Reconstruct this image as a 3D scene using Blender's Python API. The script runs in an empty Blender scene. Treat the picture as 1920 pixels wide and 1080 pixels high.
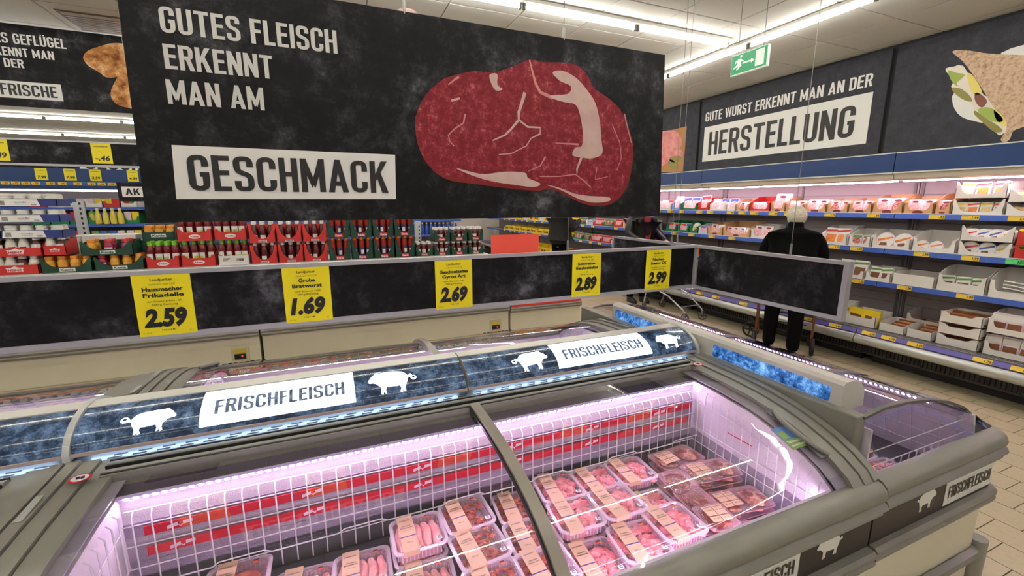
import bpy, bmesh, math, random
from mathutils import Vector, Matrix, noise
from mathutils.geometry import tessellate_polygon
random.seed(7)
S = bpy.context.scene
COL = S.collection
PI = math.pi
# ---------------------------------------------------------------- camera
YAW, PIT, FPX, CAMH = 1.17246, -0.190624, 813.4, 1.70
cam = bpy.data.cameras.new('camera'); cam.sensor_width = 36; cam.lens = FPX / 1920 * 36; cam.clip_start = 0.02; cam.clip_end = 80
co = bpy.data.objects.new('camera', cam); COL.objects.link(co)
w = Vector((math.cos(YAW) * math.cos(PIT), math.sin(YAW) * math.cos(PIT), math.sin(PIT)))
r = Vector((math.sin(YAW), -math.cos(YAW), 0)); u = r.cross(w)
co.matrix_world = Matrix.Translation((0, 0, CAMH)) @ Matrix((r, u, -w)).transposed().to_4x4()
S.camera = co
# ---------------------------------------------------------------- world, exposure
S.view_settings.view_transform = 'Standard'; S.view_settings.look = 'None'
S.view_settings.gamma = 1; S.view_settings.use_curve_mapping = False
S.view_settings.exposure = 0.32
S.cycles.use_denoising = True
S.cycles.max_bounces = 8; S.cycles.transparent_max_bounces = 24; S.cycles.diffuse_bounces = 4
S.cycles.glossy_bounces = 3; S.cycles.caustics_reflective = False; S.cycles.caustics_refractive = False
wd = bpy.data.worlds.new('world'); S.world = wd; wd.use_nodes = True
wd.node_tree.nodes['Background'].inputs[0].default_value = (0.5, 0.5, 0.5, 1); wd.node_tree.nodes['Background'].inputs[1].default_value = 0.2
TUBE_E = 34.0      # ceiling fluorescent tubes
LED_E = 100.0       # freezer LED lines
COOL_E = 36.0       # wall cooler strip light
SIGN_E = 1.0       # backlit canopy print

# ---------------------------------------------------------------- materials
MATS = {}
def srgb(r, g, b):
    f = lambda c: c / 12.92 if c <= 0.04045 else ((c + 0.055) / 1.055) ** 2.4
    return (f(r / 255), f(g / 255), f(b / 255), 1)
def mat(name, col, rough=0.5, metal=0.0, emit=0, ecol=None, var=0.0, vs=20, bump=0, bs=200, spec=0.5, trans=0, alpha=1, coat=0):
    if name in MATS: return MATS[name]
    m = bpy.data.materials.new(name); m.use_nodes = True; MATS[name] = m
    nt = m.node_tree; b = nt.nodes['Principled BSDF']
    if len(col) == 3: col = srgb(*col)
    b.inputs['Base Color'].default_value = col; b.inputs['Roughness'].default_value = rough
    b.inputs['Metallic'].default_value = metal; b.inputs['Specular IOR Level'].default_value = spec
    b.inputs['Alpha'].default_value = alpha; b.inputs['Coat Weight'].default_value = coat
    if emit:
        b.inputs['Emission Color'].default_value = (ecol if ecol and len(ecol) == 4 else srgb(*ecol)) if ecol else col
        b.inputs['Emission Strength'].default_value = emit
    if var or bump:
        tc = nt.nodes.new('ShaderNodeTexCoord')
    if var:
        n = nt.nodes.new('ShaderNodeTexNoise'); n.inputs['Scale'].default_value = vs; n.inputs['Detail'].default_value = 5
        nt.links.new(tc.outputs['Object'], n.inputs['Vector'])
        cr = nt.nodes.new('ShaderNodeValToRGB'); cr.color_ramp.elements[0].position = 0.3; cr.color_ramp.elements[1].position = 0.7
        cr.color_ramp.elements[0].color = tuple(c * (1 - var) for c in col[:3]) + (1,)
        cr.color_ramp.elements[1].color = tuple(min(1, c * (1 + var)) for c in col[:3]) + (1,)
        nt.links.new(n.outputs['Fac'], cr.inputs[0]); nt.links.new(cr.outputs[0], b.inputs['Base Color'])
    if bump:
        n2 = nt.nodes.new('ShaderNodeTexNoise'); n2.inputs['Scale'].default_value = bs; n2.inputs['Detail'].default_value = 3
        nt.links.new(tc.outputs['Object'], n2.inputs['Vector'])
        bp = nt.nodes.new('ShaderNodeBump'); bp.inputs['Strength'].default_value = bump; bp.inputs['Distance'].default_value = 0.004
        nt.links.new(n2.outputs['Fac'], bp.inputs['Height']); nt.links.new(bp.outputs[0], b.inputs['Normal'])
    return m
def ramp_mat(name, stops, scale=6, detail=8, rough=0.5, emit=0, kind='noise', dist=0.0, rgh=0.6, coat=0, obj=True):
    """procedural colour from noise/voronoi/wave"""
    m = bpy.data.materials.new(name); m.use_nodes = True; MATS[name] = m
    nt = m.node_tree; b = nt.nodes['Principled BSDF']; b.inputs['Roughness'].default_value = rough; b.inputs['Coat Weight'].default_value = coat; b.inputs['Specular IOR Level'].default_value = .18 if 'print' in name else .5
    tc = nt.nodes.new('ShaderNodeTexCoord')
    if kind == 'noise':
        n = nt.nodes.new('ShaderNodeTexNoise'); n.inputs['Detail'].default_value = detail; n.inputs['Distortion'].default_value = dist; n.inputs['Roughness'].default_value = rgh
    elif kind == 'voronoi':
        n = nt.nodes.new('ShaderNodeTexVoronoi'); n.feature = 'DISTANCE_TO_EDGE'
    else:
        n = nt.nodes.new('ShaderNodeTexWave'); n.inputs['Distortion'].default_value = dist; n.inputs['Detail'].default_value = detail
    n.inputs['Scale'].default_value = scale
    nt.links.new(tc.outputs['Object'], n.inputs['Vector'])
    cr = nt.nodes.new('ShaderNodeValToRGB'); els = cr.color_ramp.elements
    while len(els) < len(stops): els.new(0.5)
    for e, (p, c) in zip(els, stops): e.position = p; e.color = srgb(*c)
    nt.links.new(n.outputs[0], cr.inputs[0])
    nt.links.new(cr.outputs[0], b.inputs['Base Color'])
    if emit:
        nt.links.new(cr.outputs[0], b.inputs['Emission Color']); b.inputs['Emission Strength'].default_value = emit
    return m
def glassy(name, tint=(1, 1, 1), refl=1.0, rough=0.02, bump=0, bs=40, ior=1.45, base=0.0):
    m = bpy.data.materials.new(name); m.use_nodes = True; MATS[name] = m
    nt = m.node_tree; nt.nodes.clear(); o = nt.nodes.new('ShaderNodeOutputMaterial')
    t = nt.nodes.new('ShaderNodeBsdfTransparent'); t.inputs[0].default_value = (*tint, 1)
    g = nt.nodes.new('ShaderNodeBsdfGlossy'); g.inputs['Roughness'].default_value = rough; g.inputs[0].default_value = (1, 1, 1, 1)
    mx = nt.nodes.new('ShaderNodeMixShader'); fr = nt.nodes.new('ShaderNodeFresnel'); fr.inputs[0].default_value = ior
    ml = nt.nodes.new('ShaderNodeMath'); ml.operation = 'MULTIPLY_ADD'; ml.inputs[1].default_value = refl; ml.inputs[2].default_value = base; ml.use_clamp = True
    ge = nt.nodes.new('ShaderNodeNewGeometry'); io = nt.nodes.new('ShaderNodeMapRange'); io.inputs[3].default_value = ior; io.inputs[4].default_value = 1 / ior
    nt.links.new(ge.outputs['Backfacing'], io.inputs[0]); nt.links.new(io.outputs[0], fr.inputs[0])
    nt.links.new(fr.outputs[0], ml.inputs[0]); nt.links.new(ml.outputs[0], mx.inputs[0]); nt.links.new(t.outputs[0], mx.inputs[1]); nt.links.new(g.outputs[0], mx.inputs[2])
    nt.links.new(mx.outputs[0], o.inputs[0])
    if bump:
        tc = nt.nodes.new('ShaderNodeTexCoord'); n = nt.nodes.new('ShaderNodeTexNoise'); n.inputs['Scale'].default_value = bs; n.inputs['Detail'].default_value = 2; n.inputs['Distortion'].default_value = 1.5
        nt.links.new(tc.outputs['Object'], n.inputs['Vector']); bp = nt.nodes.new('ShaderNodeBump'); bp.inputs['Strength'].default_value = bump; bp.inputs['Distance'].default_value = 0.022
        nt.links.new(n.outputs[0], bp.inputs['Height']); nt.links.new(bp.outputs[0], g.inputs['Normal'])
    return m
WHITE = mat('white_print', (232, 230, 224), 0.5)
BLACKP = mat('black_print', (22, 20, 20), 0.5)
CHALK = ramp_mat('slate_print', [(0.42, (14, 13, 14)), (0.50, (22, 21, 23)), (0.57, (46, 46, 49)), (0.68, (104, 104, 110))], scale=4.5, detail=14, rough=0.55, rgh=0.78)
YEL = mat('yellow_card', (240, 222, 20), 0.5)
YTAG = mat('yellow_tag', (240, 205, 70), 0.5)
ALU = mat('aluminium_rail', (176, 174, 180), 0.4, 0.3)
GREY = mat('grey_freezer_plastic', (130, 127, 118), 0.38, var=0.06, vs=8, bump=0.05, bs=900)
GREYD = mat('dark_grey_trim', (84, 84, 82), 0.35)
BEIGE = mat('cream_freezer_panel', (214, 208, 186), 0.4, var=0.03, vs=3)
BROWN = mat('dark_brown_label_band', (48, 40, 38), 0.45)
DARK = mat('black_plastic', (24, 24, 26), 0.5)
LINER = mat('white_textured_liner', (226, 216, 226), 0.35, bump=0.35, bs=260)
WIRE = mat('white_coated_wire', (214, 210, 216), 0.35)
REDP = mat('red_price_strip', (196, 30, 48), 0.4)
FLOORIN = mat('dark_freezer_base', (70, 70, 74), 0.35)
LEDM = mat('violet_white_led', (240, 225, 255), 0.4, emit=LED_E, ecol=(250, 222, 255))
LEDB = mat('led_carrier', (200, 180, 235), 0.4, emit=.15, ecol=(200, 150, 255))
TUBE = mat('fluorescent_tube_glass', (255, 255, 250), 0.3, emit=TUBE_E, ecol=(255, 252, 244))
GLASS = glassy('freezer_glass', (0.985, 0.975, 0.99), 1.5, 0.012, base=.03)
FILM = glassy('shiny_pack_film', (0.985, 0.97, 0.98), 1.3, 0.09, bump=1.0, bs=38, base=0.05)
CLEAR = glassy('clear_plastic_tray', (0.93, 0.88, 0.92), 1.0, 0.12, base=0.10)
SILVER = mat('silver_bumper', (186, 190, 186), 0.3, 0.6)
CHROME = mat('chrome_wire', (200, 200, 200), 0.22, 0.9)
BLUE = mat('blue_header', (16, 52, 106), 0.45)
RAILB = mat('blue_shelf_rail', (58, 90, 178), 0.4)

# ---------------------------------------------------------------- mesh builder
TC = {}
def text_geo(s, bold=0.0, shear=0.0):
    k = (s, bold, shear)
    if k in TC: return TC[k]
    c = bpy.data.curves.new('t', 'FONT'); c.body = s; c.size = 1; c.offset = bold; c.shear = shear; c.resolution_u = 3
    o = bpy.data.objects.new('t', c); me = o.to_mesh()
    vs = [(v.co.x, v.co.y) for v in me.vertices]; fs = [tuple(p.vertices) for p in me.polygons]
    o.to_mesh_clear(); bpy.data.objects.remove(o); bpy.data.curves.remove(c)
    if not vs: vs = [(0, 0), (1, 0), (1, 1)]; fs = [(0, 1, 2)]
    x0 = min(v[0] for v in vs); x1 = max(v[0] for v in vs)
    # baseline 0, cap height about .7
    TC[k] = ([((x - x0) / (x1 - x0), y / 0.69) for x, y in vs], fs, (x1 - x0) / 0.69)
    return TC[k]
class MB:
    def __init__(s): s.v = []; s.f = []; s.m = []
    def add(s, vs, fs, m=0):
        b = len(s.v); s.v += [tuple(q) for q in vs]; s.f += [tuple(i + b for i in f) for f in fs]; s.m += [m] * len(fs); return s
    def box(s, x0, x1, y0, y1, z0, z1, m=0):
        if x0 > x1: x0, x1 = x1, x0
        if y0 > y1: y0, y1 = y1, y0
        if z0 > z1: z0, z1 = z1, z0
        return s.add([(x0, y0, z0), (x1, y0, z0), (x1, y1, z0), (x0, y1, z0), (x0, y0, z1), (x1, y0, z1), (x1, y1, z1), (x0, y1, z1)],
                     [(3, 2, 1, 0), (4, 5, 6, 7), (0, 1, 5, 4), (1, 2, 6, 5), (2, 3, 7, 6), (3, 0, 4, 7)], m)
    def obox(s, c, ax, ay, az, m=0):
        c, ax, ay, az = map(Vector, (c, ax, ay, az))
        P = [c + ax * i + ay * j + az * k for k in (-.5, .5) for i, j in ((-.5, -.5), (.5, -.5), (.5, .5), (-.5, .5))]
        return s.add(P, [(3, 2, 1, 0), (4, 5, 6, 7), (0, 1, 5, 4), (1, 2, 6, 5), (2, 3, 7, 6), (3, 0, 4, 7)], m)
    def prof(s, pts, a0, a1, axis='x', m=0, cap=True):
        n = len(pts)
        g = {'x': lambda a, p: (a, p[0], p[1]), 'y': lambda a, p: (p[0], a, p[1]), 'z': lambda a, p: (p[0], p[1], a)}[axis]
        V = [g(a0, p) for p in pts] + [g(a1, p) for p in pts]
        F = [(i, (i + 1) % n, n + (i + 1) % n, n + i) for i in range(n)]
        if cap: F += [tuple(range(n - 1, -1, -1)), tuple(range(n, 2 * n))]
        return s.add(V, F, m)
    def sheet(s, pts, a0, a1, axis='x', t=0.004, m=0):
        """thick sheet along open 2d path (a,b)"""
        up = []
        for i, p in enumerate(pts):
            q0 = Vector(pts[max(i - 1, 0)]); q1 = Vector(pts[min(i + 1, len(pts) - 1)]); d = (q1 - q0).normalized()
            up.append((p[0] - d.y * t, p[1] + d.x * t))
        n = len(pts); g = {'x': lambda a, p: (a, p[0], p[1]), 'y': lambda a, p: (p[0], a, p[1])}[axis]
        V = [g(a, p) for a in (a0, a1) for q in (pts, up) for p in q]
        F = []
        for i in range(n - 1):
            F += [(i, i + 1, 2 * n + i + 1, 2 * n + i), (n + i + 1, n + i, 3 * n + i, 3 * n + i + 1), (i + 1, i, n + i, n + i + 1), (2 * n + i, 2 * n + i + 1, 3 * n + i + 1, 3 * n + i)]
        F += [(0, 2 * n, 3 * n, n), (n - 1, 2 * n - 1, 4 * n - 1, 3 * n - 1)]
        return s.add(V, F, m)
    def cyl(s, a, b, r, n=8, m=0, r2=None, cap=True):
        a, b = Vector(a), Vector(b); d = (b - a).normalized(); t = Vector((0, 0, 1)) if abs(d.z) < .9 else Vector((1, 0, 0))
        x = d.cross(t).normalized(); y = d.cross(x); r2 = r if r2 is None else r2
        V = [c + (x * math.cos(2 * PI * i / n) + y * math.sin(2 * PI * i / n)) * q for c, q in ((a, r), (b, r2)) for i in range(n)]
        F = [(i, (i + 1) % n, n + (i + 1) % n, n + i) for i in range(n)]
        if cap: F += [tuple(range(n - 1, -1, -1)), tuple(range(n, 2 * n))]
        return s.add(V, F, m)
    def tube(s, path, r, n=6, m=0):
        P = [Vector(p) for p in path]; rings = []
        prev = None
        for i, p in enumerate(P):
            d = (P[min(i + 1, len(P) - 1)] - P[max(i - 1, 0)]).normalized()
            if prev is None:
                t = Vector((0, 0, 1)) if abs(d.z) < .9 else Vector((1, 0, 0)); x = d.cross(t).normalized()
            else: x = (prev - d * prev.dot(d)).normalized()
            prev = x; y = d.cross(x); rings += [p + (x * math.cos(2 * PI * k / n) + y * math.sin(2 * PI * k / n)) * r for k in range(n)]
        F = [(i * n + k, i * n + (k + 1) % n, (i + 1) * n + (k + 1) % n, (i + 1) * n + k) for i in range(len(P) - 1) for k in range(n)]
        F += [tuple(range(n - 1, -1, -1)), tuple(range((len(P) - 1) * n, len(P) * n))]
        return s.add(rings, F, m)
    def lathe(s, prof, n=12, c=(0, 0, 0), m=0, sx=1, sy=1):
        V = [(c[0] + r * sx * math.cos(2 * PI * k / n), c[1] + r * sy * math.sin(2 * PI * k / n), c[2] + z) for r, z in prof for k in range(n)]
        F = [(i * n + k, i * n + (k + 1) % n, (i + 1) * n + (k + 1) % n, (i + 1) * n + k) for i in range(len(prof) - 1) for k in range(n)]
        F += [tuple(range(n - 1, -1, -1)), tuple(range((len(prof) - 1) * n, len(prof) * n))]
        return s.add(V, F, m)
    def blob(s, c, r, m=0, amp=0.25, fr=3, seg=8, rings=5, seed=0):
        V = []; cx, cy, cz = c
        for i in range(1, rings):
            th = PI * i / rings
            for k in range(seg):
                ph = 2 * PI * k / seg
                d = Vector((math.sin(th) * math.cos(ph), math.sin(th) * math.sin(ph), math.cos(th)))
                q = 1 + amp * noise.noise(d * fr + Vector((seed * 3.1, seed * 1.7, seed)))
                V.append((cx + d.x * r[0] * q, cy + d.y * r[1] * q, cz + d.z * r[2] * q))
        V += [(cx, cy, cz + r[2]), (cx, cy, cz - r[2])]
        t = len(V) - 2; F = []
        for i in range(rings - 2):
            for k in range(seg): F.append((i * seg + k, (i + 1) * seg + k, (i + 1) * seg + (k + 1) % seg, i * seg + (k + 1) % seg))
        for k in range(seg):
            F.append((t, k, (k + 1) % seg)); b = (rings - 2) * seg; F.append((t + 1, b + (k + 1) % seg, b + k))
        return s.add(V, F, m)
    def flat(s, pts, o, ux, uy, m=0, t=0.0):
        """2d polygon pts placed at o with axes ux,uy ; thin slab when t"""
        o, ux, uy = Vector(o), Vector(ux), Vector(uy); nn = ux.cross(uy).normalized()
        tri = tessellate_polygon([[Vector((p[0], p[1], 0)) for p in pts]])
        V = [o + ux * p[0] + uy * p[1] + nn * t for p in pts]
        area = sum(pts[i][0] * pts[(i + 1) % len(pts)][1] - pts[(i + 1) % len(pts)][0] * pts[i][1] for i in range(len(pts)))
        F = []
        for a, b, c in tri:
            A, B, C = V[a], V[b], V[c]
            F.append((a, b, c) if (B - A).cross(C - A).dot(nn) > 0 else (a, c, b))
        s.add(V, F, m)
        if t:
            n = len(pts); V2 = [o + ux * p[0] + uy * p[1] for p in pts] + V
            s.add(V2, [(i, (i + 1) % n, n + (i + 1) % n, n + i) if area > 0 else ((i + 1) % n, i, n + i, n + (i + 1) % n) for i in range(n)], m)
        return s
    def text(s, t, o, ux, uy, W=None, H=0.1, m=0, bold=0.02, shear=0.0, align='l', lift=0.0012, blk=False):
        """H = cap height, W = width (fitted)"""
        g, F, asp = block_geo(t) if blk else text_geo(t, bold, shear); ux, uy, o = Vector(ux), Vector(uy), Vector(o)
        if W is None: W = asp * H
        nn = ux.cross(uy).normalized(); sh = {'l': 0, 'c': -W / 2, 'r': -W}[align]
        P = [o + ux * (x * W + sh) + uy * (y * H) + nn * lift for x, y in g]
        if blk:
            for i, f in enumerate(F):
                for j in f: P[j] = P[j] + nn * (.00025 * (i % 4))
        return s.add(P, F, m)
    def build(s, name, mats, parent=None, loc=None, rot=0, smooth=True, world=True, bevel=0, label=None, cat=None, group=None, kind=None, ang=38):
        if not isinstance(mats, (list, tuple)): mats = [mats]
        off = Vector(loc) if loc else Vector((0, 0, 0))
        if parent is not None and world: off = off + Vector(parent.location)
        me = bpy.data.meshes.new(name)
        V = s.v
        if parent is not None and world: V = [(a - off.x, b - off.y, c - off.z) for a, b, c in V]; off = Vector((0, 0, 0))
        me.from_pydata(V, [], s.f); me.validate(clean_customdata=False)
        for q in mats: me.materials.append(q)
        if len(me.polygons) == len(s.m): me.polygons.foreach_set('material_index', s.m)
        if smooth:
            me.polygons.foreach_set('use_smooth', [True] * len(me.polygons)); me.set_sharp_from_angle(angle=math.radians(ang))
        me.update()
        o = bpy.data.objects.new(name, me); COL.objects.link(o)
        if parent is not None: o.parent = parent
        if loc and not (parent is not None and world): o.location = loc
        if rot: o.rotation_euler.z = rot
        if bevel:
            b = o.modifiers.new('bevel', 'BEVEL'); b.width = bevel; b.segments = 2; b.limit_method = 'ANGLE'; b.angle_limit = math.radians(40)
        tag(o, label, cat, group, kind)
        return o
def tag(o, label=None, cat=None, group=None, kind=None):
    if label: o['label'] = label
    if cat: o['category'] = cat
    if group: o['group'] = group
    if kind: o['kind'] = kind
    return o
def empty(name, loc, label=None, cat=None, group=None, kind=None, rot=0):
    o = bpy.data.objects.new(name, None); COL.objects.link(o); o.location = loc; o.rotation_euler.z = rot; o.empty_display_size = .05
    return tag(o, label, cat, group, kind)
KIDS = {}
def dup(o, loc=None, rot=None, label=None, group=None, parent=None, scale=None, tilt=None):
    c = o.copy(); COL.objects.link(c)
    if parent is not None: c.parent = parent
    if loc is not None: c.location = loc
    if rot is not None: c.rotation_euler.z = rot
    if tilt is not None: c.rotation_euler = tilt
    if scale is not None: c.scale = scale if hasattr(scale, '__len__') else (scale,) * 3
    if label: c['label'] = label
    if group: c['group'] = group
    if o.name not in KIDS: KIDS[o.name] = list(o.children)
    for ch in KIDS[o.name]:
        d = ch.copy(); COL.objects.link(d); d.parent = c
        if ch.name not in KIDS: KIDS[ch.name] = list(ch.children)
        for g in KIDS[ch.name]:
            e = g.copy(); COL.objects.link(e); e.parent = d
    return c
def crom(pts, k=5):
    """closed Catmull-Rom smoothing of 2d outline"""
    n = len(pts); out = []
    for i in range(n):
        p0, p1, p2, p3 = (Vector(pts[(i + j - 1) % n]) for j in range(4))
        for t in range(k):
            t /= k
            q = 0.5 * ((2 * p1) + (p2 - p0) * t + (2 * p0 - 5 * p1 + 4 * p2 - p3) * t * t + (3 * p1 - p0 - 3 * p2 + p3) * t ** 3)
            out.append((q.x, q.y))
    return out
def strip2d(path, w0, w1=None):
    w1 = w0 if w1 is None else w1; P = [Vector(p) for p in path]; L = []; R = []
    for i, p in enumerate(P):
        d = (P[min(i + 1, len(P) - 1)] - P[max(i - 1, 0)]).normalized(); t = i / (len(P) - 1); ww = (w0 + (w1 - w0) * t) / 2
        L.append((p.x - d.y * ww, p.y + d.x * ww)); R.append((p.x + d.y * ww, p.y - d.x * ww))
    return L + R[::-1]
# pig outline, facing right, unit width 1 (x 0..1), height about .62
PIG = [(.00, .40), (.03, .46), (.07, .44), (.10, .40), (.13, .46), (.20, .53), (.30, .565), (.45, .58), (.60, .585), (.72, .58), (.80, .60), (.83, .585), (.86, .54), (.92, .50), (.945, .455), (.99, .41),
       (1.0, .36), (.96, .33), (.90, .335), (.84, .31), (.79, .26), (.74, .21), (.735, .12), (.755, .03), (.70, .01), (.685, .10), (.665, .04), (.62, .02), (.635, .12), (.61, .205), (.50, .19), (.38, .18),
       (.32, .19), (.29, .13), (.325, .02), (.27, .0), (.255, .08), (.235, .02), (.19, .015), (.20, .11), (.17, .20), (.13, .28), (.115, .35), (.07, .36), (.03, .37)]
def pig(flip=False): return [(1 - x, y) for x, y in PIG][::-1] if flip else PIG
FU = ((1, 0, 0), (0, 0, 1))      # faces -Y (towards the camera side of the rows)
FW = ((0, -1, 0), (0, 0, 1))     # faces -X (towards the aisle)
# ---------------------------------------------------------------- own condensed block lettering (strokes)
def _round(pts, r=.1, closed=False):
    out = []; n = len(pts)
    for i, p in enumerate(pts):
        p = Vector(p)
        if not closed and i in (0, n - 1): out.append(tuple(p)); continue
        a = Vector(pts[(i - 1) % n]); c = Vector(pts[(i + 1) % n]); d0 = (a - p); d1 = (c - p); q = min(r, d0.length / 2, d1.length / 2)
        s = p + d0.normalized() * q; e = p + d1.normalized() * q
        for t in (0, .25, .5, .75, 1): out.append(tuple(s * (1 - t) ** 2 + p * 2 * t * (1 - t) + e * t * t))
    if closed: out.append(out[0])
    return out
BW = .155   # stroke
def glyph(ch):
    h = BW / 2; W = .46; L, R, T, B, M = h, W - h, 1 - h * .9, h * .9, .52; S = []; wv = BW; wh = BW * .86
    st = lambda x: S.append([(x - wv / 2, 0), (x + wv / 2, 0), (x + wv / 2, 1), (x - wv / 2, 1)])
    hb = lambda x0, x1, y: S.append([(x0, y - wh / 2), (x1, y - wh / 2), (x1, y + wh / 2), (x0, y + wh / 2)])
    def path(p, r=.14, closed=False):
        q = _round(p, r, closed); P = [Vector(v) for v in q]
        for a, b in zip(P, P[1:]):
            pass
        Lf, Rt = [], []; n = len(P)
        for i, v in enumerate(P):
            if closed: d = (P[(i + 1) % (n - 1)] - P[(i - 1) % (n - 1)]).normalized()
            else: d = (P[min(i + 1, n - 1)] - P[max(i - 1, 0)]).normalized()
            k = (wv * abs(d.y) + wh * abs(d.x)) / max(.001, abs(d.x) + abs(d.y)) / 2
            Lf.append((v.x - d.y * k, v.y + d.x * k)); Rt.append((v.x + d.y * k, v.y - d.x * k))
        for i in range(n - 1): S.append([Rt[i], Rt[i + 1], Lf[i + 1], Lf[i]])
    if ch == 'A': W = .54; k = wv * 1.03; S.append([(0, 0), (k, 0), (W / 2 + k * .45, 1), (W / 2 - k * .45, 1)]); S.append([(W - k, 0), (W, 0), (W / 2 + k * .45, 1), (W / 2 - k * .45, 1)]); hb(.1, W - .1, .27)
    elif ch == 'B': st(L); path([(L, T), (R - .02, T), (R - .02, M), (L, M)]); path([(L, M), (R, M), (R, B), (L, B)])
    elif ch == 'C': path([(R, .66), (R, T), (L, T), (L, B), (R, B), (R, .34)], .17)
    elif ch == 'D': st(L); path([(L, T), (R, T), (R, B), (L, B)], .17)
    elif ch == 'E': W = .40; st(L); [hb(L, W, y) for y in (B, T)]; hb(L, W - .03, M)
    elif ch == 'F': W = .38; st(L); hb(L, W, T); hb(L, W - .03, M)
    elif ch == 'G': path([(R, .68), (R, T), (L, T), (L, B), (R, B), (R, .50)], .17); hb(R - .13, W, .46)
    elif ch == 'H': st(L); st(R); hb(L, R, M)
    elif ch == 'I': W = BW; st(h)
    elif ch == 'K': W = .50; st(L); S.append([(L + .05, .30), (L + .05, .52), (W - wv * 1.15, 1), (W, 1)]); S.append([(L + .10, .55), (L + .22, .66), (W + .01, 0), (W - wv * 1.12, 0)])
    elif ch == 'L': W = .38; st(L); hb(L, W, B)
    elif ch == 'M': W = .62; st(L); st(W - h); S.append([(L - h, 1), (L + h * .9, 1), (W / 2 + .04, .30), (W / 2 - .04, .12)]); S.append([(W, 1), (W / 2 + .04, .12), (W / 2 - .04, .30), (W - wv * .95, 1)])
    elif ch == 'N': W = .49; st(L); st(W - h); S.append([(0, 1), (wv, 1), (W, 0), (W - wv, 0)])
    elif ch in 'OÖ': path([(L, B), (R, B), (R, T), (L, T)], .17, True)
    elif ch == 'P': st(L); path([(L, T), (R, T), (R, M - .06), (L, M - .06)])
    elif ch == 'R': st(L); path([(L, T), (R, T), (R, M - .02), (L, M - .02)]); S.append([(W * .42, .50), (W * .42 + wv, .50), (W + .02, 0), (W + .02 - wv * 1.05, 0)])
    elif ch == 'S': path([(R, .70), (R, T), (L, T), (L, .57), (R, .45), (R, B), (L, B), (L, .30)], .13)
    elif ch == 'T': W = .46; st(W / 2); hb(0, W, T)
    elif ch in 'UÜ':
        path([(L, 1), (L, B), (R, B), (R, 1)], .17)
        if ch == 'Ü': S.append([(.07, 1.06), (.19, 1.06), (.19, 1.17), (.07, 1.17)]); S.append([(.27, 1.06), (.39, 1.06), (.39, 1.17), (.27, 1.17)])
    elif ch == 'W': W = .70; k = wv * .98; [S.append(q) for q in ([(0, 1), (k, 1), (.24, 0), (.12, 0)], [(.12, 0), (.24, 0), (.40, 1), (.30, 1)], [(.46, 0), (.58, 0), (.40, 1), (.30, 1)], [(W, 1), (W - k, 1), (.46, 0), (.58, 0)])]
    elif ch == '-': W = .3; hb(0, W, .45)
    else: W = .20
    return S, W
def block_geo(s):
    k = ('#', s)
    if k in TC: return TC[k]
    V, F, x = [], [], 0
    for ch in s:
        S, W = glyph(ch)
        for q in S:
            a = sum(q[i][0] * q[(i + 1) % len(q)][1] - q[(i + 1) % len(q)][0] * q[i][1] for i in range(len(q)))
            if a < 0: q = q[::-1]
            b = len(V); V += [(x + p[0], p[1]) for p in q]; F.append(tuple(range(b, b + len(q))))
        x += W + .075
    x -= .075
    TC[k] = ([(a / x, c) for a, c in V], F, x); return TC[k]
# ---------------------------------------------------------------- print outlines (metres on their panels)
STEAK = [(0.319, 1.994), (0.329, 2.031), (0.359, 2.086), (0.417, 2.141), (0.475, 2.167), (0.546, 2.187), (0.625, 2.192), (0.701, 2.221), (0.772, 2.253), (0.832, 2.252), (0.929, 2.26), (0.993, 2.254), (1.038, 2.224), (1.07, 2.18), (1.148, 2.144), (1.206, 2.106), (1.25, 2.045), (1.282, 1.969), (1.281, 1.89), (1.265, 1.809), (1.226, 1.748), (1.17, 1.714), (1.09, 1.707), (1.011, 1.723), (0.927, 1.758), (0.861, 1.779), (0.811, 1.769), (0.714, 1.774), (0.609, 1.784), (0.52, 1.794), (0.447, 1.801), (0.389, 1.825), (0.34, 1.878), (0.322, 1.931)]
FAT1 = [(0.874, 2.218), (0.922, 2.229), (0.987, 2.207), (1.04, 2.165), (1.08, 2.12), (1.106, 2.048), (1.117, 1.974), (1.124, 1.917), (1.074, 1.895), (1.02, 1.896), (0.975, 1.904), (0.989, 1.936), (1.019, 1.943), (1.024, 1.993), (1.007, 2.066), (0.983, 2.106), (0.932, 2.111), (0.876, 2.12), (0.868, 2.131), (0.946, 2.144), (0.959, 2.175), (0.909, 2.19)]
FAT2 = [(0.466, 1.835), (0.527, 1.823), (0.583, 1.816), (0.668, 1.828), (0.755, 1.826), (0.769, 1.805), (0.825, 1.785), (0.797, 1.77), (0.714, 1.777), (0.609, 1.79), (0.533, 1.809)]
FAT3 = [(0.853, 1.78), (0.919, 1.768), (0.987, 1.746), (1.049, 1.737), (1.112, 1.734), (1.169, 1.731), (1.17, 1.714), (1.09, 1.707), (1.011, 1.723), (0.927, 1.758)]
FAT4 = [(0.606, 2.181), (0.637, 2.187), (0.637, 2.149), (0.659, 2.135), (0.631, 2.128), (0.612, 2.152)]
V1 = [(0.772, 2.252), (0.786, 2.209), (0.799, 2.171), (0.82, 2.139), (0.875, 2.123)]
V2 = [(0.753, 2.132), (0.74, 2.092), (0.727, 2.056), (0.727, 2.028), (0.694, 1.991), (0.668, 1.967), (0.616, 1.944)]
V3 = [(0.727, 2.028), (0.767, 2.004), (0.822, 2.005), (0.822, 1.981), (0.781, 1.961), (0.761, 1.931), (0.694, 1.898), (0.642, 1.893)]
V4 = [(0.507, 2.034), (0.5, 2.001), (0.464, 1.977), (0.44, 1.953), (0.445, 1.932), (0.462, 1.916)]
V5 = [(0.893, 1.949), (0.951, 1.949), (1.003, 1.949)]
V6 = [(0.824, 1.813), (0.911, 1.815), (0.992, 1.826), (1.039, 1.798), (1.071, 1.773)]
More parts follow.
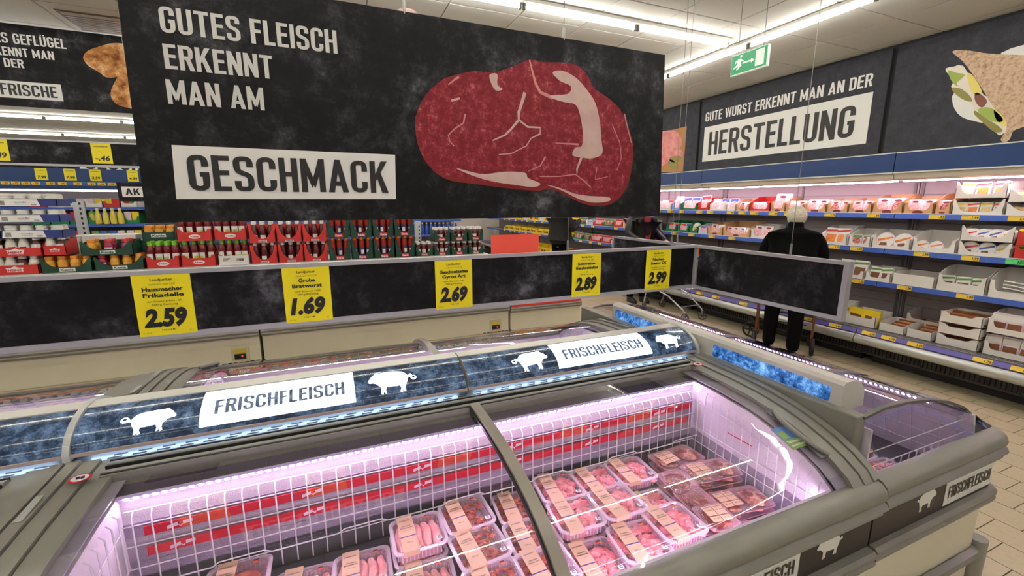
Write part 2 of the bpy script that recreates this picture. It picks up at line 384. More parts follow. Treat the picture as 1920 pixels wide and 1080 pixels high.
V7 = [(1.17, 2.04), (1.214, 1.966), (1.226, 1.901), (1.204, 1.848)]
V8 = [(1.231, 2.089), (1.251, 2.033), (1.276, 1.969)]
V9 = [(0.769, 1.832), (0.824, 1.855), (0.848, 1.893)]
V10 = [(1.02, 1.896), (0.999, 1.848), (1.0, 1.829)]
V11 = [(0.455, 2.076), (0.487, 2.087)]
V12 = [(0.445, 2.13), (0.474, 2.154), (0.486, 2.161)]
V13 = [(1.099, 1.858), (1.093, 1.806), (1.157, 1.82)]
PLATE1 = [(-2.402, 2.73), (-2.393, 2.616), (-2.324, 2.509), (-2.228, 2.452), (-2.111, 2.419), (-2.078, 2.555), (-2.236, 2.694)]
PLATE2 = [(-2.132, 2.996), (-2.07, 3.018), (-1.996, 3.022), (-1.91, 3.007), (-1.885, 2.847), (-2.067, 2.913)]
BREAD = [(-2.467, 3.097), (-2.443, 3.112), (-2.35, 3.081), (-2.23, 3.024), (-2.103, 2.977), (-1.97, 2.933), (-1.893, 2.898), (-1.817, 2.404), (-1.893, 2.349), (-1.952, 2.324), (-1.962, 2.264), (-1.987, 2.234), (-2.02, 2.263), (-1.997, 2.365), (-2.083, 2.503), (-2.175, 2.663), (-2.27, 2.827), (-2.382, 3.0)]
FILL = [(-2.501, 2.968), (-2.437, 2.97), (-2.373, 2.958), (-2.279, 2.793), (-2.189, 2.666), (-2.067, 2.482), (-1.981, 2.345), (-2.008, 2.314), (-2.039, 2.301), (-2.106, 2.382), (-2.206, 2.498), (-2.245, 2.569), (-2.283, 2.631), (-2.386, 2.726), (-2.434, 2.793), (-2.419, 2.845), (-2.475, 2.915)]
EGG1 = [(-2.335, 2.879), (-2.287, 2.849), (-2.209, 2.706), (-2.233, 2.675), (-2.283, 2.722)]
CHK = [(-2.25, 2.697), (-2.204, 2.669), (-2.16, 2.606), (-2.187, 2.558), (-2.239, 2.622)]
SAL1 = [(-2.479, 2.944), (-2.413, 2.908), (-2.349, 2.874), (-2.399, 2.813), (-2.364, 2.777), (-2.423, 2.818)]
PICK1 = [(-2.425, 2.781), (-2.361, 2.758), (-2.292, 2.688), (-2.261, 2.627), (-2.315, 2.647), (-2.402, 2.73)]
PICK2 = [(-2.226, 2.538), (-2.145, 2.46), (-2.067, 2.394), (-2.018, 2.333), (-2.071, 2.332), (-2.169, 2.437), (-2.23, 2.511)]
SAL2 = [(-2.213, 2.545), (-2.13, 2.547), (-2.034, 2.441), (-2.056, 2.41), (-2.145, 2.46)]
EGG2 = [(-2.1, 2.524), (-2.045, 2.47), (-1.999, 2.383), (-2.033, 2.388), (-2.082, 2.45)]
BOARD = [(-6.652, 2.935), (-5.771, 2.952), (-5.783, 2.238), (-6.709, 2.269)]
HAM1 = [(-6.652, 2.935), (-6.274, 2.953), (-6.018, 2.916), (-5.868, 2.761), (-5.893, 2.629), (-6.141, 2.639), (-6.519, 2.699)]
HAM2 = [(-6.632, 2.712), (-6.194, 2.663), (-5.891, 2.612), (-5.807, 2.484), (-6.071, 2.44), (-6.323, 2.354), (-6.602, 2.375)]
GH1 = [(-6.146, 2.429), (-6.073, 2.458), (-5.915, 2.357), (-5.893, 2.287), (-6.032, 2.297), (-6.141, 2.375)]
GH2 = [(-6.102, 2.495), (-5.88, 2.498), (-5.85, 2.438), (-5.968, 2.403), (-6.095, 2.425)]
CH1 = [(-1.991, 3.049), (-1.947, 3.111), (-1.863, 3.156), (-1.759, 3.2), (-1.658, 3.206), (-1.517, 3.189), (-1.542, 2.994), (-1.669, 2.968), (-1.759, 2.903), (-1.841, 2.89), (-1.895, 2.932), (-1.966, 2.982)]
CH2 = [(-1.831, 2.748), (-1.787, 2.848), (-1.712, 2.951), (-1.54, 3.006), (-1.587, 2.647), (-1.735, 2.63), (-1.812, 2.665)]
# ================================================================ SETTING
def cam_see(P, mx=60):
    d = Vector(P) - Vector((0, 0, CAMH)); z = w.dot(d)
    if z <= 0.05: return None
    x = 960 + FPX * r.dot(d) / z; y = 540 - FPX * u.dot(d) / z
    return (x, y, z) if -mx < x < 1920 + mx and -mx < y < 1080 + mx else None
CZ = 3.32
TILE = ramp_mat('cream_floor_tile', [(0.2, (174, 160, 132)), (0.5, (192, 178, 148)), (0.68, (184, 168, 138)), (0.78, (134, 118, 90))], scale=26, detail=6, rough=0.3, rgh=0.65)
GROUT = mat('dark_grout', (70, 60, 46), 0.8)
CEILP = mat('white_mineral_ceiling_panel', (226, 224, 216), 0.9, bump=0.3, bs=120)
WALLM = mat('painted_wall', (214, 210, 200), 0.8)
def slab(name, a, m, **k): return MB().box(*a).build(name, m, smooth=False, kind='structure', **k)
floor = slab('floor', (-9, 5.95, -7, 16, -.12, -.006), GROUT)
ceil_ = slab('ceiling', (-9, 5.95, -7, 16, CZ + .018, CZ + .14), mat('ceiling_grid_white', (190, 188, 180), 0.7))
slab('wall_right', (5.95, 6.07, -7, 16, 0, CZ + .14), WALLM); slab('wall_left', (-9.12, -9, -7, 16, 0, CZ + .14), WALLM)
slab('wall_back', (-9, 5.95, 16, 16.12, 0, CZ + .14), WALLM); slab('wall_front', (-9, 5.95, -7.12, -7, 0, CZ + .14), WALLM)
# floor tiles: 20 cm tiles in half bond
tl = []
i = 0
for i in range(int((5.93 + 4) / .2)):
    x = -4 + i * .2 + .07
    for j in range(80):
        y = -1 + j * .2 + (.1 if i % 2 else 0) + .01
        tl.append((x, y))
def tvis(x, y):
    if not (x > 2.56 or y > 2.75): return False
    if y > 2.75 and x < 2.9 and not (.7 < x and y < 4.4): return False
    return x < 5.36 and cam_see((x + .1, y + .1, 0), 10) is not None
near = sorted([t for t in tl if tvis(*t) and t[1] < 6.5], key=lambda t: t[0] ** 2 + t[1] ** 2)[:300]
ns = set(near)
tb = MB().box(0, .195, 0, .195, -.006, 0)
t0 = None
for t in near:
    if t0 is None: t0 = tb.build('floor_tile', TILE, parent=floor, world=False, smooth=False); t0.location = (t[0], t[1], 0)
    else: dup(t0, (t[0], t[1], 0))
rb = MB()
for t in tl:
    if t in ns: continue
    if t[1] < 14 and t[0] < 5.7:
        x, y = t; rb.add([(x, y, 0), (x + .195, y, 0), (x + .195, y + .195, 0), (x, y + .195, 0), (x, y, -.006), (x + .195, y, -.006), (x + .195, y + .195, -.006), (x, y + .195, -.006)],
                         [(0, 1, 2, 3), (0, 4, 5, 1), (1, 5, 6, 2), (2, 6, 7, 3), (3, 7, 4, 0)])
rb.build('floor_tile', TILE, parent=floor, world=False, smooth=False, kind='stuff')
# ceiling panels 62.5 cm
cl = [(1.053 - .625 * 16 + .625 * i, 2.58 - .625 * 15 + .625 * j) for i in range(24) for j in range(37)]
cl = [c for c in cl if c[0] < 5.9]
vis = sorted([c for c in cl if any(cam_see((c[0] + a, c[1] + b, CZ), 5) for a in (0.05, .55) for b in (0.05, .55)) and c[1] > -.5], key=lambda c: c[0] ** 2 + c[1] ** 2)[:300]
vs_ = set(vis)
cb = MB().box(.006, .619, .006, .619, 0, .018)
c0 = None
for c in vis:
    if c0 is None: c0 = cb.build('ceiling_panel', CEILP, parent=ceil_, world=False, smooth=False, bevel=.002); c0.location = (c[0], c[1], CZ)
    else: dup(c0, (c[0], c[1], CZ))
rb = MB()
for c in cl:
    if c not in vs_: rb.box(c[0] + .006, c[0] + .619, c[1] + .006, c[1] + .619, CZ, CZ + .018)
rb.build('ceiling_panel', CEILP, parent=ceil_, world=False, smooth=False, kind='stuff')

# ================================================================ FLUORESCENT LIGHT LINES
HOUS = mat('white_light_housing', (236, 234, 226), 0.5)
SOCK = mat('grey_tube_socket', (120, 118, 112), 0.5)
def light_line(axis, fixed, starts, L, label, group=None):
    c = (starts[0], fixed, CZ) if axis == 'x' else (fixed, starts[0], CZ)
    e = empty('light_line', c, label, 'ceiling light', group)
    a0, a1 = starts[0] - .02, starts[-1] + L + .02
    f = (lambda a, b, q, z: (a, fixed + b, z)) if axis == 'x' else (lambda a, b, q, z: (fixed + b, a, z))
    h = MB()
    P = [(-.035, 0), (.035, 0), (.035, -.028), (.02, -.034), (-.02, -.034), (-.035, -.028)]
    if axis == 'x': h.prof([(fixed + p, CZ + q - .002) for p, q in P], a0, a1, 'x')
    else: h.prof([(fixed + p, CZ + q - .002) for p, q in P], a0, a1, 'y')
    h.build('housing', HOUS, parent=e, smooth=False)
    for s in starts:
        MB().cyl(f(s + .03, 0, 0, CZ - .062), f(s + L - .03, 0, 0, CZ - .062), .013, 8).build('tube', TUBE, parent=e)
        k = MB()
        for q in (s + .018, s + L - .018): 
            if axis == 'x': k.box(q - .01, q + .01, fixed - .014, fixed + .014, CZ - .08, CZ - .034)
            else: k.box(fixed - .014, fixed + .014, q - .01, q + .01, CZ - .08, CZ - .034)
        k.build('tube_socket', SOCK, parent=e, smooth=False, kind='stuff')
    return e
L = 1.13
light_line('x', 3.52, [3.83 - L * k for k in range(1, 11)][::-1], L, 'ceiling light line of bare tubes above the large meat banner')
light_line('y', 4.03, [4.57 + L * k for k in range(-9, 8)], L, 'long ceiling light line of bare tubes beside the green exit sign')
for yy, nm in ((-4.1, 'farthest behind the viewer'), (-1.55, 'just behind the viewer'), (1.0, 'above the front freezers'), (6.05, 'above the sauce shelf, behind the banners'), (8.57, 'above the far cooler, behind the poultry banner')):
    light_line('x', yy, [3.6 - L * k for k in range(1, 11)][::-1], L, 'ceiling light line of bare tubes ' + nm, 'ceiling light lines out of view')
light_line('x', 11.1, [3.6 - L * k - .35 for k in range(1, 11)][::-1], L, 'nearer far ceiling light line just under the poultry banner')
light_line('x', 13.6, [3.6 - L * k for k in range(1, 11)][::-1], L, 'farthest ceiling light line just above the rear price rail')

# smoke detector / downlight by the banner
sd = empty('smoke_detector', (.76, 4.14, CZ), 'small round white fitting on the ceiling above the large banner', 'smoke detector')
MB().lathe([(.085, 0), (.085, -.012), (.07, -.03)], 16, (.76, 4.14, CZ)).build('mounting_ring', mat('pinkish_plastic', (226, 196, 190), 0.4), parent=sd)
MB().lathe([(.05, -.03), (.045, -.05), (.02, -.06)], 16, (.76, 4.14, CZ)).build('sensor_dome', mat('lit_dome', (250, 246, 240), 0.4, emit=1.5), parent=sd)
# ceiling vent left
cv = empty('ceiling_vent', (-1.75, 5.45, CZ), 'dark slatted vent in the ceiling above the poultry banner', 'air vent')
MB().box(-2.0, -1.35, 5.22, 5.72, CZ - .006, CZ).build('vent_frame', mat('brown_vent', (96, 78, 64), 0.6), parent=cv, smooth=False)
for k in range(9):
    MB().box(-1.97, -1.38, 5.25 + k * .05, 5.28 + k * .05, CZ - .02, CZ - .006).build('slat', mat('vent_slat', (150, 136, 120), 0.5), parent=cv, smooth=False)

# exit sign
ex = empty('exit_sign', (3.2, 2.71, 2.78), 'green hanging emergency exit sign with running figure and arrow', 'exit sign')
GREEN = mat('green_sign', (20, 150, 92), 0.4, emit=.35); WS = mat('white_sign', (226, 240, 226), 0.4, emit=.35)
MB().box(3.19, 3.215, 2.55, 2.88, 2.745, 2.90).build('sign_board', WS, parent=ex, smooth=False)
MB().box(3.186, 3.19, 2.556, 2.874, 2.751, 2.894).build('green_face', GREEN, parent=ex, smooth=False)
def fx(b, pts, m=0): b.flat(pts, (3.1855, 0, 0), *FW, m=m)
def yb(a, c): return (-(2.874) + a * .318, 2.751 + c * .143)    # 0..1 across the face
b = MB()
for q in ([(.70, .10), (.94, .10), (.94, .92), (.70, .92)], [(.34, .44), (.60, .44), (.60, .52), (.34, .52)], [(.58, .36), (.68, .48), (.58, .60)],
          [(.21, .52), (.30, .58), (.29, .76), (.20, .78), (.155, .60)], [(.20, .50), (.29, .55), (.31, .36), (.25, .32), (.24, .22), (.16, .20), (.17, .28), (.20, .30)], [(.19, .55), (.25, .52), (.16, .34), (.07, .28), (.05, .35), (.12, .40)],
          [(.27, .74), (.38, .58), (.36, .54), (.25, .66)], [(.20, .74), (.13, .70), (.10, .56), (.13, .55), (.16, .64), (.22, .66)]): fx(b, [yb(*p) for p in q])
fx(b, [yb(.285 + .035 * math.cos(t * PI / 5), .87 + .07 * math.sin(t * PI / 5)) for t in range(10)])
b.build('pictogram', WS, parent=ex, smooth=False)
b = MB()
for yy in (2.6, 2.83): b.cyl((3.2, yy, 2.9), (3.2, yy, CZ), .0025, 5)
b.build('hanger', SOCK, parent=ex)

# ================================================================ PRINT MATERIALS
MEAT = ramp_mat('beef_print', [(0.36, (104, 24, 32)), (0.50, (128, 34, 44)), (0.57, (152, 60, 68)), (0.66, (206, 140, 144))], scale=26, detail=14, rough=0.5, rgh=0.85)
MEATE = ramp_mat('beef_edge_print', [(0.3, (112, 28, 30)), (0.7, (140, 44, 44))], scale=6, rough=0.5)
FAT = ramp_mat('fat_print', [(0.3, (206, 180, 170)), (0.7, (186, 150, 144))], scale=9, detail=6, rough=0.5)
FATV = mat('marbling_print', (196, 124, 122), 0.5)
BREADM = ramp_mat('seeded_bread_print', [(0.35, (150, 110, 84)), (0.5, (206, 176, 148)), (0.7, (222, 198, 172))], scale=30, detail=8, rough=0.6, rgh=0.8)
CHKM = ramp_mat('roast_chicken_print', [(0.36, (120, 62, 22)), (0.5, (196, 134, 74)), (0.64, (232, 192, 140))], scale=9, detail=8, rough=0.5, rgh=0.7)
WOODP = ramp_mat('wood_board_print', [(0.3, (180, 128, 78)), (0.7, (208, 160, 108))], scale=3, kind='wave', dist=2, rough=0.5)
HAMP = ramp_mat('ham_print', [(0.35, (210, 120, 120)), (0.65, (228, 160, 154))], scale=9, detail=8, rough=0.5)
GRNP = mat('salad_print', (150, 170, 70), 0.5); PICKP = mat('gherkin_print', (138, 130, 60), 0.5); YOLK = mat('egg_yolk_print', (232, 214, 110), 0.5); CHKW = mat('white_meat_print', (232, 222, 206), 0.5)
CABLE = mat('steel_cable', (150, 150, 146), 0.35, 0.7)
def wires(parent, pts, z0, z1=CZ, clip=True):
    b = MB()
    for x, y in pts:
        b.cyl((x, y, z0), (x, y, z1), .0013, 5)
        if clip: b.cyl((x, y, z0), (x, y, z0 + .045), .005, 6)
    return b.build('hanging_wire', CABLE, parent=parent)

# ---------------------------------------------------------------- large meat banner
YB = 1.66
bn = empty('meat_banner', (.48, YB, 1.645), 'large dark hanging banner with a raw beef steak and the words GUTES FLEISCH', 'banner')
MB().add([(-.507, YB, 1.645), (1.463, YB, 1.645), (1.436, YB, 2.351), (-.492, YB, 2.351), (-.507, YB + .008, 1.645), (1.463, YB + .008, 1.645), (1.436, YB + .008, 2.351), (-.492, YB + .008, 2.351)],
         [(0, 1, 2, 3), (5, 4, 7, 6), (1, 0, 4, 5), (2, 1, 5, 6), (3, 2, 6, 7), (0, 3, 7, 4)]).build('banner_board', CHALK, parent=bn, smooth=False)
o = (0, YB, 0)
b = MB(); b.flat([(-.424, 1.716), (.237, 1.719), (.242, 1.875), (-.417, 1.876)], o, *FU, t=.0008); b.build('word_panel', WHITE, parent=bn, smooth=False)
b = MB(); b.text('GESCHMACK', (-.385, YB - .001, 1.741), *FU, W=.596, H=.109, m=0, blk=True); b.build('lettering', BLACKP, parent=bn, smooth=False, label='black lettering')
b = MB()
b.text('GUTES FLEISCH', (-.403, YB, 2.189), *FU, W=.475, H=.070, blk=True)
b.text('ERKENNT', (-.405, YB, 2.091), *FU, W=.281, H=.068, blk=True)
b.text('MAN AM', (-.410, YB, 1.994), *FU, W=.252, H=.068, blk=True)
b.build('lettering', mat('pale_print', (206, 204, 198), 0.5), parent=bn, smooth=False, label='pale grey lettering')
b = MB(); b.flat(crom([(x * 1.0 + .006, z - .014) for x, z in STEAK], 4), o, *FU, m=1, t=.0006)
b.flat(crom(STEAK, 4), o, *FU, m=0, t=.001)
for q in (FAT1, FAT2, FAT3, FAT4): b.flat(crom(q, 3), (0, YB - .0006, 0), *FU, m=2, t=.001)
for q, w0, w1 in ((V1, .006, .014), (V2, .014, .005), (V3, .008, .003), (V4, .006, .003), (V5, .003, .008), (V6, .004, .005), (V7, .003, .003), (V8, .006, .004), (V9, .002, .007), (V10, .012, .004), (V11, .009, .007), (V12, .004, .009), (V13, .004, .003)):
    b.flat(strip2d(q, w0, w1), (0, YB - .0006, 0), *FU, m=3 if w0 < .0065 else 2, t=.0009)
b.build('steak_print', [MEAT, MEATE, FAT, FATV], parent=bn, smooth=False)
wires(bn, [(.297, YB + .004), (.925, YB + .004), (-.3, YB + .004)], 2.345)

# ---------------------------------------------------------------- poultry banner (rear left)
YG = 5.6
bn = empty('poultry_banner', (-2.6, YG, 2.58), 'dark hanging banner with roast chicken pieces and the word FRISCHE', 'banner')
MB().box(-3.62, -1.34, YG, YG + .01, 2.575, 3.27).build('banner_board', CHALK, parent=bn, smooth=False)
b = MB(); b.flat([(-3.2, 2.645), (-2.19, 2.645), (-2.19, 2.79), (-3.2, 2.79)], (0, YG, 0), *FU, t=.001); b.build('word_panel', WHITE, parent=bn, smooth=False)
b = MB(); b.text('FRISCHE', (-2.225, YG - .002, 2.668), *FU, W=.385, H=.098, blk=True, align='r'); b.build('lettering', BLACKP, parent=bn, smooth=False, label='black lettering')
b = MB(); b.text('GUTES GEFLÜGEL', (-2.10, YG, 3.105), *FU, W=.63, H=.085, blk=True, align='r'); b.text('ERKENNT MAN', (-2.2, YG, 3.0), *FU, W=.475, H=.072, blk=True, align='r'); b.text('AN DER', (-2.42, YG, 2.905), *FU, W=.26, H=.072, blk=True, align='r')
b.build('lettering', WHITE, parent=bn, smooth=False, label='white lettering')
b = MB(); b.flat(crom(CH1, 4), (0, YG, 0), *FU, t=.001); b.flat(crom(CH2, 4), (0, YG, 0), *FU, t=.0015); b.build('chicken_print', CHKM, parent=bn, smooth=False)
wires(bn, [(-3.3, YG + .005), (-1.65, YG + .005)], 3.25)

# ---------------------------------------------------------------- banners above the wall cooler
XW = 5.53
SOFF = mat('soffit_black', (18, 18, 18), 0.7)
MB().box(XW + .03, 5.95, -6.9, 15.9, 2.19, CZ + .01).build('trim_1', SOFF, smooth=False, kind='structure')
def wpanel(y0, y1, label, name='slate_banner'):
    e = empty(name, (XW, (y0 + y1) / 2, 2.2), label, 'banner')
    MB().box(XW, XW + .028, y0, y1, 2.19, CZ - .035).build('banner_board', CHALK2, parent=e, smooth=False); return e
CHALK2 = ramp_mat('blue_grey_slate_print', [(0.3, (44, 44, 48)), (0.6, (64, 65, 72)), (0.8, (100, 102, 110))], scale=9, detail=14, rough=0.6, rgh=0.8)
ow = (XW, 0, 0)
e = wpanel(5.525, 8.05, 'dark wall banner with sliced ham on a wooden board, partly behind the steak banner')
b = MB(); b.flat(BOARD, ow, *FW, t=.001); b.flat(crom(HAM1, 3), ow, *FW, m=1, t=.002); b.flat(crom(HAM2, 3), ow, *FW, m=1, t=.003); b.flat(crom(GH1, 3), ow, *FW, m=2, t=.004); b.flat(crom(GH2, 3), ow, *FW, m=2, t=.004)
b.build('ham_print', [WOODP, HAMP, PICKP], parent=e, smooth=False)
e = wpanel(2.965, 5.475, 'dark wall banner with the word HERSTELLUNG in a white box')
b = MB(); b.flat([(-5.39, 2.358), (-3.092, 2.358), (-3.092, 2.893), (-5.39, 2.875)], ow, *FW, t=.001); b.build('word_panel', WHITE, parent=e, smooth=False)
b = MB(); b.text('HERSTELLUNG', (XW - .002, 5.285, 2.445), *FW, W=2.05, H=.345, blk=True); b.build('lettering', BLACKP, parent=e, smooth=False, label='black lettering')
b = MB(); b.text('GUTE WURST ERKENNT MAN AN DER', (XW, 5.39, 2.955), *FW, W=2.275, H=.135, blk=True); b.build('lettering', WHITE, parent=e, smooth=False, label='white lettering')
e = wpanel(.42, 2.915, 'dark wall banner with a seeded sandwich on a white plate')
b = MB(); b.flat(crom(PLATE1, 3), ow, *FW, m=1, t=.001); b.flat(PLATE2, ow, *FW, m=1, t=.001); b.flat(crom(FILL, 2), ow, *FW, m=2, t=.002); b.flat(crom(BREAD, 3), ow, *FW, m=0, t=.003)
for q, m in ((EGG1, 3), (CHK, 6), (SAL1, 4), (PICK1, 5), (PICK2, 5), (SAL2, 4), (EGG2, 3)): b.flat(crom(q, 3), ow, *FW, m=m, t=.0045)
b.build('sandwich_print', [BREADM, WHITE, CHKW, YOLK, GRNP, PICKP, mat('dark_meat_print', (128, 70, 56), 0.5)], parent=e, smooth=False)
wpanel(-2.1, .37, 'plain dark wall banner, nearest the viewer and outside the photograph')
for q in range(3): wpanel(8.1 + q * 2.55, 8.1 + q * 2.55 + 2.5, 'plain dark wall banner far along the cooler, %s beyond the ham banner' % ('first', 'second', 'third')[q])

# ================================================================ PRICE RAIL ABOVE THE ISLAND
def card(parent, x0, z0, Y, lines, price, ux=FU, W=.15, H=.194, small=None, big=True, name='price_card'):
    b = MB(); b.flat([(x0, z0), (x0 + W, z0), (x0 + W, z0 + H), (x0, z0 + H)], (0, Y, 0), *FU, m=0, t=.0012)
    yy = Y - .0014; cx = x0 + W / 2; k = W / .15
    n = len(lines)
    if big:
        b.text('Landjunker', (cx, yy, z0 + .175 * k), *FU, W=.058 * k, H=.0085 * k, m=1, bold=.01, align='c')
        b.text('exklusiv von Lidl', (cx, yy, z0 + .162 * k), *FU, W=.066 * k, H=.0065 * k, m=2, bold=0, align='c')
        z = z0 + .143 * k
        for t in lines: b.text(t, (cx, yy, z), *FU, W=min(.116 * k, .0105 * k * len(t)), H=.0125 * k, m=1, bold=.03, align='c'); z -= .019 * k
        for t in small: b.text(t, (cx, yy, z + .003), *FU, W=min(.09, .0052 * len(t)) * k, H=.0055 * k, m=1, bold=0, align='c'); z -= .0105 * k
        b.text(price, (x0 + W * .10, yy, z0 + .032 * k), *FU, W=W * .76, H=.052 * k, m=1, bold=.055, shear=.22)
        b.text('1 KG = 6.48', (cx, yy, z0 + .015 * k), *FU, W=.034 * k, H=.005 * k, m=1, bold=.01, align='c')
        b.text('0113374', (x0 + .008, yy, z0 + .008), *FU, W=.022 * k, H=.004 * k, m=2, bold=0); b.text('2.7', (x0 + W - .02, yy, z0 + .01), *FU, W=.01, H=.004, m=2, bold=0)
    else:
        for q, t in enumerate(lines): b.text(t, (cx, yy, z0 + H * (.80 - .10 * q)), *FU, W=W * .7, H=H * .055, m=1, bold=.03, align='c')
        b.text('500 ml', (cx, yy, z0 + H * .56), *FU, W=W * .3, H=H * .03, m=2, bold=0, align='c')
        b.text(price, (x0 + W * .14, yy, z0 + H * .15), *FU, W=W * .74, H=H * .22, m=1, bold=.03, shear=.15)
    return b.build(name, [YEL, BLACKP, mat('faded_print', (150, 130, 40), 0.5)], parent=parent, smooth=False)
RZ0, RZ1 = 1.279, 1.499
pr = empty('price_rail', (.4, YB, RZ0), 'long dark hanging price rail with five yellow price cards above the freezer row', 'price rail')
MB().box(-3.2, 1.705, YB, YB + .006, RZ0 + .012, RZ1 - .012).build('slate_panel', CHALK, parent=pr, smooth=False)
MB().box(-3.2, 1.705, YB - .007, YB + .012, RZ1 - .014, RZ1).build('frame_bar', ALU, parent=pr, smooth=False)
MB().box(-3.2, 1.705, YB - .007, YB + .012, RZ0, RZ0 + .018).build('frame_bar', ALU, parent=pr, smooth=False)
MB().box(1.697, 1.713, YB - .008, YB + .013, RZ0, RZ1).build('corner_post', ALU, parent=pr, smooth=False)
YC = YB - .006
card(pr, -.566, 1.291, YC, ['Hausmacher', 'Frikadelle'], '2.59', small=['vom Schwein & Rind / QS', '400-g Packung'])
card(pr, -.157, 1.291, YC, ['Grobe', 'Bratwurst'], '1.69', small=['vom Schwein / QS', '400-g Packung'])
card(pr, .371, 1.290, YC, ['Geschnetzeltes', 'Gyros Art'], '2.69', small=['vom Schwein / QS', '500-g Packung'])
card(pr, .986, 1.290, YC, ['Schweine-', 'Geschnetzeltes'], '2.89', small=['QS', '500-g Packung'])
card(pr, 1.393, 1.290, YC, ['Nacken-', 'Steaks QS'], '2.99', small=['vom Schwein / QS Kräuter', '600-g Packung'])
wires(pr, [(.966, YB + .003)], RZ1, 1.644)
wires(pr, [(1.548, YB)], RZ1); wires(pr, [(-.9, YB)], RZ1)
# rails crossing over the end cabinet
pl = empty('price_rail', (1.712, 1.31, RZ0), 'empty dark price rail running from the corner towards the right front', 'price rail')
MB().box(1.709, 1.715, .962, 1.64, RZ0 + .012, RZ1 - .012).build('slate_panel', CHALK, parent=pl, smooth=False)
for z0, z1 in ((RZ1 - .014, RZ1), (RZ0, RZ0 + .016)): MB().box(1.70, 1.722, .962, 1.652, z0, z1).build('frame_bar', ALU, parent=pl, smooth=False)
MB().box(1.698, 1.724, .944, .962, RZ0, RZ1).build('end_bar', ALU, parent=pl, smooth=False)
wires(pl, [(1.711, 1.172)], RZ1)
pl = empty('price_rail', (1.712, 2.0, RZ0), 'empty dark price rail behind the corner, running away from the viewer', 'price rail')
MB().box(1.709, 1.715, 1.678, 2.34, RZ0 + .012, RZ1 - .012).build('slate_panel', CHALK, parent=pl, smooth=False)
for z0, z1 in ((RZ1 - .014, RZ1), (RZ0, RZ0 + .016)): MB().box(1.70, 1.722, 1.676, 2.34, z0, z1).build('frame_bar', ALU, parent=pl, smooth=False)
MB().box(1.698, 1.724, 2.34, 2.356, RZ0, RZ1).build('end_bar', ALU, parent=pl, smooth=False)
wires(pl, [(1.711, 1.795)], RZ1)
# red card clipped onto the rail
MB().box(.607, .822, YB + .001, YB + .004, 1.5, 1.577).build('red_card', mat('neon_red_card', (236, 84, 66), 0.6), smooth=False, label='blank neon red card standing on the price rail', cat='card')
# rear price rail
YR = 5.6
rr = empty('price_rail', (-3, YR, 2.07), 'far dark price rail with small yellow cards below the poultry banner', 'price rail')
MB().box(-4.5, -.9, YR, YR + .01, 2.075, 2.28).build('slate_panel', CHALK, parent=rr, smooth=False)
for z0, z1 in ((2.28, 2.295), (2.055, 2.075)): MB().box(-4.5, -.9, YR - .01, YR + .02, z0, z1).build('frame_bar', ALU, parent=rr, smooth=False)
card(rr, -2.05, 2.09, YR - .006, ['Gourmetsauce'], '-.46', W=.152, H=.194, big=False)
card(rr, -2.79, 2.09, YR - .006, ['Gourmetsauce'], '1.49', W=.152, H=.194, big=False)
wires(rr, [(-3.4, YR + .005)], 2.29, 2.574); wires(rr, [(-1.5, YR + .005)], 2.29, 2.574)
ak = empty('hanging_sign', (-1.7, 5.0, 1.75), 'small dark hanging sign with cut-off word AKTUELL beside the steak banner', 'sign')
MB().box(-1.70, -1.05, 5.0, 5.01, 1.725, 1.89).build('sign_board', CHALK, parent=ak, smooth=False)
b = MB(); b.flat([(-1.67, 1.765), (-1.1, 1.765), (-1.1, 1.855), (-1.67, 1.855)], (0, 5.0, 0), *FU, t=.001); b.build('word_panel', WHITE, parent=ak, smooth=False)
b = MB(); b.text('AKTUELL', (-1.645, 4.998, 1.782), *FU, W=.34, H=.058, blk=True); b.build('lettering', BLACKP, parent=ak, smooth=False)
wires(ak, [(-1.5, 5.005), (-1.2, 5.005)], 1.89)
# ================================================================ CHEST FREEZERS
# glass profile across the depth (world y for the front row, height)
GP = [(.725, .812), (.745, .838), (.79, .868), (.85, .897), (.92, .921), (1.00, .941), (1.10, .957), (1.22, .966), (1.34, .969), (1.395, .970)]
def gz(y):
    for (a, b), (c, d) in zip(GP, GP[1:]):
        if a <= y <= c: return b + (d - b) * (y - a) / (c - a)
    return GP[-1][1] if y > 1.3 else GP[0][1]
PROF_RIM = [(.735, .70), (.70, .70), (.684, .704), (.676, .712), (.684, .72), (.672, .727), (.664, .738), (.670, .750), (.681, .756), (.674, .764), (.671, .778), (.677, .796), (.692, .811), (.712, .817), (.733, .812), (.742, .79), (.742, .70)]
PROF_LEDGE = [(.72, .505), (.690, .508), (.676, .518), (.672, .531), (.680, .541), (.673, .549), (.672, .560), (.682, .570), (.72, .572)]
x0u, x1u = -.715, 1.595
ICONW = mat('white_icon', (235, 225, 235), 0.5)
STICK = mat('sticker_red', (190, 40, 40), 0.4)
ISLAND = []
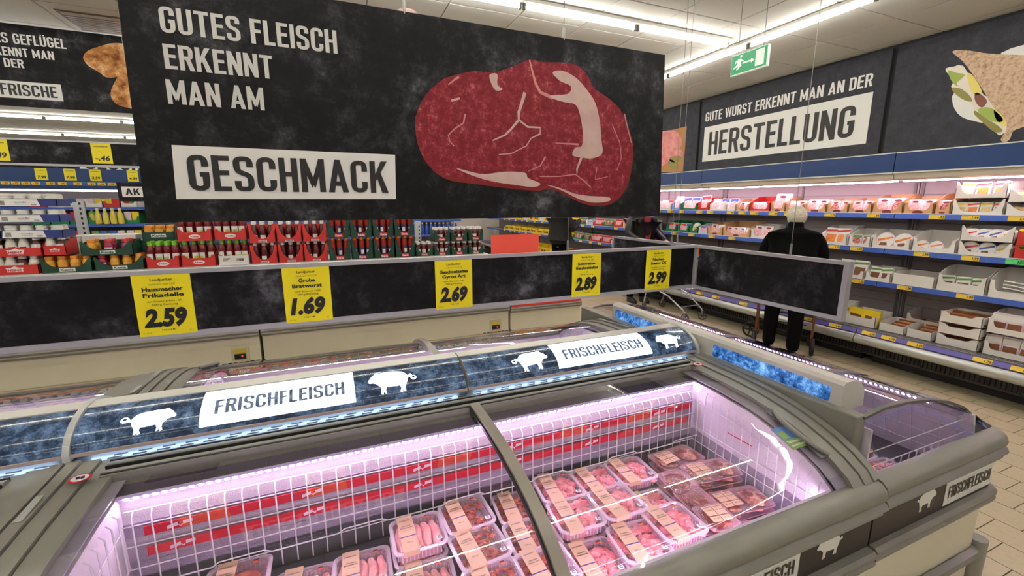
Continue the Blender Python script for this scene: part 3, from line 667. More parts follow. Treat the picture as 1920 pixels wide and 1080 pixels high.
def unit(label, loc, group=None):
    """row freezer, built in world place of the front right unit"""
    cx, cy = .44, 1.165
    e = empty('chest_freezer', (cx, cy, 0), label, 'freezer', group)
    P = dict(parent=e)
    MB().box(x0u + .01, x1u - .01, .722, 1.63, .10, .56).build('body_panel', BEIGE, smooth=False, bevel=.004, **P)
    MB().box(x0u + .04, x1u - .04, .78, 1.60, 0, .10).build('plinth', DARK, smooth=False, **P)
    MB().box(x0u + .004, x1u - .004, .705, .722, .565, .71).build('label_band', BROWN, smooth=False, **P)
    MB().prof(PROF_LEDGE[::-1], x0u + .004, x1u - .004).build('ledge_moulding', GREY, **P)
    MB().prof(PROF_RIM[::-1], x0u + .004, x1u - .004).build('front_rim', GREY, **P)
    # liner
    b = MB(); X0, X1 = x0u + .155, x1u - .175
    b.box(X0, X1, 1.335, 1.35, .60, .945); b.box(X0, X1, .742, .752, .60, .80)
    for xa in (X0 - .012, X1):
        pts = [(.745, .60), (1.345, .60), (1.345, .945), (1.22, .94), (1.05, .925), (.90, .89), (.80, .845), (.745, .80)]
        b.prof(pts[::-1], xa, xa + .012)
    b.build('inner_liner', LINER, smooth=False, **P)
    MB().box(X0, X1, .745, 1.34, .56, .61).build('display_base', FLOORIN, smooth=False, **P)
    MB().box(X0, X1, 1.331, 1.335, .66, .862).build('textured_rear_sheet', mat('grey_textured_sheet', (172, 160, 178), 0.3, .3, bump=.6, bs=300), smooth=False, **P)
    for xa in (X0, X1 - .003): MB().prof([(.75, .61), (1.33, .61), (1.33, .735), (.75, .705)][::-1], xa, xa + .003).build('textured_side_sheet', mat('grey_textured_sheet', (172, 160, 178), 0.3), smooth=False, **P)
    # lower dark return at foot of the rear wall
    MB().prof([(1.335, .61), (1.335, .665), (1.325, .70), (1.33, .61)], X0, X1).build('rear_channel', mat('mid_grey_plastic', (92, 90, 92), 0.4), smooth=False, **P)  # one even mid grey, darker than the liner
    # sloped shoulder above the sides
    for xa, xb in ((x0u + .10, X0), (X1, x1u - .12)):
        MB().sheet([(a, b_ - .014) for a, b_ in GP], min(xa, xb), max(xa, xb), t=.004).build('side_shoulder', mat('violet_grey_plastic', (150, 142, 156), 0.4), **P)
    # end frames in three ribs
    for side in (0, 1):
        for k, (wd, up) in enumerate(((.050, .004), (.040, .010), (.028, .016))):
            o_ = (.0, .054, .098)[k]
            a = (x1u - .125 + o_) if side else (x0u + .125 - o_ - wd)
            MB().sheet([(y, z + up - .02) for y, z in GP] + [(1.49, .974 + up - .02)], a, a + wd, t=.024).build('end_frame_rib', GREY, **P)
        a = x1u - .125 if side else x0u
        MB().sheet([(y, z - .03) for y, z in GP] + [(1.49, .95)], a + .002, a + .123, t=.012).build('end_frame_base', GREYD, **P)
    MB().sheet([(y, z + .008) for y, z in GP[:-1]] + [(1.40, .978)], .425, .458, t=.016).build('middle_bar', mat('grey_brown_bar', (142, 134, 124), 0.35), **P)
    MB().sheet([(y, z + .003) for y, z in GP], .420, .428, t=.012).build('bar_seal', DARK, **P)
    # lids (single-skin curved glass)
    for k, (xa, xb, up) in enumerate(((x0u + .12, .43, .0), (.452, x1u - .12, .006))):
        pts = []
        for i in range(len(GP) - 1):
            for t in range(3): pts.append((GP[i][0] + (GP[i + 1][0] - GP[i][0]) * t / 3, GP[i][1] + (GP[i + 1][1] - GP[i][1]) * t / 3 + up))
        pts.append((GP[-1][0], GP[-1][1] + up))
        b = MB(); n = len(pts)
        b.add([(x, y, z) for x in (xa, xb) for y, z in pts], [(i, n + i, n + i + 1, i + 1) for i in range(n - 1)])
        b.build('glass_lid', GLASS, ang=80, **P)
    # rear trim: stepped mouldings + slotted vent strip
    MB().prof([(1.393, .945), (1.393, .982), (1.42, .986), (1.428, .978), (1.436, .978), (1.443, .99), (1.456, .990), (1.468, .984), (1.468, .945)][::-1], x0u + .10, x1u - .10).build('rear_trim', GREY, **P)
    for ya, yb_ in ((1.398, 1.406), (1.431, 1.436), (1.463, 1.469)): MB().box(x0u + .10, x1u - .10, ya, yb_, .972, .990 if ya > 1.43 else .985).build('trim_groove', DARK, smooth=False, **P)
    MB().box(x0u, x1u, 1.469, 1.64, .93, .980).build('vent_strip', mat('pale_metal_strip', (170, 176, 182), 0.3, 0.5), smooth=False, **P)
    b = MB()
    x = x0u + .07
    while x < x1u - .06:
        for q in range(3): b.add([(x + .010 * q, 1.480 + .016 * q, .9808), (x + .034 + .008 * q, 1.480 + .016 * q, .9808), (x + .036 + .008 * q, 1.4865 + .016 * q, .9808), (x + .002 + .008 * q, 1.4865 + .016 * q, .9808)], [(0, 1, 2, 3)])
        x += .058
    b.build('vent_slots', DARK, smooth=False, kind='stuff', **P)
    # LED lines
    for yy, zz, sg in ((1.333, .944, -1), (.754, .772, 1)):
        MB().prof([(yy, zz), (yy, zz - .010), (yy + sg * .004, zz - .010), (yy + sg * .011, zz)][::(1 if sg < 0 else -1)], x0u + .16, x1u - .18).build('led_carrier', LEDB, smooth=False, **P)
        b = MB(); x = x0u + .17
        while x < x1u - .19:
            q_ = [(x, yy + sg * .0045, zz - .0095), (x + .009, yy + sg * .0045, zz - .0095), (x + .009, yy + sg * .0112, zz - .0008), (x, yy + sg * .0112, zz - .0008)]
            b.add([(c[0], c[1] + sg * .0004, c[2] - .0004) for c in q_], [(0, 1, 2, 3)]); x += .0205
        b.build('led_row', LEDM, smooth=False, kind='stuff', **P)
    MB().box(x0u + .12, x1u - .12, 1.337, 1.395, .940, .946).build('dark_glass_band', mat('dark_violet_housing', (70, 62, 84), 0.25), smooth=False, **P)
    # wire baskets
    b = MB(); xs = [X0 + .03 + .0415 * k for k in range(int((X1 - X0 - .04) / .0415) + 1)]
    for x in xs: b.tube([(x, 1.300, .64), (x, 1.306, .893), (x, 1.322, .905)], .0021, 4)
    for z in (.905, .872, .812, .745, .69): b.cyl((X0 + .01, 1.304 if z < .9 else 1.322, z), (X1 - .01, 1.304 if z < .9 else 1.322, z), .0021, 4, cap=False)
    # bumpy bottom rail
    pts = []; x = X0 + .02; k = 0
    while x < X1 - .05:
        pts += [(x, 1.29, .70), (x + .17, 1.29, .70), (x + .19, 1.285, .715), (x + .30, 1.285, .715), (x + .32, 1.29, .70)]; x += .33
    b.tube(pts, .0022, 4)
    b.build('rear_wire_basket', WIRE, kind='stuff', **P)
    for xa, s in ((X1 - .012, -1), (X0 + .012, 1)):
        b = MB(); y = .775
        while y < 1.30:
            t = gz(y) - .045; b.tube([(xa, y, .63), (xa, y, t - .012), (xa - s * .010, y, t)], .0021, 4); y += .0365
        for z in (.69, .752): b.cyl((xa, .76, z), (xa, 1.30, z), .0019, 4, cap=False)
        b.tube([(xa, y_, gz(y_) - .045 - .055) for y_ in (.80, .9, 1.0, 1.1, 1.2, 1.3)], .0014, 4)
        b.build('side_wire_basket', WIRE, kind='stuff', **P)
    # red price strips with little white brackets
    for z in (.833, .772):
        MB().box(X0 + .05, X1 - .03, 1.309, 1.313, z, z + .026).build('red_price_strip', REDP, smooth=False, **P)
        b = MB(); x = X0 + .10
        while x < X1 - .08:
            for q in ([(0, .004), (.024, .010), (.024, .020), (0, .014)], [(.036, .010), (.058, .012), (.058, .022), (.036, .020)], [(.024, .012), (.030, .004), (.036, .012), (.033, .012), (.030, .008), (.027, .012)]):
                b.flat([(x + p[0], z + p[1]) for p in q], (0, 1.3088, 0), *FU)
            x += .33
        b.build('strip_icons', ICONW, smooth=False, **P)
    # red fill line on the side liner
    MB().box(X1 - .001, X1 - .0002, 1.03, 1.14, .798, .802).build('fill_line', REDP, smooth=False, **P)
    # no-reach sticker
    for sx in (x0u + .068, x1u - .109):
        b = MB(); c = (sx, 1.380, .995)
        b.lathe([(.021, 0), (.021, .0012)], 18, c, 0, 1.15); b.lathe([(.016, .0012), (.016, .0018)], 18, c, 1, 1.15)
        b.obox((c[0] - .004, c[1], c[2] + .0022), (.007, .004, 0), (-.005, .012, 0), (0, 0, .0006), 2); b.obox((c[0] + .006, c[1], c[2] + .0022), (.007, .004, 0), (-.005, .012, 0), (0, 0, .0006), 2)
        b.build('warning_sticker', [STICK, ICONW, DARK], **P)
    # recessed grip on the right lid, eco sticker
    gx = x1u - .135
    b = MB(); pa = [(gx + .018 - .05 * math.sin(PI * t / 8) ** .8, .80 + .20 * t / 8, gz(.80 + .20 * t / 8) + .012 + .010 * math.sin(PI * t / 8)) for t in range(9)]
    b.tube(pa, .0085, 8); b.build('lid_grip', GREY, **P)
    b = MB(); b.sheet([(y, gz(y) + .005) for y in (.80, .85, .90, .95, 1.0)], gx - .022, gx + .02, t=.003).build('grip_recess', GREYD, **P)
    b = MB(); ys = [.845, .866, .887, .908, .93]; q = MB()
    def sk(bb, xa, xb, ya, yb_, m, up=.0075):
        n = 4; bb.add([(x_, ya + (yb_ - ya) * t / n, gz(ya + (yb_ - ya) * t / n) + up) for x_ in (xa, xb) for t in range(n + 1)], [(i, n + 1 + i, n + 2 + i, i + 1) for i in range(n)], m)
    sk(b, gx - .095, gx + .0, .845, .93, 0); sk(b, gx - .095, gx + .0, .845, .880, 1, .0078); sk(b, gx - .088, gx - .055, .884, .912, 1, .008)
    b.text('Die Umwelt liegt', (gx - .088, .866, gz(.866) + .0086), (1, 0, 0), (0, 1, .3), W=.075, H=.008, m=2); b.text('uns am Herzen', (gx - .088, .852, gz(.852) + .0086), (1, 0, 0), (0, 1, .4), W=.07, H=.008, m=2)
    b.build('eco_sticker', [mat('sky_blue_print', (70, 110, 170), 0.4), mat('leaf_green_print', (110, 140, 50), 0.4), ICONW], smooth=False, **P)
    # type plates on the left frame
    b = MB()
    for ya, yb_ in ((1.24, 1.33), (1.02, 1.10)):
        b.obox((x0u + .012, (ya + yb_) / 2, gz((ya + yb_) / 2) + .0235), (.016, 0, 0), (0, yb_ - ya, .006), (0, 0, .0012))
    b.build('type_plate', mat('type_plate_grey', (168, 170, 164), 0.4), smooth=False, **P)
    e.location = loc
    return e
E0 = unit('front chest freezer full of packed fresh meat under curved glass lids', (.44, 1.165, 0))
def band_print(e, items, Y=.7038):
    for kind, x, wd in items:
        b = MB(); q = MB(); t_ = MB()
        if kind == 'pig': b.flat([(x + p[0] * wd, .607 + p[1] * wd * 1.02) for p in pig(True)], (0, Y, 0), *FU, t=.0008)
        if kind == 'pigr': b.flat([(x + p[0] * wd, .607 + p[1] * wd * 1.02) for p in pig()], (0, Y, 0), *FU, t=.0008)
        if kind == 'txt':
            q.flat([(x, .583), (x + wd, .583), (x + wd, .690), (x, .690)], (0, Y, 0), *FU, t=.0008)
            t_.text('FRISCHFLEISCH', (x + wd * .06, Y - .001, .611), *FU, W=wd * .88, H=.050, blk=True)
        if kind != 'txt': b.build('pig_print', WHITE, parent=e, smooth=False)
        else: q.build('label_panel', WHITE, parent=e, smooth=False); t_.build('lettering', BROWN, parent=e, smooth=False)
UL = dup(E0, (-1.88, 1.165, 0), label='left front chest freezer, mostly cut off by the photograph edge')
UB = dup(E0, (.44, 2.155, 0), rot=PI, label='rear chest freezer behind the canopy, its lids facing the cream freezers')
UBL = dup(E0, (-1.88, 2.155, 0), rot=PI, label='rear left chest freezer behind the canopy at the left photograph edge')
band_print(E0, [('pigr', -.55, .12), ('txt', -.35, .42), ('pig', .16, .12), ('pigr', .55, .13), ('txt', .84, .395), ('pig', 1.315, .125)])

# ---------------------------------------------------------------- end cabinet (long side runs away from the viewer)
EX0, EX1, EY0, EY1 = 1.602, 2.47, .672, 2.65
ec = empty('chest_freezer', (2.03, 1.66, 0), 'end cabinet chest freezer closing the island on the aisle side', 'freezer')
P = dict(parent=ec)
MB().box(EX0 + .012, EX1 - .04, .722, EY1 - .05, .10, .56).build('body_panel', BEIGE, smooth=False, bevel=.01, **P)
MB().box(EX0 + .05, EX1 - .1, .80, EY1 - .12, 0, .10).build('plinth', DARK, smooth=False, **P)
def ring_path(ins, rc=.06):
    """U path: front-left, front-right round corner, right side, back corner, back-left"""
    X1 = EX1 - ins; Y0 = EY0 + ins; Y1 = EY1 - ins; p = [(EX0 + .004, Y0)]
    for k in range(7): a = -PI / 2 + k * PI / 12; p.append((X1 - rc + rc * math.cos(a), Y0 + rc + rc * math.sin(a)))
    for k in range(7): a = k * PI / 12; p.append((X1 - rc + rc * math.cos(a), Y1 - rc + rc * math.sin(a)))
    p.append((EX0 + .004, Y1)); return p
def sweep(name, prof, m, rc=.06, **k):
    """prof = (depth inward from outer line, z)"""
    b = MB(); rings = [ring_path(d, max(.012, rc - d)) for d, z in prof]; n = len(rings[0]); q = len(prof)
    V = [(rings[j][i][0], rings[j][i][1], prof[j][1]) for i in range(n) for j in range(q)]
    F = [(i * q + j, i * q + (j + 1) % q, (i + 1) * q + (j + 1) % q, (i + 1) * q + j) for i in range(n - 1) for j in range(q)]
    F += [tuple(range(q)), tuple(range((n - 1) * q, n * q))[::-1]]
    b.add(V, F); return b.build(name, m, **P)
sweep('rim', [(y - .664, z) for y, z in PROF_RIM], GREY, .075)
sweep('ledge_moulding', [(y - .664, z) for y, z in PROF_LEDGE], GREY, .07)
sweep('label_band', [(.035, .565), (.035, .71), (.05, .71), (.05, .565)], BROWN, .07)
sweep('bumper_bar', [(.045, .235), (.02, .24), (.012, .255), (.02, .27), (.045, .275)], mat('metal_bumper', (150, 150, 146), 0.35, 0.6), .07)
band_print(ec, [('pigr', 1.865, .125), ('txt', 2.055, .355)], Y=.7065)
MB().cyl((EX1 + .005, EY0 + .05, .0), (EX1 + .005, EY0 + .05, .295), .034, 12).build('corner_post', mat('stone_grey_bumper', (140, 138, 132), 0.5), **P)
b = MB(); b.box(EX0 + .1, EX1 - .1, EY0 + .06, EY0 + .066, .12, .235); b.build('kick_plate', mat('kick_plate_grey', (150, 152, 140), 0.4), smooth=False, **P)
# liner and base
b = MB(); b.box(EX0 + .06, EX0 + .07, .78, 2.56, .60, .94); b.prof([(2.385, .60), (2.375, .60), (2.285, .885), (2.295, .888)], .75, 2.57, 'y'); b.box(EX0 + .06, EX1 - .08, .742, .752, .60, .80); b.box(EX0 + .06, EX1 - .08, 2.565, 2.575, .60, .80)
b.build('inner_liner', LINER, smooth=False, **P)
MB().box(EX0 + .06, EX1 - .08, .745, 2.57, .55, .60).build('display_base', FLOORIN, smooth=False, **P)
EG = [(1.64, .985), (1.75, 1.0), (1.90, .995), (2.05, .975), (2.20, .94), (2.32, .895), (2.39, .855), (2.425, .815)]
n = len(EG)
b = MB(); b.add([(x, y, z) for y in (.80, 2.53) for x, z in EG], [(i, i + 1, n + i + 1, n + i) for i in range(n - 1)]); b.build('glass_lid', GLASS, ang=80, **P)
for yy, nm in ((.80, 0), (2.53, 1)):
    y2 = .735 if nm == 0 else 2.595
    V = [(x, yy, z) for x, z in EG] + [(x + (0 if x < 1.7 else 0), y2, .815) for x, z in EG]
    b = MB(); b.add(V, [(i, i + 1, n + i + 1, n + i) for i in range(n - 1)]); b.build('end_glass', GLASS, ang=80, **P)
for yy in (.80, 1.10, 1.66, 2.51):
    tt = .012 if yy in (.80, 2.51) else .03
    b = MB(); b.sheet([(x, z + .002) for x, z in EG][::-1], yy - tt / 2, yy + tt, axis='y', t=-.012 if False else .010); b.build('lid_frame', GREYD, **P)
for a in (0, .036, .07):
    MB().box(2.36 + a * .9, 2.385 + a * .9, .84, 2.49, .86 - a * .55, .868 - a * .55).build('side_trim', GREYD, smooth=False, **P)
MB().box(1.607, 1.66, .80, 2.56, .60, .99).build('inner_frame', GREY, smooth=False, bevel=.006, **P)
for xa, za, sg in ((1.668, .962, 1), (2.235, .905, -1)):
    MB().prof([(xa, za), (xa, za - .010), (xa + sg * .004, za - .010), (xa + sg * .011, za)][::(1 if sg < 0 else -1)], .86, 2.47, 'y').build('led_carrier', LEDB, smooth=False, **P)
    b = MB(); y = .87
    while y < 2.46:
        b.add([(xa + sg * .0049, y, za - .010), (xa + sg * .0049, y + .009, za - .010), (xa + sg * .0116, y + .009, za - .0013), (xa + sg * .0116, y, za - .0013)], [(0, 1, 2, 3)]); y += .0205
    b.build('led_row', mat('end_cabinet_led', (240, 225, 255), 0.4, emit=32, ecol=(246, 214, 255)), smooth=False, kind='stuff', **P)
MB().sheet([(2.235, .912), (2.32, .880), (2.39, .84), (2.42, .80)][::-1], .76, 2.56, axis='y', t=.004).build('dark_glass_band', mat('dark_violet_housing', (70, 62, 84), 0.25), **P)
b = MB()
y = .80
while y < 2.55: b.tube([(2.362, y, .61), (2.285, y, .86)], .0021, 4); b.tube([(1.69, y, .61), (1.69, y, .90)], .0021, 4); y += .05
x = 1.72
while x < 2.35: b.tube([(x, .775, .61), (x, .775, .80)], .0021, 4); b.tube([(x, 2.545, .61), (x, 2.545, .80)], .0021, 4); x += .05
for z in (.66, .73, .80, .86): b.cyl((2.362 - (z - .61) * .31, .78, z), (2.362 - (z - .61) * .31, 2.55, z), .0021, 4, cap=False); b.cyl((1.69, .78, z), (1.69, 2.55, z), .0021, 4, cap=False); b.cyl((1.69, 2.545, z), (2.37, 2.545, z), .0021, 4, cap=False); b.cyl((1.69, .775, z), (2.37, .775, z), .0021, 4, cap=False)
b.build('wire_basket', WIRE, kind='stuff', **P)

# ---------------------------------------------------------------- canopy over the seam of the two rows
CAN = ramp_mat('backlit_slate_print', [(0.34, (14, 20, 30)), (0.48, (36, 50, 70)), (0.60, (84, 106, 134)), (0.78, (170, 196, 222))], scale=15, detail=14, rough=0.18, rgh=0.8, emit=.55, coat=.5)
CANB = ramp_mat('bright_blue_backlit_print', [(0.36, (8, 16, 36)), (0.48, (36, 80, 140)), (0.60, (110, 160, 210)), (0.8, (240, 250, 255))], scale=22, detail=14, rough=0.25, rgh=0.85, emit=1.0)
LITW = mat('backlit_white_print', (245, 250, 255), 0.25, emit=1.35, ecol=(226, 240, 255))
LITT = ramp_mat('backlit_grey_letter', [(0.4, (50, 64, 88)), (0.6, (104, 120, 146))], scale=60, emit=.3)
CREAMP = mat('cream_white_canopy', (206, 202, 192), 0.35)
def cpt(x, v, up=0.0):
    a = v * PI / 2; return (x, 1.66 - (.155 + up) * math.cos(a), 1.004 + (.088 + up) * math.sin(a))
def curved(b, pts2, faces, m=0, up=.0008, cuts=10):
    bm = bmesh.new(); vs = [bm.verts.new((p[0], p[1], 0)) for p in pts2]
    for f in faces:
        try: bm.faces.new([vs[i] for i in f])
        except Exception: pass
    vmin = min(p[1] for p in pts2); vmax = max(p[1] for p in pts2)
    for k in range(1, cuts):
        v = k / cuts
        if vmin < v < vmax: bmesh.ops.bisect_plane(bm, geom=bm.verts[:] + bm.edges[:] + bm.faces[:], plane_co=(0, v, 0), plane_no=(0, 1, 0))
    bm.verts.index_update()
    b.add([cpt(q.co.x, q.co.y, up) for q in bm.verts], [tuple(q.index for q in f.verts) for f in bm.faces], m); bm.free()
def curved_poly(b, poly, m=0, up=.0008):
    t = tessellate_polygon([[Vector((p[0], p[1], 0)) for p in poly]]); F = []
    for a, bb, c in t:
        A, B, C = (Vector(poly[i]) for i in (a, bb, c)); F.append((a, bb, c) if (B - A).cross(C - A) > 0 else (a, c, bb))
    curved(b, poly, F, m, up)
def curved_text(b, s, x, v, W, H, m=0, up=.0016):
    g, F, asp = block_geo(s); curved(b, [(x + q[0] * W, v + q[1] * H) for q in g], F, m, up, 16)
def canopy(xa, xb, label, prints):
    e = empty('light_canopy', ((xa + xb) / 2, 1.66, 1.0), label, 'illuminated canopy')
    N = 12
    core = [(1.66 - .153 * math.cos(k / N * PI), 1.002 + .086 * math.sin(k / N * PI)) for k in range(N + 1)]
    MB().prof(core + [(1.76, .996), (1.70, .9815), (1.62, .9815), (1.56, .996)], xa + .004, xb - .004).build('canopy_housing', CREAMP, parent=e, ang=60)
    MB().box(xa, xb, 1.499, 1.512, .999, 1.008).build('lower_edge', mat('pinkish_edge', (190, 170, 168), 0.4), parent=e, smooth=False)
    MB().box(xa + .03, xb - .03, 1.53, 1.54, .992, .996).build('under_light', mat('pale_blue_under_light', (200, 225, 255), 0.4, emit=5), parent=e, smooth=False)
    b = MB(); b.box(xa, xb, 1.63, 1.69, 1.0885, 1.0935); b.build('top_edge', CREAMP, parent=e, smooth=False)
    b = MB(); M_ = 24
    b.add([cpt(x, .02 + .92 * k / M_) for x in (xa + .003, xb - .003) for k in range(M_ + 1)], [(k, M_ + 1 + k, M_ + 2 + k, k + 1) for k in range(M_)])
    b.build('front_print', CAN, parent=e, ang=60)
    bw, bt = MB(), MB()
    for k, x, wd in prints:
        if k in 'pP':
            pg = pig(k == 'P'); H = .62
            curved_poly(bw, [(x + p[0] * wd, .20 + p[1] * wd * 5.6) for p in pg])
            # curly tail
            tx = x + (-.02 if k == 'p' else 1.02) * wd
            curved_poly(bw, [(tx + math.cos(a) * .011, .50 + math.sin(a) * .055) for a in [i * PI / 5 for i in range(10)]])
            curved_poly(bw, [(tx + math.cos(a) * .005, .51 + math.sin(a) * .025) for a in [i * PI / 4 for i in range(8)]], m=1, up=.0012)
        if k == 't':
            curved_poly(bw, [(x, .14), (x + wd, .14), (x + wd - .002, .86), (x + .002, .86)][::1])
            curved_text(bt, 'FRISCHFLEISCH', x + wd * .085, .36, wd * .84, .27)
    bw.build('light_print', [LITW, CAN], parent=e, smooth=False)
    if bt.v: bt.build('lettering', LITT, parent=e, smooth=False)
    return e
def ring(e, x):
    b = MB(); N = 14; o_, i_ = [], []
    for k in range(N + 1):
        a = PI * k / N; o_.append((1.66 - .167 * math.cos(a), .99 + .110 * math.sin(a))); i_.append((1.66 - .15 * math.cos(a), .99 + .092 * math.sin(a)))
    b.prof((o_ + i_[::-1]), x - .008, x + .008, cap=True).build('end_ring', mat('pale_grey_ring', (190, 190, 186), 0.3), parent=e, ang=50)
c1_ = canopy(-.716, .446, 'illuminated curved canopy with FRISCHFLEISCH between two pigs, nearer the viewer', [('p', -.598, .125), ('t', -.412, .458), ('P', .092, .158)])
ring(c1_, -.722)
c2_ = canopy(.452, 1.60, 'illuminated curved canopy with FRISCHFLEISCH between two pigs, beside the end cabinet', [('p', .665, .150), ('t', .85, .49), ('P', 1.39, .135)])
ring(c2_, 1.606)
canopy(-3.05, -.73, 'illuminated curved canopy at the left photograph edge, no lettering in view', [])
# cross canopy on the end cabinet
cc = empty('light_canopy', (1.71, 1.56, .965), 'straight cream cross canopy with blue lit panels on the end cabinet', 'illuminated canopy')
MB().prof([(1.64, .972), (1.64, 1.068), (1.655, 1.080), (1.70, 1.080), (1.74, 1.066), (1.768, 1.035), (1.772, 1.0), (1.772, .972)][::-1], .872, 2.24, 'y').build('canopy_housing', CREAMP, parent=cc, ang=30)
b = MB()
for ya, yb_ in ((.912, 1.44), (1.80, 2.205)):
    rr_ = .008; pts = []
    for cx_, cz_, a0 in ((ya + rr_, .993 + rr_, PI), (yb_ - rr_, .993 + rr_, 1.5 * PI), (yb_ - rr_, 1.050 - rr_, 0), (ya + rr_, 1.050 - rr_, .5 * PI)):
        for k in range(4): pts.append((-(cx_ + rr_ * math.cos(a0 + k * PI / 6)), cz_ + rr_ * math.sin(a0 + k * PI / 6)))
    b = MB(); b.flat(pts[::-1], (1.64, 0, 0), *FW, t=.0012); b.build('light_print', CANB, parent=cc, smooth=False)
for ya in (.88, 2.16):
    b = MB(); b.box(1.642, 1.648, ya, ya + .11, .918, .972); b.box(1.642, 1.74, ya, ya + .11, .908, .918); b.box(1.642, 1.70, ya, ya + .006, .918, .972); b.build('mounting_bracket', CREAMP, parent=cc, smooth=False)

# ---------------------------------------------------------------- cream freezers across the aisle (seen from outside)
def plain_freezer(x0, x1, label, red=False, group=None, box=True):
    e = empty('chest_freezer', ((x0 + x1) / 2, 4.9, 0), label, 'freezer', group); d = 4.45 - .665; P = dict(parent=e)
    MB().box(x0 + .01, x1 - .01, 4.47, 5.30, .26, .575).build('body_panel', BEIGE, smooth=False, bevel=.004, **P)
    MB().box(x0 + .01, x1 - .01, 4.472, 5.30, .03, .252).build('base_panel', mat('tan_base_panel', (186, 164, 128), 0.5), smooth=False, **P)
    MB().box(x0 + .005, x1 - .005, 4.452, 4.47, .232, .262).build('bumper_strip', mat('tan_bumper', (176, 156, 126), 0.5), smooth=False, bevel=.006, **P)
    b = MB(); b.prof([(a + d - .02, z + (-.030 if red else -.006)) for a, z in PROF_LEDGE][::-1], x0 + .004, x1 - .004); b.build('ledge_moulding', GREY, **P)
    if red: MB().box(x0 + .01, x1 - .01, 4.448, 4.46, .544, .66).build('red_price_band', mat('red_band', (214, 52, 40), 0.5), smooth=False, **P)
    MB().box(x0 + .01, x1 - .01, 4.462, 5.30, .575, .86).build('upper_body', GREY, smooth=False, bevel=.02, **P)
    MB().box(x0 + .03, x1 - .03, 4.55, 5.25, .862, .875).build('lid', mat('dull_lid', (150, 152, 160), 0.15), smooth=False, **P)
    if box:
        cx = x0 + 1.42 + (.0 if x0 > -1 else -.06)
        cx = x1 - (.17 if x0 > -1 else .175)
        MB().box(cx - .07, cx + .07, 4.462, 4.472, .275, .42).build('thermostat_frame', mat('pale_frame', (196, 188, 160), 0.4), smooth=False, **P)
        MB().box(cx - .05, cx + .05, 4.458, 4.463, .36, .40).build('yellow_label', mat('ochre_label', (196, 176, 66), 0.4), smooth=False, **P)
        b = MB(); b.box(cx - .045, cx + .045, 4.456, 4.463, .305, .352); b.box(cx + .01, cx + .022, 4.455, 4.457, .325, .338, 1); b.build('display', [DARK, mat('red_display_led', (255, 40, 30), 0.4, emit=2)], smooth=False, **P)
        b = MB()
        for k in range(8):
            for q in range(2): b.box(cx - .15 + .045 * k, cx - .118 + .045 * k, 4.4665, 4.4705, .245 + .018 * q + .005, .252 + .018 * q + .005)
        b.build('vent_slots', DARK, smooth=False, kind='stuff', **P)
    return e
plain_freezer(-.648, 1.848, 'cream chest freezer side panel, middle one of the row across the aisle')
plain_freezer(-3.15, -.652, 'cream chest freezer side panel at the left of the row across the aisle')
plain_freezer(1.852, 2.80, 'short cream chest freezer with a red band at the aisle end of the row', red=True, box=False)
# ================================================================ WALL COOLER (five modules along the right wall)
CREAMC = mat('cream_cooler_canopy', (206, 196, 178), 0.4)
BACKP = mat('pale_cooler_back', (170, 160, 164), 0.45)
SHELFM = mat('grey_metal_shelf', (120, 116, 114), 0.45, .2)
COOLL = mat('pink_white_cooler_led', (255, 225, 245), 0.4, emit=COOL_E, ecol=(255, 218, 238))
GTAG = mat('green_tag', (90, 220, 110), 0.5)
SH = [(5.50, 1.60), (5.42, 1.235), (5.38, .885)]        # shelf front x, z
XL, ZL = 5.15, .39
MODS = [(-2.3, .2), (.2, 2.70), (2.70, 5.2), (5.2, 7.7), (7.7, 10.2), (10.2, 12.7), (12.7, 15.2)]
T1 = {6.274: '1.19', 5.981: '1.49', 5.719: '.99', 5.328: '1.29', 5.115: '1.79', 4.741: '.89', 4.542: '1.19', 4.345: '1.59', 4.066: '-.99', 3.845: '1.19', 3.341: '1.29', 2.893: '-.99', 2.65: '-.99', 2.349: '-.95', 2.105: '1.59', 1.797: '1.49'}
T2 = {5.77: '1.99', 5.377: '1.19', 5.2: '1.39', 4.97: '1.49', 4.603: '1.39', 3.196: '1.79', 2.966: '1.59', 2.382: '1.99', 2.019: '1.99', 1.73: 'NEU'}
T3 = {5.6: '1.29', 4.9: '1.99', 4.1: '1.49', 2.88: '1.59', 2.453: '1.89', 1.988: '1.99'}
T0 = {4.859: '2.49', 4.559: '1.99', 4.094: '2.29', 3.237: '1.99', 2.915: '1.49', 2.583: '2.99', 2.407: '1.59', 2.187: '3.99', 1.712: '1.79', 1.479: '1.99'}
for T in (T1, T2, T3, T0):
    y = 6.7
    while y < 13.5: T[round(y, 2)] = ''; y += random.choice((.35, .42, .5))
nm = ['nearest the viewer, outside the photograph', 'with the sandwich banner above', 'with the HERSTELLUNG banner above', 'with the ham banner above', 'behind the standing man', 'far along the wall', 'farthest along the wall']
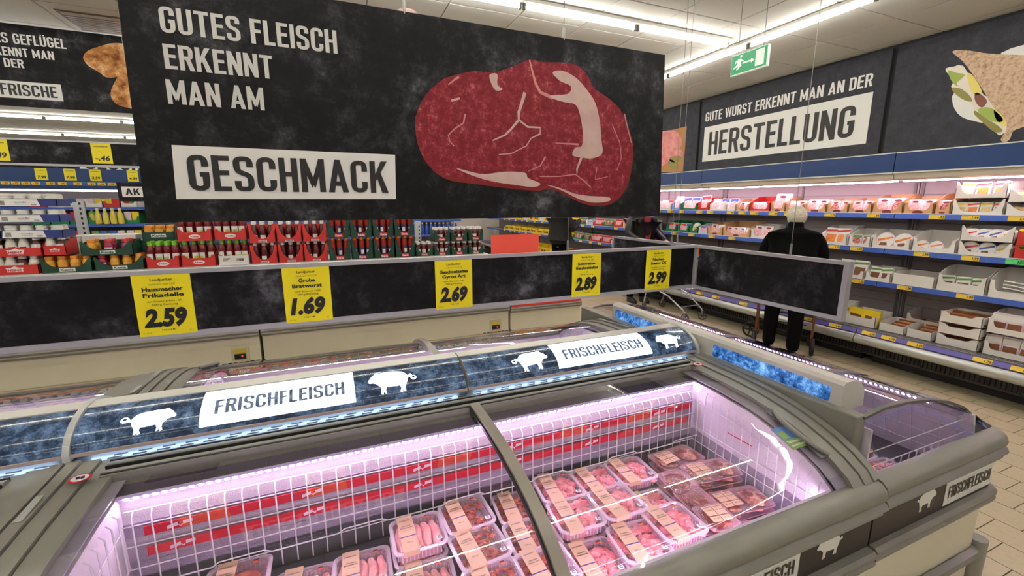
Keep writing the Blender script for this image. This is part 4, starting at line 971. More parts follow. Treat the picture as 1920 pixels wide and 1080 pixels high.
for (ya, yb_), lab in zip(MODS, nm):
    e = empty('display_cooler', (5.5, (ya + yb_) / 2, 0), 'open wall cooler module with blue header and stocked shelves, ' + lab, 'refrigerated shelf')
    P = dict(parent=e); g = .004; A, B = ya + g, yb_ - g
    MB().box(5.35, 5.37, A, B, 2.02, 2.205).build('blue_header', BLUE, smooth=False, **P)
    b = MB(); b.box(5.345, 5.52, A, B, 2.205, 2.215); b.box(5.345, 5.375, A, B, 2.008, 2.02); b.box(5.37, 5.9, A, B, 2.03, 2.20, 1); b.build('header_trim', [mat('white_trim', (215, 215, 210), 0.4), SOFF], smooth=False, **P)
    MB().prof([(5.36, 2.008), (5.38, 1.955), (5.44, 1.94), (5.90, 1.94), (5.90, 2.03), (5.36, 2.03)][::-1], A, B, 'y').build('canopy_underside', CREAMC, smooth=False, **P)
    MB().box(5.50, 5.52, A + .02, B - .02, 1.928, 1.938).build('cooler_led_tube', COOLL, smooth=False, **P)
    MB().box(5.88, 5.94, A, B, .40, 1.94).build('back_panel', BACKP, smooth=False, bevel=.003, **P)
    b = MB()
    z = .6
    while z < 1.9: b.box(5.879, 5.8805, A + .05, B - .05, z, z + .006); z += .1
    for yy in (A + .03, (A + B) / 2, B - .03): b.box(5.868, 5.881, yy - .012, yy + .012, .42, 1.93)
    b.build('slotted_upright', SHELFM, smooth=False, kind='stuff', **P)
    for k, (xs, zs) in enumerate(SH):
        sh = MB().box(xs + .006, 5.868, A, B, zs - .022, zs - .004).build('shelf', SHELFM, smooth=False, **P)
        rl = MB().prof([(xs, zs - .048), (xs - .006, zs - .045), (xs + .001, zs + .004), (xs + .008, zs + .004), (xs + .006, zs - .05)][::-1], A, B, 'y').build('price_rail', RAILB, parent=sh, world=False)
        b = MB(); b.box(xs + .004, xs + .01, A, B, zs + .004, zs + .010); b.build('shelf_lip', WHITE, parent=sh, world=False, smooth=False)
        for q in (sh,):
            pass
        sh.location = (0, 0, 0)
        rl.location = e.location * -1; 
        for ch in sh.children: ch.location = e.location * -1
        for yt, pr_ in (T1, T2, T3)[k].items():
            if A < yt - .06 and yt + .06 < B:
                b = MB(); b.flat([(-yt - .062, zs - .043), (-yt + .062, zs - .043), (-yt + .062, zs - .001), (-yt - .062, zs - .001)], (xs - .0075, 0, 0), *FW, t=.001)
                if pr_: b.text(pr_, (xs - .0088, yt - .012, zs - .034), *FW, W=.046, H=.022, m=1, bold=.02, shear=.15); b.text('Frischware 1 kg = 9.90', (xs - .0088, yt + .056, zs - .012), *FW, W=.045, H=.005, m=1, bold=0)
                t = b.build('price_tag', [GTAG if pr_ == 'NEU' else YTAG, BLACKP], parent=sh, world=False, smooth=False); t.location = e.location * -1
    # base deck
    MB().box(XL + .03, 5.88, A, B, .34, .395).build('deck', SHELFM, smooth=False, **P)
    b = MB(); y = A + .01
    while y < B: b.box(XL + .005, XL + .10, y, y + .004, .395, .401); y += .016
    for xx in (XL + .008, XL + .09): b.box(xx, xx + .004, A, B, .399, .404)
    b.build('front_grille', CHROME, smooth=False, kind='stuff', **P)
    rl = MB().prof([(XL, .345), (XL - .012, .35), (XL + .004, .392), (XL + .012, .392), (XL + .01, .345)][::-1], A, B, 'y').build('deck_price_rail', mat('violet_blue_rail', (104, 98, 176), 0.4), **P)
    for yt, pr_ in T0.items():
        if A < yt - .06 and yt + .06 < B:
            b = MB(); ax = Vector((.016, 0, .042)).normalized(); o_ = Vector((XL - .0125, 0, .351))
            b.flat([(-yt - .062, 0), (-yt + .062, 0), (-yt + .062, .040), (-yt - .062, .040)], o_, (0, -1, 0), ax, t=.001)
            if pr_: b.text(pr_, o_ + Vector((-.0015, yt - .012, .008)), (0, -1, 0), ax, W=.046, H=.022, m=1, bold=.02, shear=.15)
            b.build('price_tag', [YTAG, BLACKP], smooth=False, **P)
    pf = [(XL + .02, .345), (XL - .018, .335), (XL - .04, .31), (XL - .045, .28), (XL - .03, .25), (XL + .0, .235), (XL + .10, .228), (XL + .10, .345)]
    MB().prof(pf, A, B, 'y').build('silver_bumper', SILVER, **P)
    MB().box(5.30, 5.88, A, B, .10, .34).build('lower_body', mat('dark_grey_body', (56, 54, 52), 0.5), smooth=False, **P)  # lower body in one even dark grey
    b = MB(); y = A + .02
    while y < B - .02: b.box(5.285, 5.302, y, y + .018, .12, .22); y += .034
    b.build('kick_grille', DARK, smooth=False, kind='stuff', **P)
    MB().box(5.42, 5.88, A + .05, B - .05, 0, .10).build('plinth', DARK, smooth=False, **P)

# ---------------------------------------------------------------- cartons and packs
KRAFT = mat('tan_carton', (206, 160, 116), 0.7, var=.05, vs=12)
WCART = mat('white_carton', (232, 227, 221), 0.6, var=.03, vs=8)
WBLU = mat('white_blue_carton', (200, 208, 224), 0.6); REDC = mat('red_carton', (196, 44, 38), 0.55, var=.04, vs=10); GRNC = mat('dark_green_carton', (14, 60, 42), 0.55)
GRN2 = mat('bright_green_carton', (20, 120, 66), 0.5); LBLU = mat('light_blue_carton', (130, 160, 210), 0.5); ORGC = mat('orange_carton', (226, 120, 30), 0.5); BLUC = mat('blue_carton', (36, 52, 120), 0.5)
def carton(kind, w, d, hf, hb, m, style='U', logo=None):
    """shelf display carton: front at local -y, origin front bottom centre"""
    t = .004; b = MB(); hw = w / 2
    b.box(-hw, hw, 0, d, 0, t)
    b.box(-hw, hw, d - t, d, t, hb)
    for s in (-1, 1):
        xa = s * hw; xb = s * (hw - t)
        b.prof([(0, t), (d, t), (d, hb), (d * .55, hb * .96 if style != 'low' else hb), (0, hf if style == 'low' else (hf + hb) / 2)][::-1 if False else 1], min(xa, xb), max(xa, xb), 'x')
    if style == 'U':      # front with a window: low centre, taller posts
        pw = min(.03, w * .14); ph = (hf + hb) / 2
        P_ = [(-hw, t), (hw, t), (hw, ph), (hw - pw, ph)] + [(hw - pw - .03 * (1 - math.cos(a)), hf + (ph - hf) * (1 - math.sin(a))) for a in (PI / 6, PI / 3, PI / 2)] + [(-hw + pw + .03 * (1 - math.cos(a)), hf + (ph - hf) * (1 - math.sin(a))) for a in (PI / 2, PI / 3, PI / 6)] + [(-hw + pw, ph), (-hw, ph)]
    elif style == 'V': P_ = [(-hw, t), (hw, t), (hw, hb), (hw - .012, hb), (hw - w * .16, hf + .02), (hw - w * .26, hf), (-hw + w * .26, hf), (-hw + w * .16, hf + .02), (-hw + .012, hb), (-hw, hb)]
    elif style == 'O':
        pw = .02; top = hb; cx = [(math.cos(a) * (hw - pw), hf + (hb - hf) * (1 - math.sin(a) * 1.0)) for a in [PI * k / 8 for k in range(9)]]
        P_ = [(-hw, t), (hw, t), (hw, top)] + [(x_, z_) for x_, z_ in cx] + [(-hw, top)]
    else: P_ = [(-hw, t), (hw, t), (hw, hf), (-hw, hf)]
    b.flat(P_, (0, t, 0), (1, 0, 0), (0, 0, 1), t=t)
    # back side of the front wall
    b.flat([(-x, z) for x, z in P_][::1], (0, t + .0005, 0), (-1, 0, 0), (0, 0, 1), t=0)
    o = b.build(kind, m, smooth=False)
    if logo:
        q = MB(); L_ = logo[0]
        if L_ == 'oval':
            rw = min(.045, w * .2); q.lathe([(rw, 0), (rw, .001)], 16, (0, 0, 0)); q.v = [(x, -.0008 - z, hf * .5 + y * .42) for x, y, z in q.v]; q.f = [f[::-1] for f in q.f]
            q.text(logo[1], (0, -.0022, hf * .5 - rw * .14), *FU, W=rw * 1.3, H=rw * .3, m=1, bold=.03, align='c') if logo[1] else None
            q.build('carton_logo', logo[2], parent=o, world=False, smooth=False)
        elif L_ == 'plate':
            pw, ph, cz = logo[3]; q.flat([(-pw / 2, cz - ph / 2), (pw / 2, cz - ph / 2), (pw / 2, cz + ph / 2), (-pw / 2, cz + ph / 2)], (0, 0, 0), *FU, t=.001)
            q.text(logo[1], (0, -.0014, cz - ph * .28), *FU, W=pw * .82, H=ph * .56, m=1, bold=.03, align='c')
            q.build('carton_logo', logo[2], parent=o, world=False, smooth=False)
        elif L_ == 'keystone':
            pw, cz = logo[3], hf * .5; ph = pw * .3
            q.flat([(-pw * .42, cz - ph * .5), (pw * .42, cz - ph * .5), (pw * .42, cz + ph * .1), (pw * .5, cz + ph * .5), (pw * .2, cz + ph * .55), (0, cz + ph * .9), (-pw * .2, cz + ph * .55), (-pw * .5, cz + ph * .5), (-pw * .42, cz + ph * .1)], (0, 0, 0), *FU, t=.001)
            q.text(logo[1], (0, -.0014, cz - ph * .3), *FU, W=pw * .74, H=ph * .5, m=1, bold=.04, align='c')
            q.build('carton_logo', logo[2], parent=o, world=False, smooth=False)
        elif L_ == 'bar':
            cz = hf * .55
            for k in range(14): x_ = w * .08 + k * .0045; q.box(x_, x_ + random.choice((.0015, .003)), -.0012, 0, cz - .012, cz + .012, 1)
            for k in range(4): q.box(-w * .36, -w * .36 + .06 - .01 * k, -.0012, 0, cz + .012 - .008 * k, cz + .015 - .008 * k, 1)
            q.box(0, .001, -.001, 0, cz, cz + .001); q.build('barcode', logo[2], parent=o, world=False, smooth=False)
    return o
def rslab(b, w, h, t, r=.012, m=0, y=0, z=0, x=0):
    """rounded upright slab facing -y, bottom at z"""
    pts = []
    for cx, cz, a0 in ((w / 2 - r, r, -PI / 2), (w / 2 - r, h - r, 0), (-w / 2 + r, h - r, PI / 2), (-w / 2 + r, r, PI)):
        for k in range(3): pts.append((x + cx + r * math.cos(a0 + k * PI / 4), z + cz + r * math.sin(a0 + k * PI / 4)))
    b.prof([(p[0], p[1]) for p in pts], y, y + t, 'y', m) if False else b.flat(pts, (0, y + t, 0), (1, 0, 0), (0, 0, 1), m, t)
    return b
HAM = ramp_mat('sliced_pink_ham', [(0.35, (212, 138, 142)), (0.55, (230, 176, 176)), (0.7, (246, 218, 216))], scale=30, detail=4, rough=0.35)
HAMF = mat('glossy_clear_sachet', (226, 206, 214), 0.12, coat=.5); SALM = ramp_mat('marbled_salami', [(0.42, (150, 62, 62)), (0.6, (206, 150, 144))], scale=70, detail=2, rough=0.35)
OVAL = mat('maroon_oval_label', (120, 44, 50), 0.4); REDPK = mat('red_pack_print', (200, 30, 46), 0.35); BLUPK = mat('blue_pack_print', (60, 90, 170), 0.35); YELPK = mat('yellow_pack_print', (232, 200, 40), 0.4); BRNPK = mat('brown_food', (120, 74, 44), 0.6, var=.3, vs=60)
ORPK = mat('orange_food_print', (222, 130, 60), 0.5, var=.3, vs=50); GRNPK = mat('green_pack_print', (90, 140, 60), 0.4); BREADP = mat('bread_slice', (226, 196, 140), 0.6, var=.15, vs=40); FOILP = mat('crinkled_foil', (190, 186, 180), 0.22, .6, bump=.8, bs=90)
PK = {}
def proto(name, fn):
    o, = [fn()]; o.location = (0, -6, -3); PK[name] = o; return o
def mk_ham(content, lab):
    def f():
        b = MB(); rslab(b, .125, .165, .010, .012); o = b.build('cold_cut_pack', HAMF, smooth=False)
        b = MB(); pts = [(.048 * math.cos(a), .072 + .056 * math.sin(a)) for a in [k * PI / 8 for k in range(16)]]; b.flat(pts, (0, -.0002, 0), *FU, t=.003); b.build('slices', content, parent=o, world=False, smooth=False)
        b = MB()
        if lab == 'oval': b.flat([(.030 * math.cos(a), .137 + .012 * math.sin(a)) for a in [k * PI / 7 for k in range(14)]], (0, -.0003, 0), *FU, t=.003); m = OVAL
        else: b.flat([(-.055, .12), (.055, .12), (.055, .158), (-.055, .158)], (0, -.0003, 0), *FU, t=.0015); m = {'red': REDPK, 'blue': BLUPK, 'white': WHITE, 'green': GRNPK, 'yellow': YELPK}[lab]
        b.build('pack_label', m, parent=o, world=False, smooth=False); return o
    return f
proto('ham', mk_ham(HAM, 'oval')); proto('salami', mk_ham(SALM, 'oval')); proto('hamred', mk_ham(HAM, 'red')); proto('hamblue', mk_ham(HAM, 'blue')); proto('hamwhite', mk_ham(HAM, 'white')); proto('salgreen', mk_ham(SALM, 'green'))
def mk_box(c1, c2, c3=None, w=.10, h=.15, t=.03, name='food_box'):
    def f():
        o = MB().box(-w / 2, w / 2, 0, t, 0, h).build(name, c1, smooth=False, bevel=.002)
        b = MB(); b.flat([(-w * .38, h * .12), (w * .38, h * .12), (w * .38, h * .62), (-w * .38, h * .62)], (0, 0, 0), *FU, t=.0015); b.build('window_print', c2, parent=o, world=False, smooth=False)
        if c3: b = MB(); b.flat([(-w * .5, h * .74), (w * .5, h * .80), (w * .5, h * .92), (-w * .5, h * .88)], (0, 0, 0), *FU, t=.0012); b.build('colour_stripe', c3, parent=o, world=False, smooth=False)
        return o
    return f
proto('sandbox', mk_box(WHITE, BREADP, YELPK)); proto('sandbox2', mk_box(WHITE, ORPK, REDPK)); proto('whitebox', mk_box(WHITE, ORPK)); proto('brownbox', mk_box(WHITE, BRNPK, GRNPK, .11, .16)); proto('redbox', mk_box(WHITE, ORPK, REDPK, .12, .17))
proto('flatbox', mk_box(BRNPK, ORPK, YELPK, .15, .11, .035, 'flat_pack')); proto('yellowbag', mk_box(YELPK, BRNPK, None, .12, .14, .05, 'pouch'))
def f_pouch():
    b = MB(); n = 8; V = []
    for k in range(7):
        t = k / 6; hw = .055; tk = .018 * math.sin(PI * min(1, t * 1.15 + .05)) ** .7 + .0015 if t < .85 else .0015
        for i in range(n): a = 2 * PI * i / n; V.append((hw * max(-1, min(1, 1.3 * math.cos(a))), .02 + tk * math.sin(a), t * .17))
    b.add(V, [(k * n + i, k * n + (i + 1) % n, (k + 1) * n + (i + 1) % n, (k + 1) * n + i) for k in range(6) for i in range(n)] + [tuple(range(n))[::-1], tuple(range(6 * n, 7 * n))])
    o = b.build('nut_pouch', HAMF); b = MB(); b.flat([(-.042, .015), (.042, .015), (.042, .09), (-.042, .09)], (0, .001, 0), *FU, t=.001); b.build('visible_nuts', BRNPK, parent=o, world=False, smooth=False)
    b = MB(); b.flat([(-.052, .105), (.052, .105), (.052, .15), (-.052, .15)], (0, .006, 0), *FU, t=.001); b.build('pack_label', WHITE, parent=o, world=False, smooth=False); return o
proto('pouch', f_pouch)
def f_cup(c, nm_='round_salad_cup'):
    def f():
        b = MB(); b.lathe([(.045, 0), (.056, .030), (.060, .032), (.060, .035), (.055, .037)], 16); b.v = [(x, .04 - z, y + .06) for x, y, z in b.v]; b.f = [q[::-1] for q in b.f]
        o = b.build(nm_, HAMF); b = MB(); b.lathe([(.053, .0372), (.053, .0382)], 16); b.flat([(-.04, -.012), (.045, .022), (.040, .034), (-.048, .004)], (0, 0, .0388), (1, 0, 0), (0, 1, 0), 1, 0); b.flat([(-.03, -.04), (.02, -.035), (.012, -.012), (-.026, -.018)], (0, 0, .0388), (1, 0, 0), (0, 1, 0), 2, 0)
        b.v = [(x, .04 - z, y + .06) for x, y, z in b.v]; b.f = [q[::-1] for q in b.f]; b.build('lid_print', [WHITE, c, BRNPK], parent=o, world=False, smooth=False); return o
    return f
proto('cupred', f_cup(REDPK)); proto('cupblue', f_cup(BLUPK)); proto('cupyel', f_cup(YELPK)); proto('cupor', f_cup(ORPK, 'round_dip_pack'))
def f_sand():
    b = MB(); b.prof([(-.07, 0), (.07, 0), (.075, .02), (.05, .075), (-.055, .08), (-.075, .03)], 0, .05, 'y')
    b.v = [(x, y, z) for x, y, z in b.v]; b.f = [q[::-1] for q in b.f]; o = b.build('wrapped_sandwich', BREADP, smooth=False, bevel=.004)
    b = MB(); b.prof([(-.074, .022), (.074, .022), (.072, .034), (-.073, .036)], -.002, .048, 'y', 0); b.prof([(-.07, .045), (.066, .042), (.062, .052), (-.068, .056)], -.002, .048, 'y', 1); b.f = [q[::-1] for q in b.f]; b.build('filling', [WHITE, ORPK], parent=o, world=False, smooth=False); return o
proto('sandwich', f_sand)
def f_foil():
    b = MB(); b.tube([(-.16 + .04 * k, 0, .012 + .002 * math.sin(k * 2)) for k in range(9)], .011, 7); return b.build('foil_sausage_pack', FOILP)
proto('foil', f_foil)
def f_flat():
    o = MB().box(-.075, .075, 0, .11, 0, .016).build('flat_pack', BRNPK, smooth=False, bevel=.002); b = MB(); b.flat([(-.07, .005), (.07, .005), (.07, .105), (-.07, .105)], (0, 0, .016), (1, 0, 0), (0, 1, 0), 0, .0008); b.flat([(-.06, .05), (.05, .05), (.05, .09), (-.06, .09)], (0, 0, .0172), (1, 0, 0), (0, 1, 0), 1, .0004); b.build('top_label', [ORPK, CHKW], parent=o, world=False, smooth=False); return o
proto('flat', f_flat)
ORD = ['first', 'second', 'third', 'fourth', 'fifth', 'sixth', 'seventh', 'eighth', 'ninth', 'tenth', 'eleventh', 'twelfth', 'thirteenth', 'fourteenth', 'fifteenth', 'sixteenth', 'seventeenth', 'eighteenth', 'nineteenth', 'twentieth', 'twenty-first', 'twenty-second', 'twenty-third', 'twenty-fourth', 'twenty-fifth']
SHN = ['top shelf', 'second shelf', 'third shelf', 'bottom deck']
SNAME = {'ham': 'ham pack', 'salami': 'salami pack', 'hamred': 'red label pack', 'hamblue': 'blue label pack', 'hamwhite': 'white label pack', 'salgreen': 'green label pack', 'sandbox': 'sandwich box', 'sandbox2': 'red sandwich box', 'whitebox': 'white box', 'brownbox': 'brown box', 'redbox': 'red striped box',
         'flatbox': 'small pack', 'yellowbag': 'yellow pouch', 'pouch': 'nut pouch', 'cupred': 'red cup', 'cupblue': 'blue cup', 'cupyel': 'yellow cup', 'cupor': 'round pack', 'sandwich': 'sandwich', 'foil': 'foil pack', 'flat': 'flat pack'}
def wcarton(y0, y1, si, m, hf, hb, kinds, lab, style='U', logo=None, d=.30, z0=0, num=None, n=None, name='display_carton', kw='', tilt=.22, xo=.012, rows=1):
    """carton on wall cooler shelf si between y0<y1 ; kinds = pack kinds in a row"""
    if si < 2 and hb < .2 and not (z0 or 'tier' in lab or 'lower one' in lab): hb = min(.225, hb * 1.25)
    wd = abs(y1 - y0) - .008; cy = (y0 + y1) / 2; xs, zs = (SH + [(XL + .11, ZL + .013)])[si]
    z = zs + z0 - (.004 if si < 3 else 0)
    o = carton(name, wd, d, hf, hb, m, style, logo); o.location = (xs + xo, cy, z); o.rotation_euler.z = -PI / 2
    full = '%s on the %s, %s' % (lab, SHN[si], num); hb0 = hb
    tag(o, full, 'carton', 'display cartons in the wall cooler')
    k = len(kinds); packs = 0
    for rI in range(rows):
        for i, kd in enumerate(kinds):
            if not kd: continue
            src = PK[kd]; off = -wd / 2 + wd * (i + .5) / k
            dep = .03 + .06 * rI + random.uniform(0, .01)
            ty = random.uniform(-.08, .08)
            sc = max(.8, min(1.5, (wd / k - .006) / .125)) if kd[:3] in ('ham', 'sal') else max(.8, min(1.4, (wd / k - .006) / .115))
            if kd.startswith('cup'): sc = max(.9, min(1.7, (wd / k) / (.105 if z0 or 'cups' in lab else .115)))
            if kd == 'pouch': sc = 1.0
            if kd in ('sandwich', 'foil', 'flat'): sc = 1
            pos = ORD[i] + ('' if rows == 1 else ' front' if rI == 0 else ' rear' if rI == rows - 1 and rows == 2 else (' lowest', ' second', ' third', ' fourth', ' fifth', ' top')[rI]) 
            p = dup(src, group='packs in the ' + full, label='%s %s, %s, %s' % (pos, SNAME[kd], lab, SHN[si]), scale=(sc, 1, min(sc, (.30 if si == 3 else .21 if kd.startswith('cup') and 'cups' not in lab else .16 if kd.startswith('cup') else .24) / (.12 if kd.startswith('cup') else .165))))
            p.location = (xs + xo + dep, cy - off, z + .006)
            p.rotation_euler = (-tilt - .05 * rI, ty, -PI / 2); packs += 1
            if kd in ('foil',): p.location.z += .06 + .03 * i; p.rotation_euler = (0, .12, -PI / 2 + .3); p.location.x += .05; p.location.y = cy
            if kd == 'flat': p.rotation_euler = (0, 0, -PI / 2 + ty); p.location.z = z + .006 + .0185 * rI + (0.001 if i == 0 else 0)
    return o
PNAME = {'ham': 'pink sliced ham pack with oval label', 'salami': 'marbled salami pack with oval label', 'hamred': 'ham pack with red label', 'hamblue': 'ham pack with blue label', 'hamwhite': 'ham pack with white label', 'salgreen': 'salami pack with green label',
         'sandbox': 'white sandwich box with window', 'sandbox2': 'white sandwich box with red stripe', 'whitebox': 'white food box', 'brownbox': 'white box of brown bites', 'redbox': 'white box with red stripe', 'flatbox': 'small brown pack', 'yellowbag': 'yellow snack pouch',
         'pouch': 'clear nut pouch', 'cupred': 'round salad cup with red stripe', 'cupblue': 'round salad cup with blue stripe', 'cupyel': 'round salad cup with yellow stripe', 'cupor': 'round white dip pack', 'sandwich': 'wrapped sandwich', 'foil': 'long foil-wrapped sausage pack', 'flat': 'flat brown pack'}
OV = ('oval', '', [OVAL, WHITE]); OVR = ('oval', '', [REDPK, WHITE])
SMALLTXT = ('bar', '', [WHITE, BLACKP])
# top shelf, from the near (right) end
q = [(1.56, 1.894, WCART, .05, .11, ['sandwich', 'sandwich'], 'white carton of sandwiches, lower tier', 'first from the right', 'V'),
     (1.902, 2.256, WCART, .035, .15, ['sandbox', 'sandbox2', 'sandbox', 'sandbox2'], 'white carton of sandwich boxes, lower tier', 'second from the right', 'V'),
     (2.264, 2.385, KRAFT, .05, .17, ['salami'], 'narrow tan carton of dark salami', 'left of the sandwich boxes', 'U'),
     (2.392, 2.640, KRAFT, .05, .15, ['ham', 'ham'], 'tan carton with two pink ham packs', 'two left of sandwich boxes', 'U'),
     (2.646, 2.922, KRAFT, .05, .17, ['ham', 'salami'], 'tan carton of bacon and ham packs', 'above the left -.99 tag', 'U'),
     (2.930, 3.160, KRAFT, .045, .14, ['ham', 'ham'], 'tan carton of ham packs', 'above the light part of the rail', 'U'),
     (3.167, 3.400, KRAFT, .045, .14, ['salami', 'ham'], 'tan carton of salami and ham', 'right of the grey-haired woman', 'U'),
     (3.408, 3.670, KRAFT, .045, .13, ['ham', 'ham'], 'tan carton with big ham slices', 'right of the woman\'s head', 'U'),
     (3.678, 3.915, KRAFT, .045, .13, ['hamwhite', 'ham'], 'tan carton of white and pink packs', 'above the woman\'s head', 'U'),
     (3.923, 4.125, KRAFT, .05, .20, ['ham'], 'tall tan carton with one pack', 'left of the woman\'s head', 'U'),
     (4.135, 4.443, REDC, .04, .17, ['hamwhite', 'hamwhite', 'hamred'], 'red carton of white and pink packs', 'left of the woman', 'U'),
     (4.452, 4.665, KRAFT, .04, .15, ['salami', 'hamwhite'], 'tan carton of pale packs', 'left of the red carton', 'U'),
     (4.675, 4.833, WCART, .04, .13, ['hamblue'], 'small white carton with blue label pack', 'fifth from the left', 'U'),
     (4.842, 5.150, WCART, .04, .14, ['hamwhite', 'hamblue'], 'white carton with red writing', 'fourth from the left', 'U'),
     (5.165, 5.390, REDC, .05, .21, ['hamred'], 'tall red carton with pink pack', 'third from the left', 'U'),
     (5.400, 5.750, GRN2, .04, .16, ['hamblue', 'hamblue'], 'green carton with pale packs', 'second from the left', 'U'),
     (5.760, 5.978, LBLU, .05, .15, ['hamwhite'], 'light blue carton', 'beside the steak banner edge', 'U'),
     (5.985, 6.27, WCART, .05, .14, ['hamwhite', 'hamred'], 'white carton with dark base', 'partly behind the steak banner', 'U')]
for y0, y1, m, hf, hb, kd, lab, num, st in q: wcarton(y0, y1, 0, m, hf, hb, kd, lab, st, OV if m is KRAFT else None, num=num, rows=2 if m is KRAFT else 1)
wcarton(1.56, 1.894, 0, WCART, .05, .11, ['sandwich', 'sandwich'], 'white carton of sandwiches, upper tier', 'V', None, z0=.124, num='first from the right')
wcarton(1.902, 2.256, 0, WCART, .035, .15, ['sandbox', 'sandbox2', 'sandbox2'], 'white carton of sandwich boxes, upper tier', 'V', None, z0=.162, num='second from the right')
# second shelf
q = [(1.45, 1.765, REDC, .06, .12, ['flatbox', 'flatbox'], 'red carton of small packs, lower one', 'at the right photograph edge', 'V'),
     (1.775, 2.128, WCART, .04, .135, ['cupred', 'cupblue', 'cupyel'], 'white carton of round salad cups, lower tier', 'beside red cartons', 'V'),
     (2.140, 2.480, WCART, .05, .17, ['cupor', 'cupor', ''], 'white carton of round dip packs', 'left of the salad cups', 'U'),
     (2.492, 2.835, WCART, .04, .16, ['cupor', 'cupor'], 'white carton of overlapping round packs', 'above the 1.99 tag', 'U'),
     (2.850, 3.070, WCART, .04, .16, ['salgreen', 'salgreen'], 'white carton of green packs', 'above the 1.59 tag', 'U'),
     (3.085, 3.370, WCART, .04, .18, ['redbox', 'redbox'], 'white carton of red striped boxes', 'right of the woman', 'U'),
     (4.03, 4.318, WCART, .04, .20, ['ham', 'ham'], 'tall-backed white carton of ham packs', 'left of the woman', 'U'),
     (4.328, 4.785, KRAFT, .05, .18, ['ham', 'ham', 'ham', 'ham'], 'wide tan carton of pink packs', 'second left of the woman', 'U'),
     (4.800, 5.070, KRAFT, .05, .16, ['ham', 'hamwhite'], 'tan carton of pale packs', 'third left of the woman', 'U'),
     (5.080, 5.262, WBLU, .05, .14, ['hamblue', 'hamred'], 'blue and white carton', 'fourth left of the woman', 'U'),
     (5.272, 5.450, GRN2, .05, .15, ['cupyel'], 'green carton with a yellow round pack', 'fifth left of the woman', 'U'),
     (5.462, 5.715, GRN2, .05, .16, ['hamred', 'hamblue'], 'nearer green and white carton', 'right of the standing man', 'U'),
     (5.728, 5.985, GRN2, .05, .16, ['hamred', 'hamred'], 'farther green and white carton', 'right of the standing man', 'U')]
for y0, y1, m, hf, hb, kd, lab, num, st in q: wcarton(y0, y1, 1, m, hf, hb, kd, lab, st, OV if m is KRAFT else None, num=num)
wcarton(1.45, 1.765, 1, REDC, .06, .12, ['flatbox', 'flatbox'], 'red carton of small packs, upper one', 'V', None, z0=.128, num='at the right photograph edge')
wcarton(1.775, 2.128, 1, WCART, .04, .135, ['cupred', 'cupblue', 'cupblue', 'cupyel'], 'white carton of round salad cups, upper tier', 'V', None, z0=.142, num='beside red cartons', rows=2)
# third shelf
q = [(1.40, 1.858, WCART, .07, .26, ['foil', 'foil', 'foil'], 'white carton of foil-wrapped sausages', 'at the right photograph edge', 'U'),
     (1.870, 2.218, WCART, .09, .24, ['brownbox', 'brownbox', 'brownbox'], 'tall white carton of three boxes', 'left of the foil sausages', 'U'),
     (2.230, 2.580, WCART, .12, .14, ['flat', 'flat', 'flat'], 'low white carton nearly empty', 'middle of the view', 'low'),
     (2.592, 2.830, WCART, .045, .15, ['brownbox', 'brownbox'], 'white carton of nut cake boxes', 'behind the empty rail end', 'U'),
     (2.842, 3.15, WCART, .045, .14, ['brownbox', 'brownbox'], 'white carton of brown bites', 'beside the empty rail end', 'U'),
     (3.95, 4.25, KRAFT, .05, .12, ['flatbox', 'flatbox'], 'tan carton of small packs', 'left of the woman', 'U'),
     (4.32, 4.60, KRAFT, .05, .14, ['flatbox', 'flatbox'], 'tan carton with corner posts', 'second left of the woman', 'V'),
     (4.68, 4.98, WCART, .05, .12, ['cupor', 'cupor'], 'white carton of round packs', 'third left of the woman', 'U'),
     (5.06, 5.50, ORGC, .13, .15, ['', ''], 'open orange carton', 'above the middle of the far rail', 'low')]
for y0, y1, m, hf, hb, kd, lab, num, st in q: wcarton(y0, y1, 2, m, hf, hb, kd, lab, st, None, num=num, rows=2 if 'nearly' in lab else 1)
# bottom deck
q = [(1.36, 1.775, WCART, .05, .19, ['pouch', 'pouch', 'pouch', 'pouch'], 'white carton of nut pouches, lower tier', 'at the right photograph edge', 'U', 0),
     (1.36, 1.775, WCART, .05, .19, ['pouch', 'pouch', 'pouch', 'pouch'], 'white carton of nut pouches, upper tier', 'at the right photograph edge', 'U', .198),
     (1.80, 2.10, WCART, .07, .10, ['flat', 'flat'], 'lowest of three stacked low cartons', 'left of the nut pouches', 'V', 0),
     (1.80, 2.10, WCART, .07, .10, ['flat', 'flat'], 'middle one of three stacked low cartons', 'left of the nut pouches', 'V', .108),
     (1.80, 2.10, WCART, .07, .10, ['flat', 'flat'], 'topmost of three stacked low cartons', 'left of the nut pouches', 'V', .216),
     (2.125, 2.33, WCART, .08, .11, ['flat'], 'low white carton of orange packs', 'right of the flat packs', 'low', 0),
     (2.345, 2.57, WCART, .08, .11, ['flat'], 'low white carton of flat packs', 'third from the stacked cartons', 'low', 0),
     (2.60, 2.90, WCART, .09, .15, ['yellowbag', 'yellowbag'], 'white carton of yellow pouches', 'behind the empty rail end', 'U', 0),
     (2.93, 3.20, WCART, .09, .20, ['yellowbag', 'yellowbag'], 'tall white carton of yellow pouches', 'hidden behind the empty rail', 'U', 0)]
for y0, y1, m, hf, hb, kd, lab, num, st, z0 in q: wcarton(y0, y1, 3, m, hf, hb, kd, lab, st, None, num=num, z0=z0, rows=6 if 'low white' in lab else 4 if 'of three' in lab else 1, tilt=.1)
wcarton(2.16, 2.50, 3, WCART, .12, .22, ['flat', 'flat'], 'tall rear white carton', 'U', None, num='under the 1.89 tag', xo=.34, rows=4)
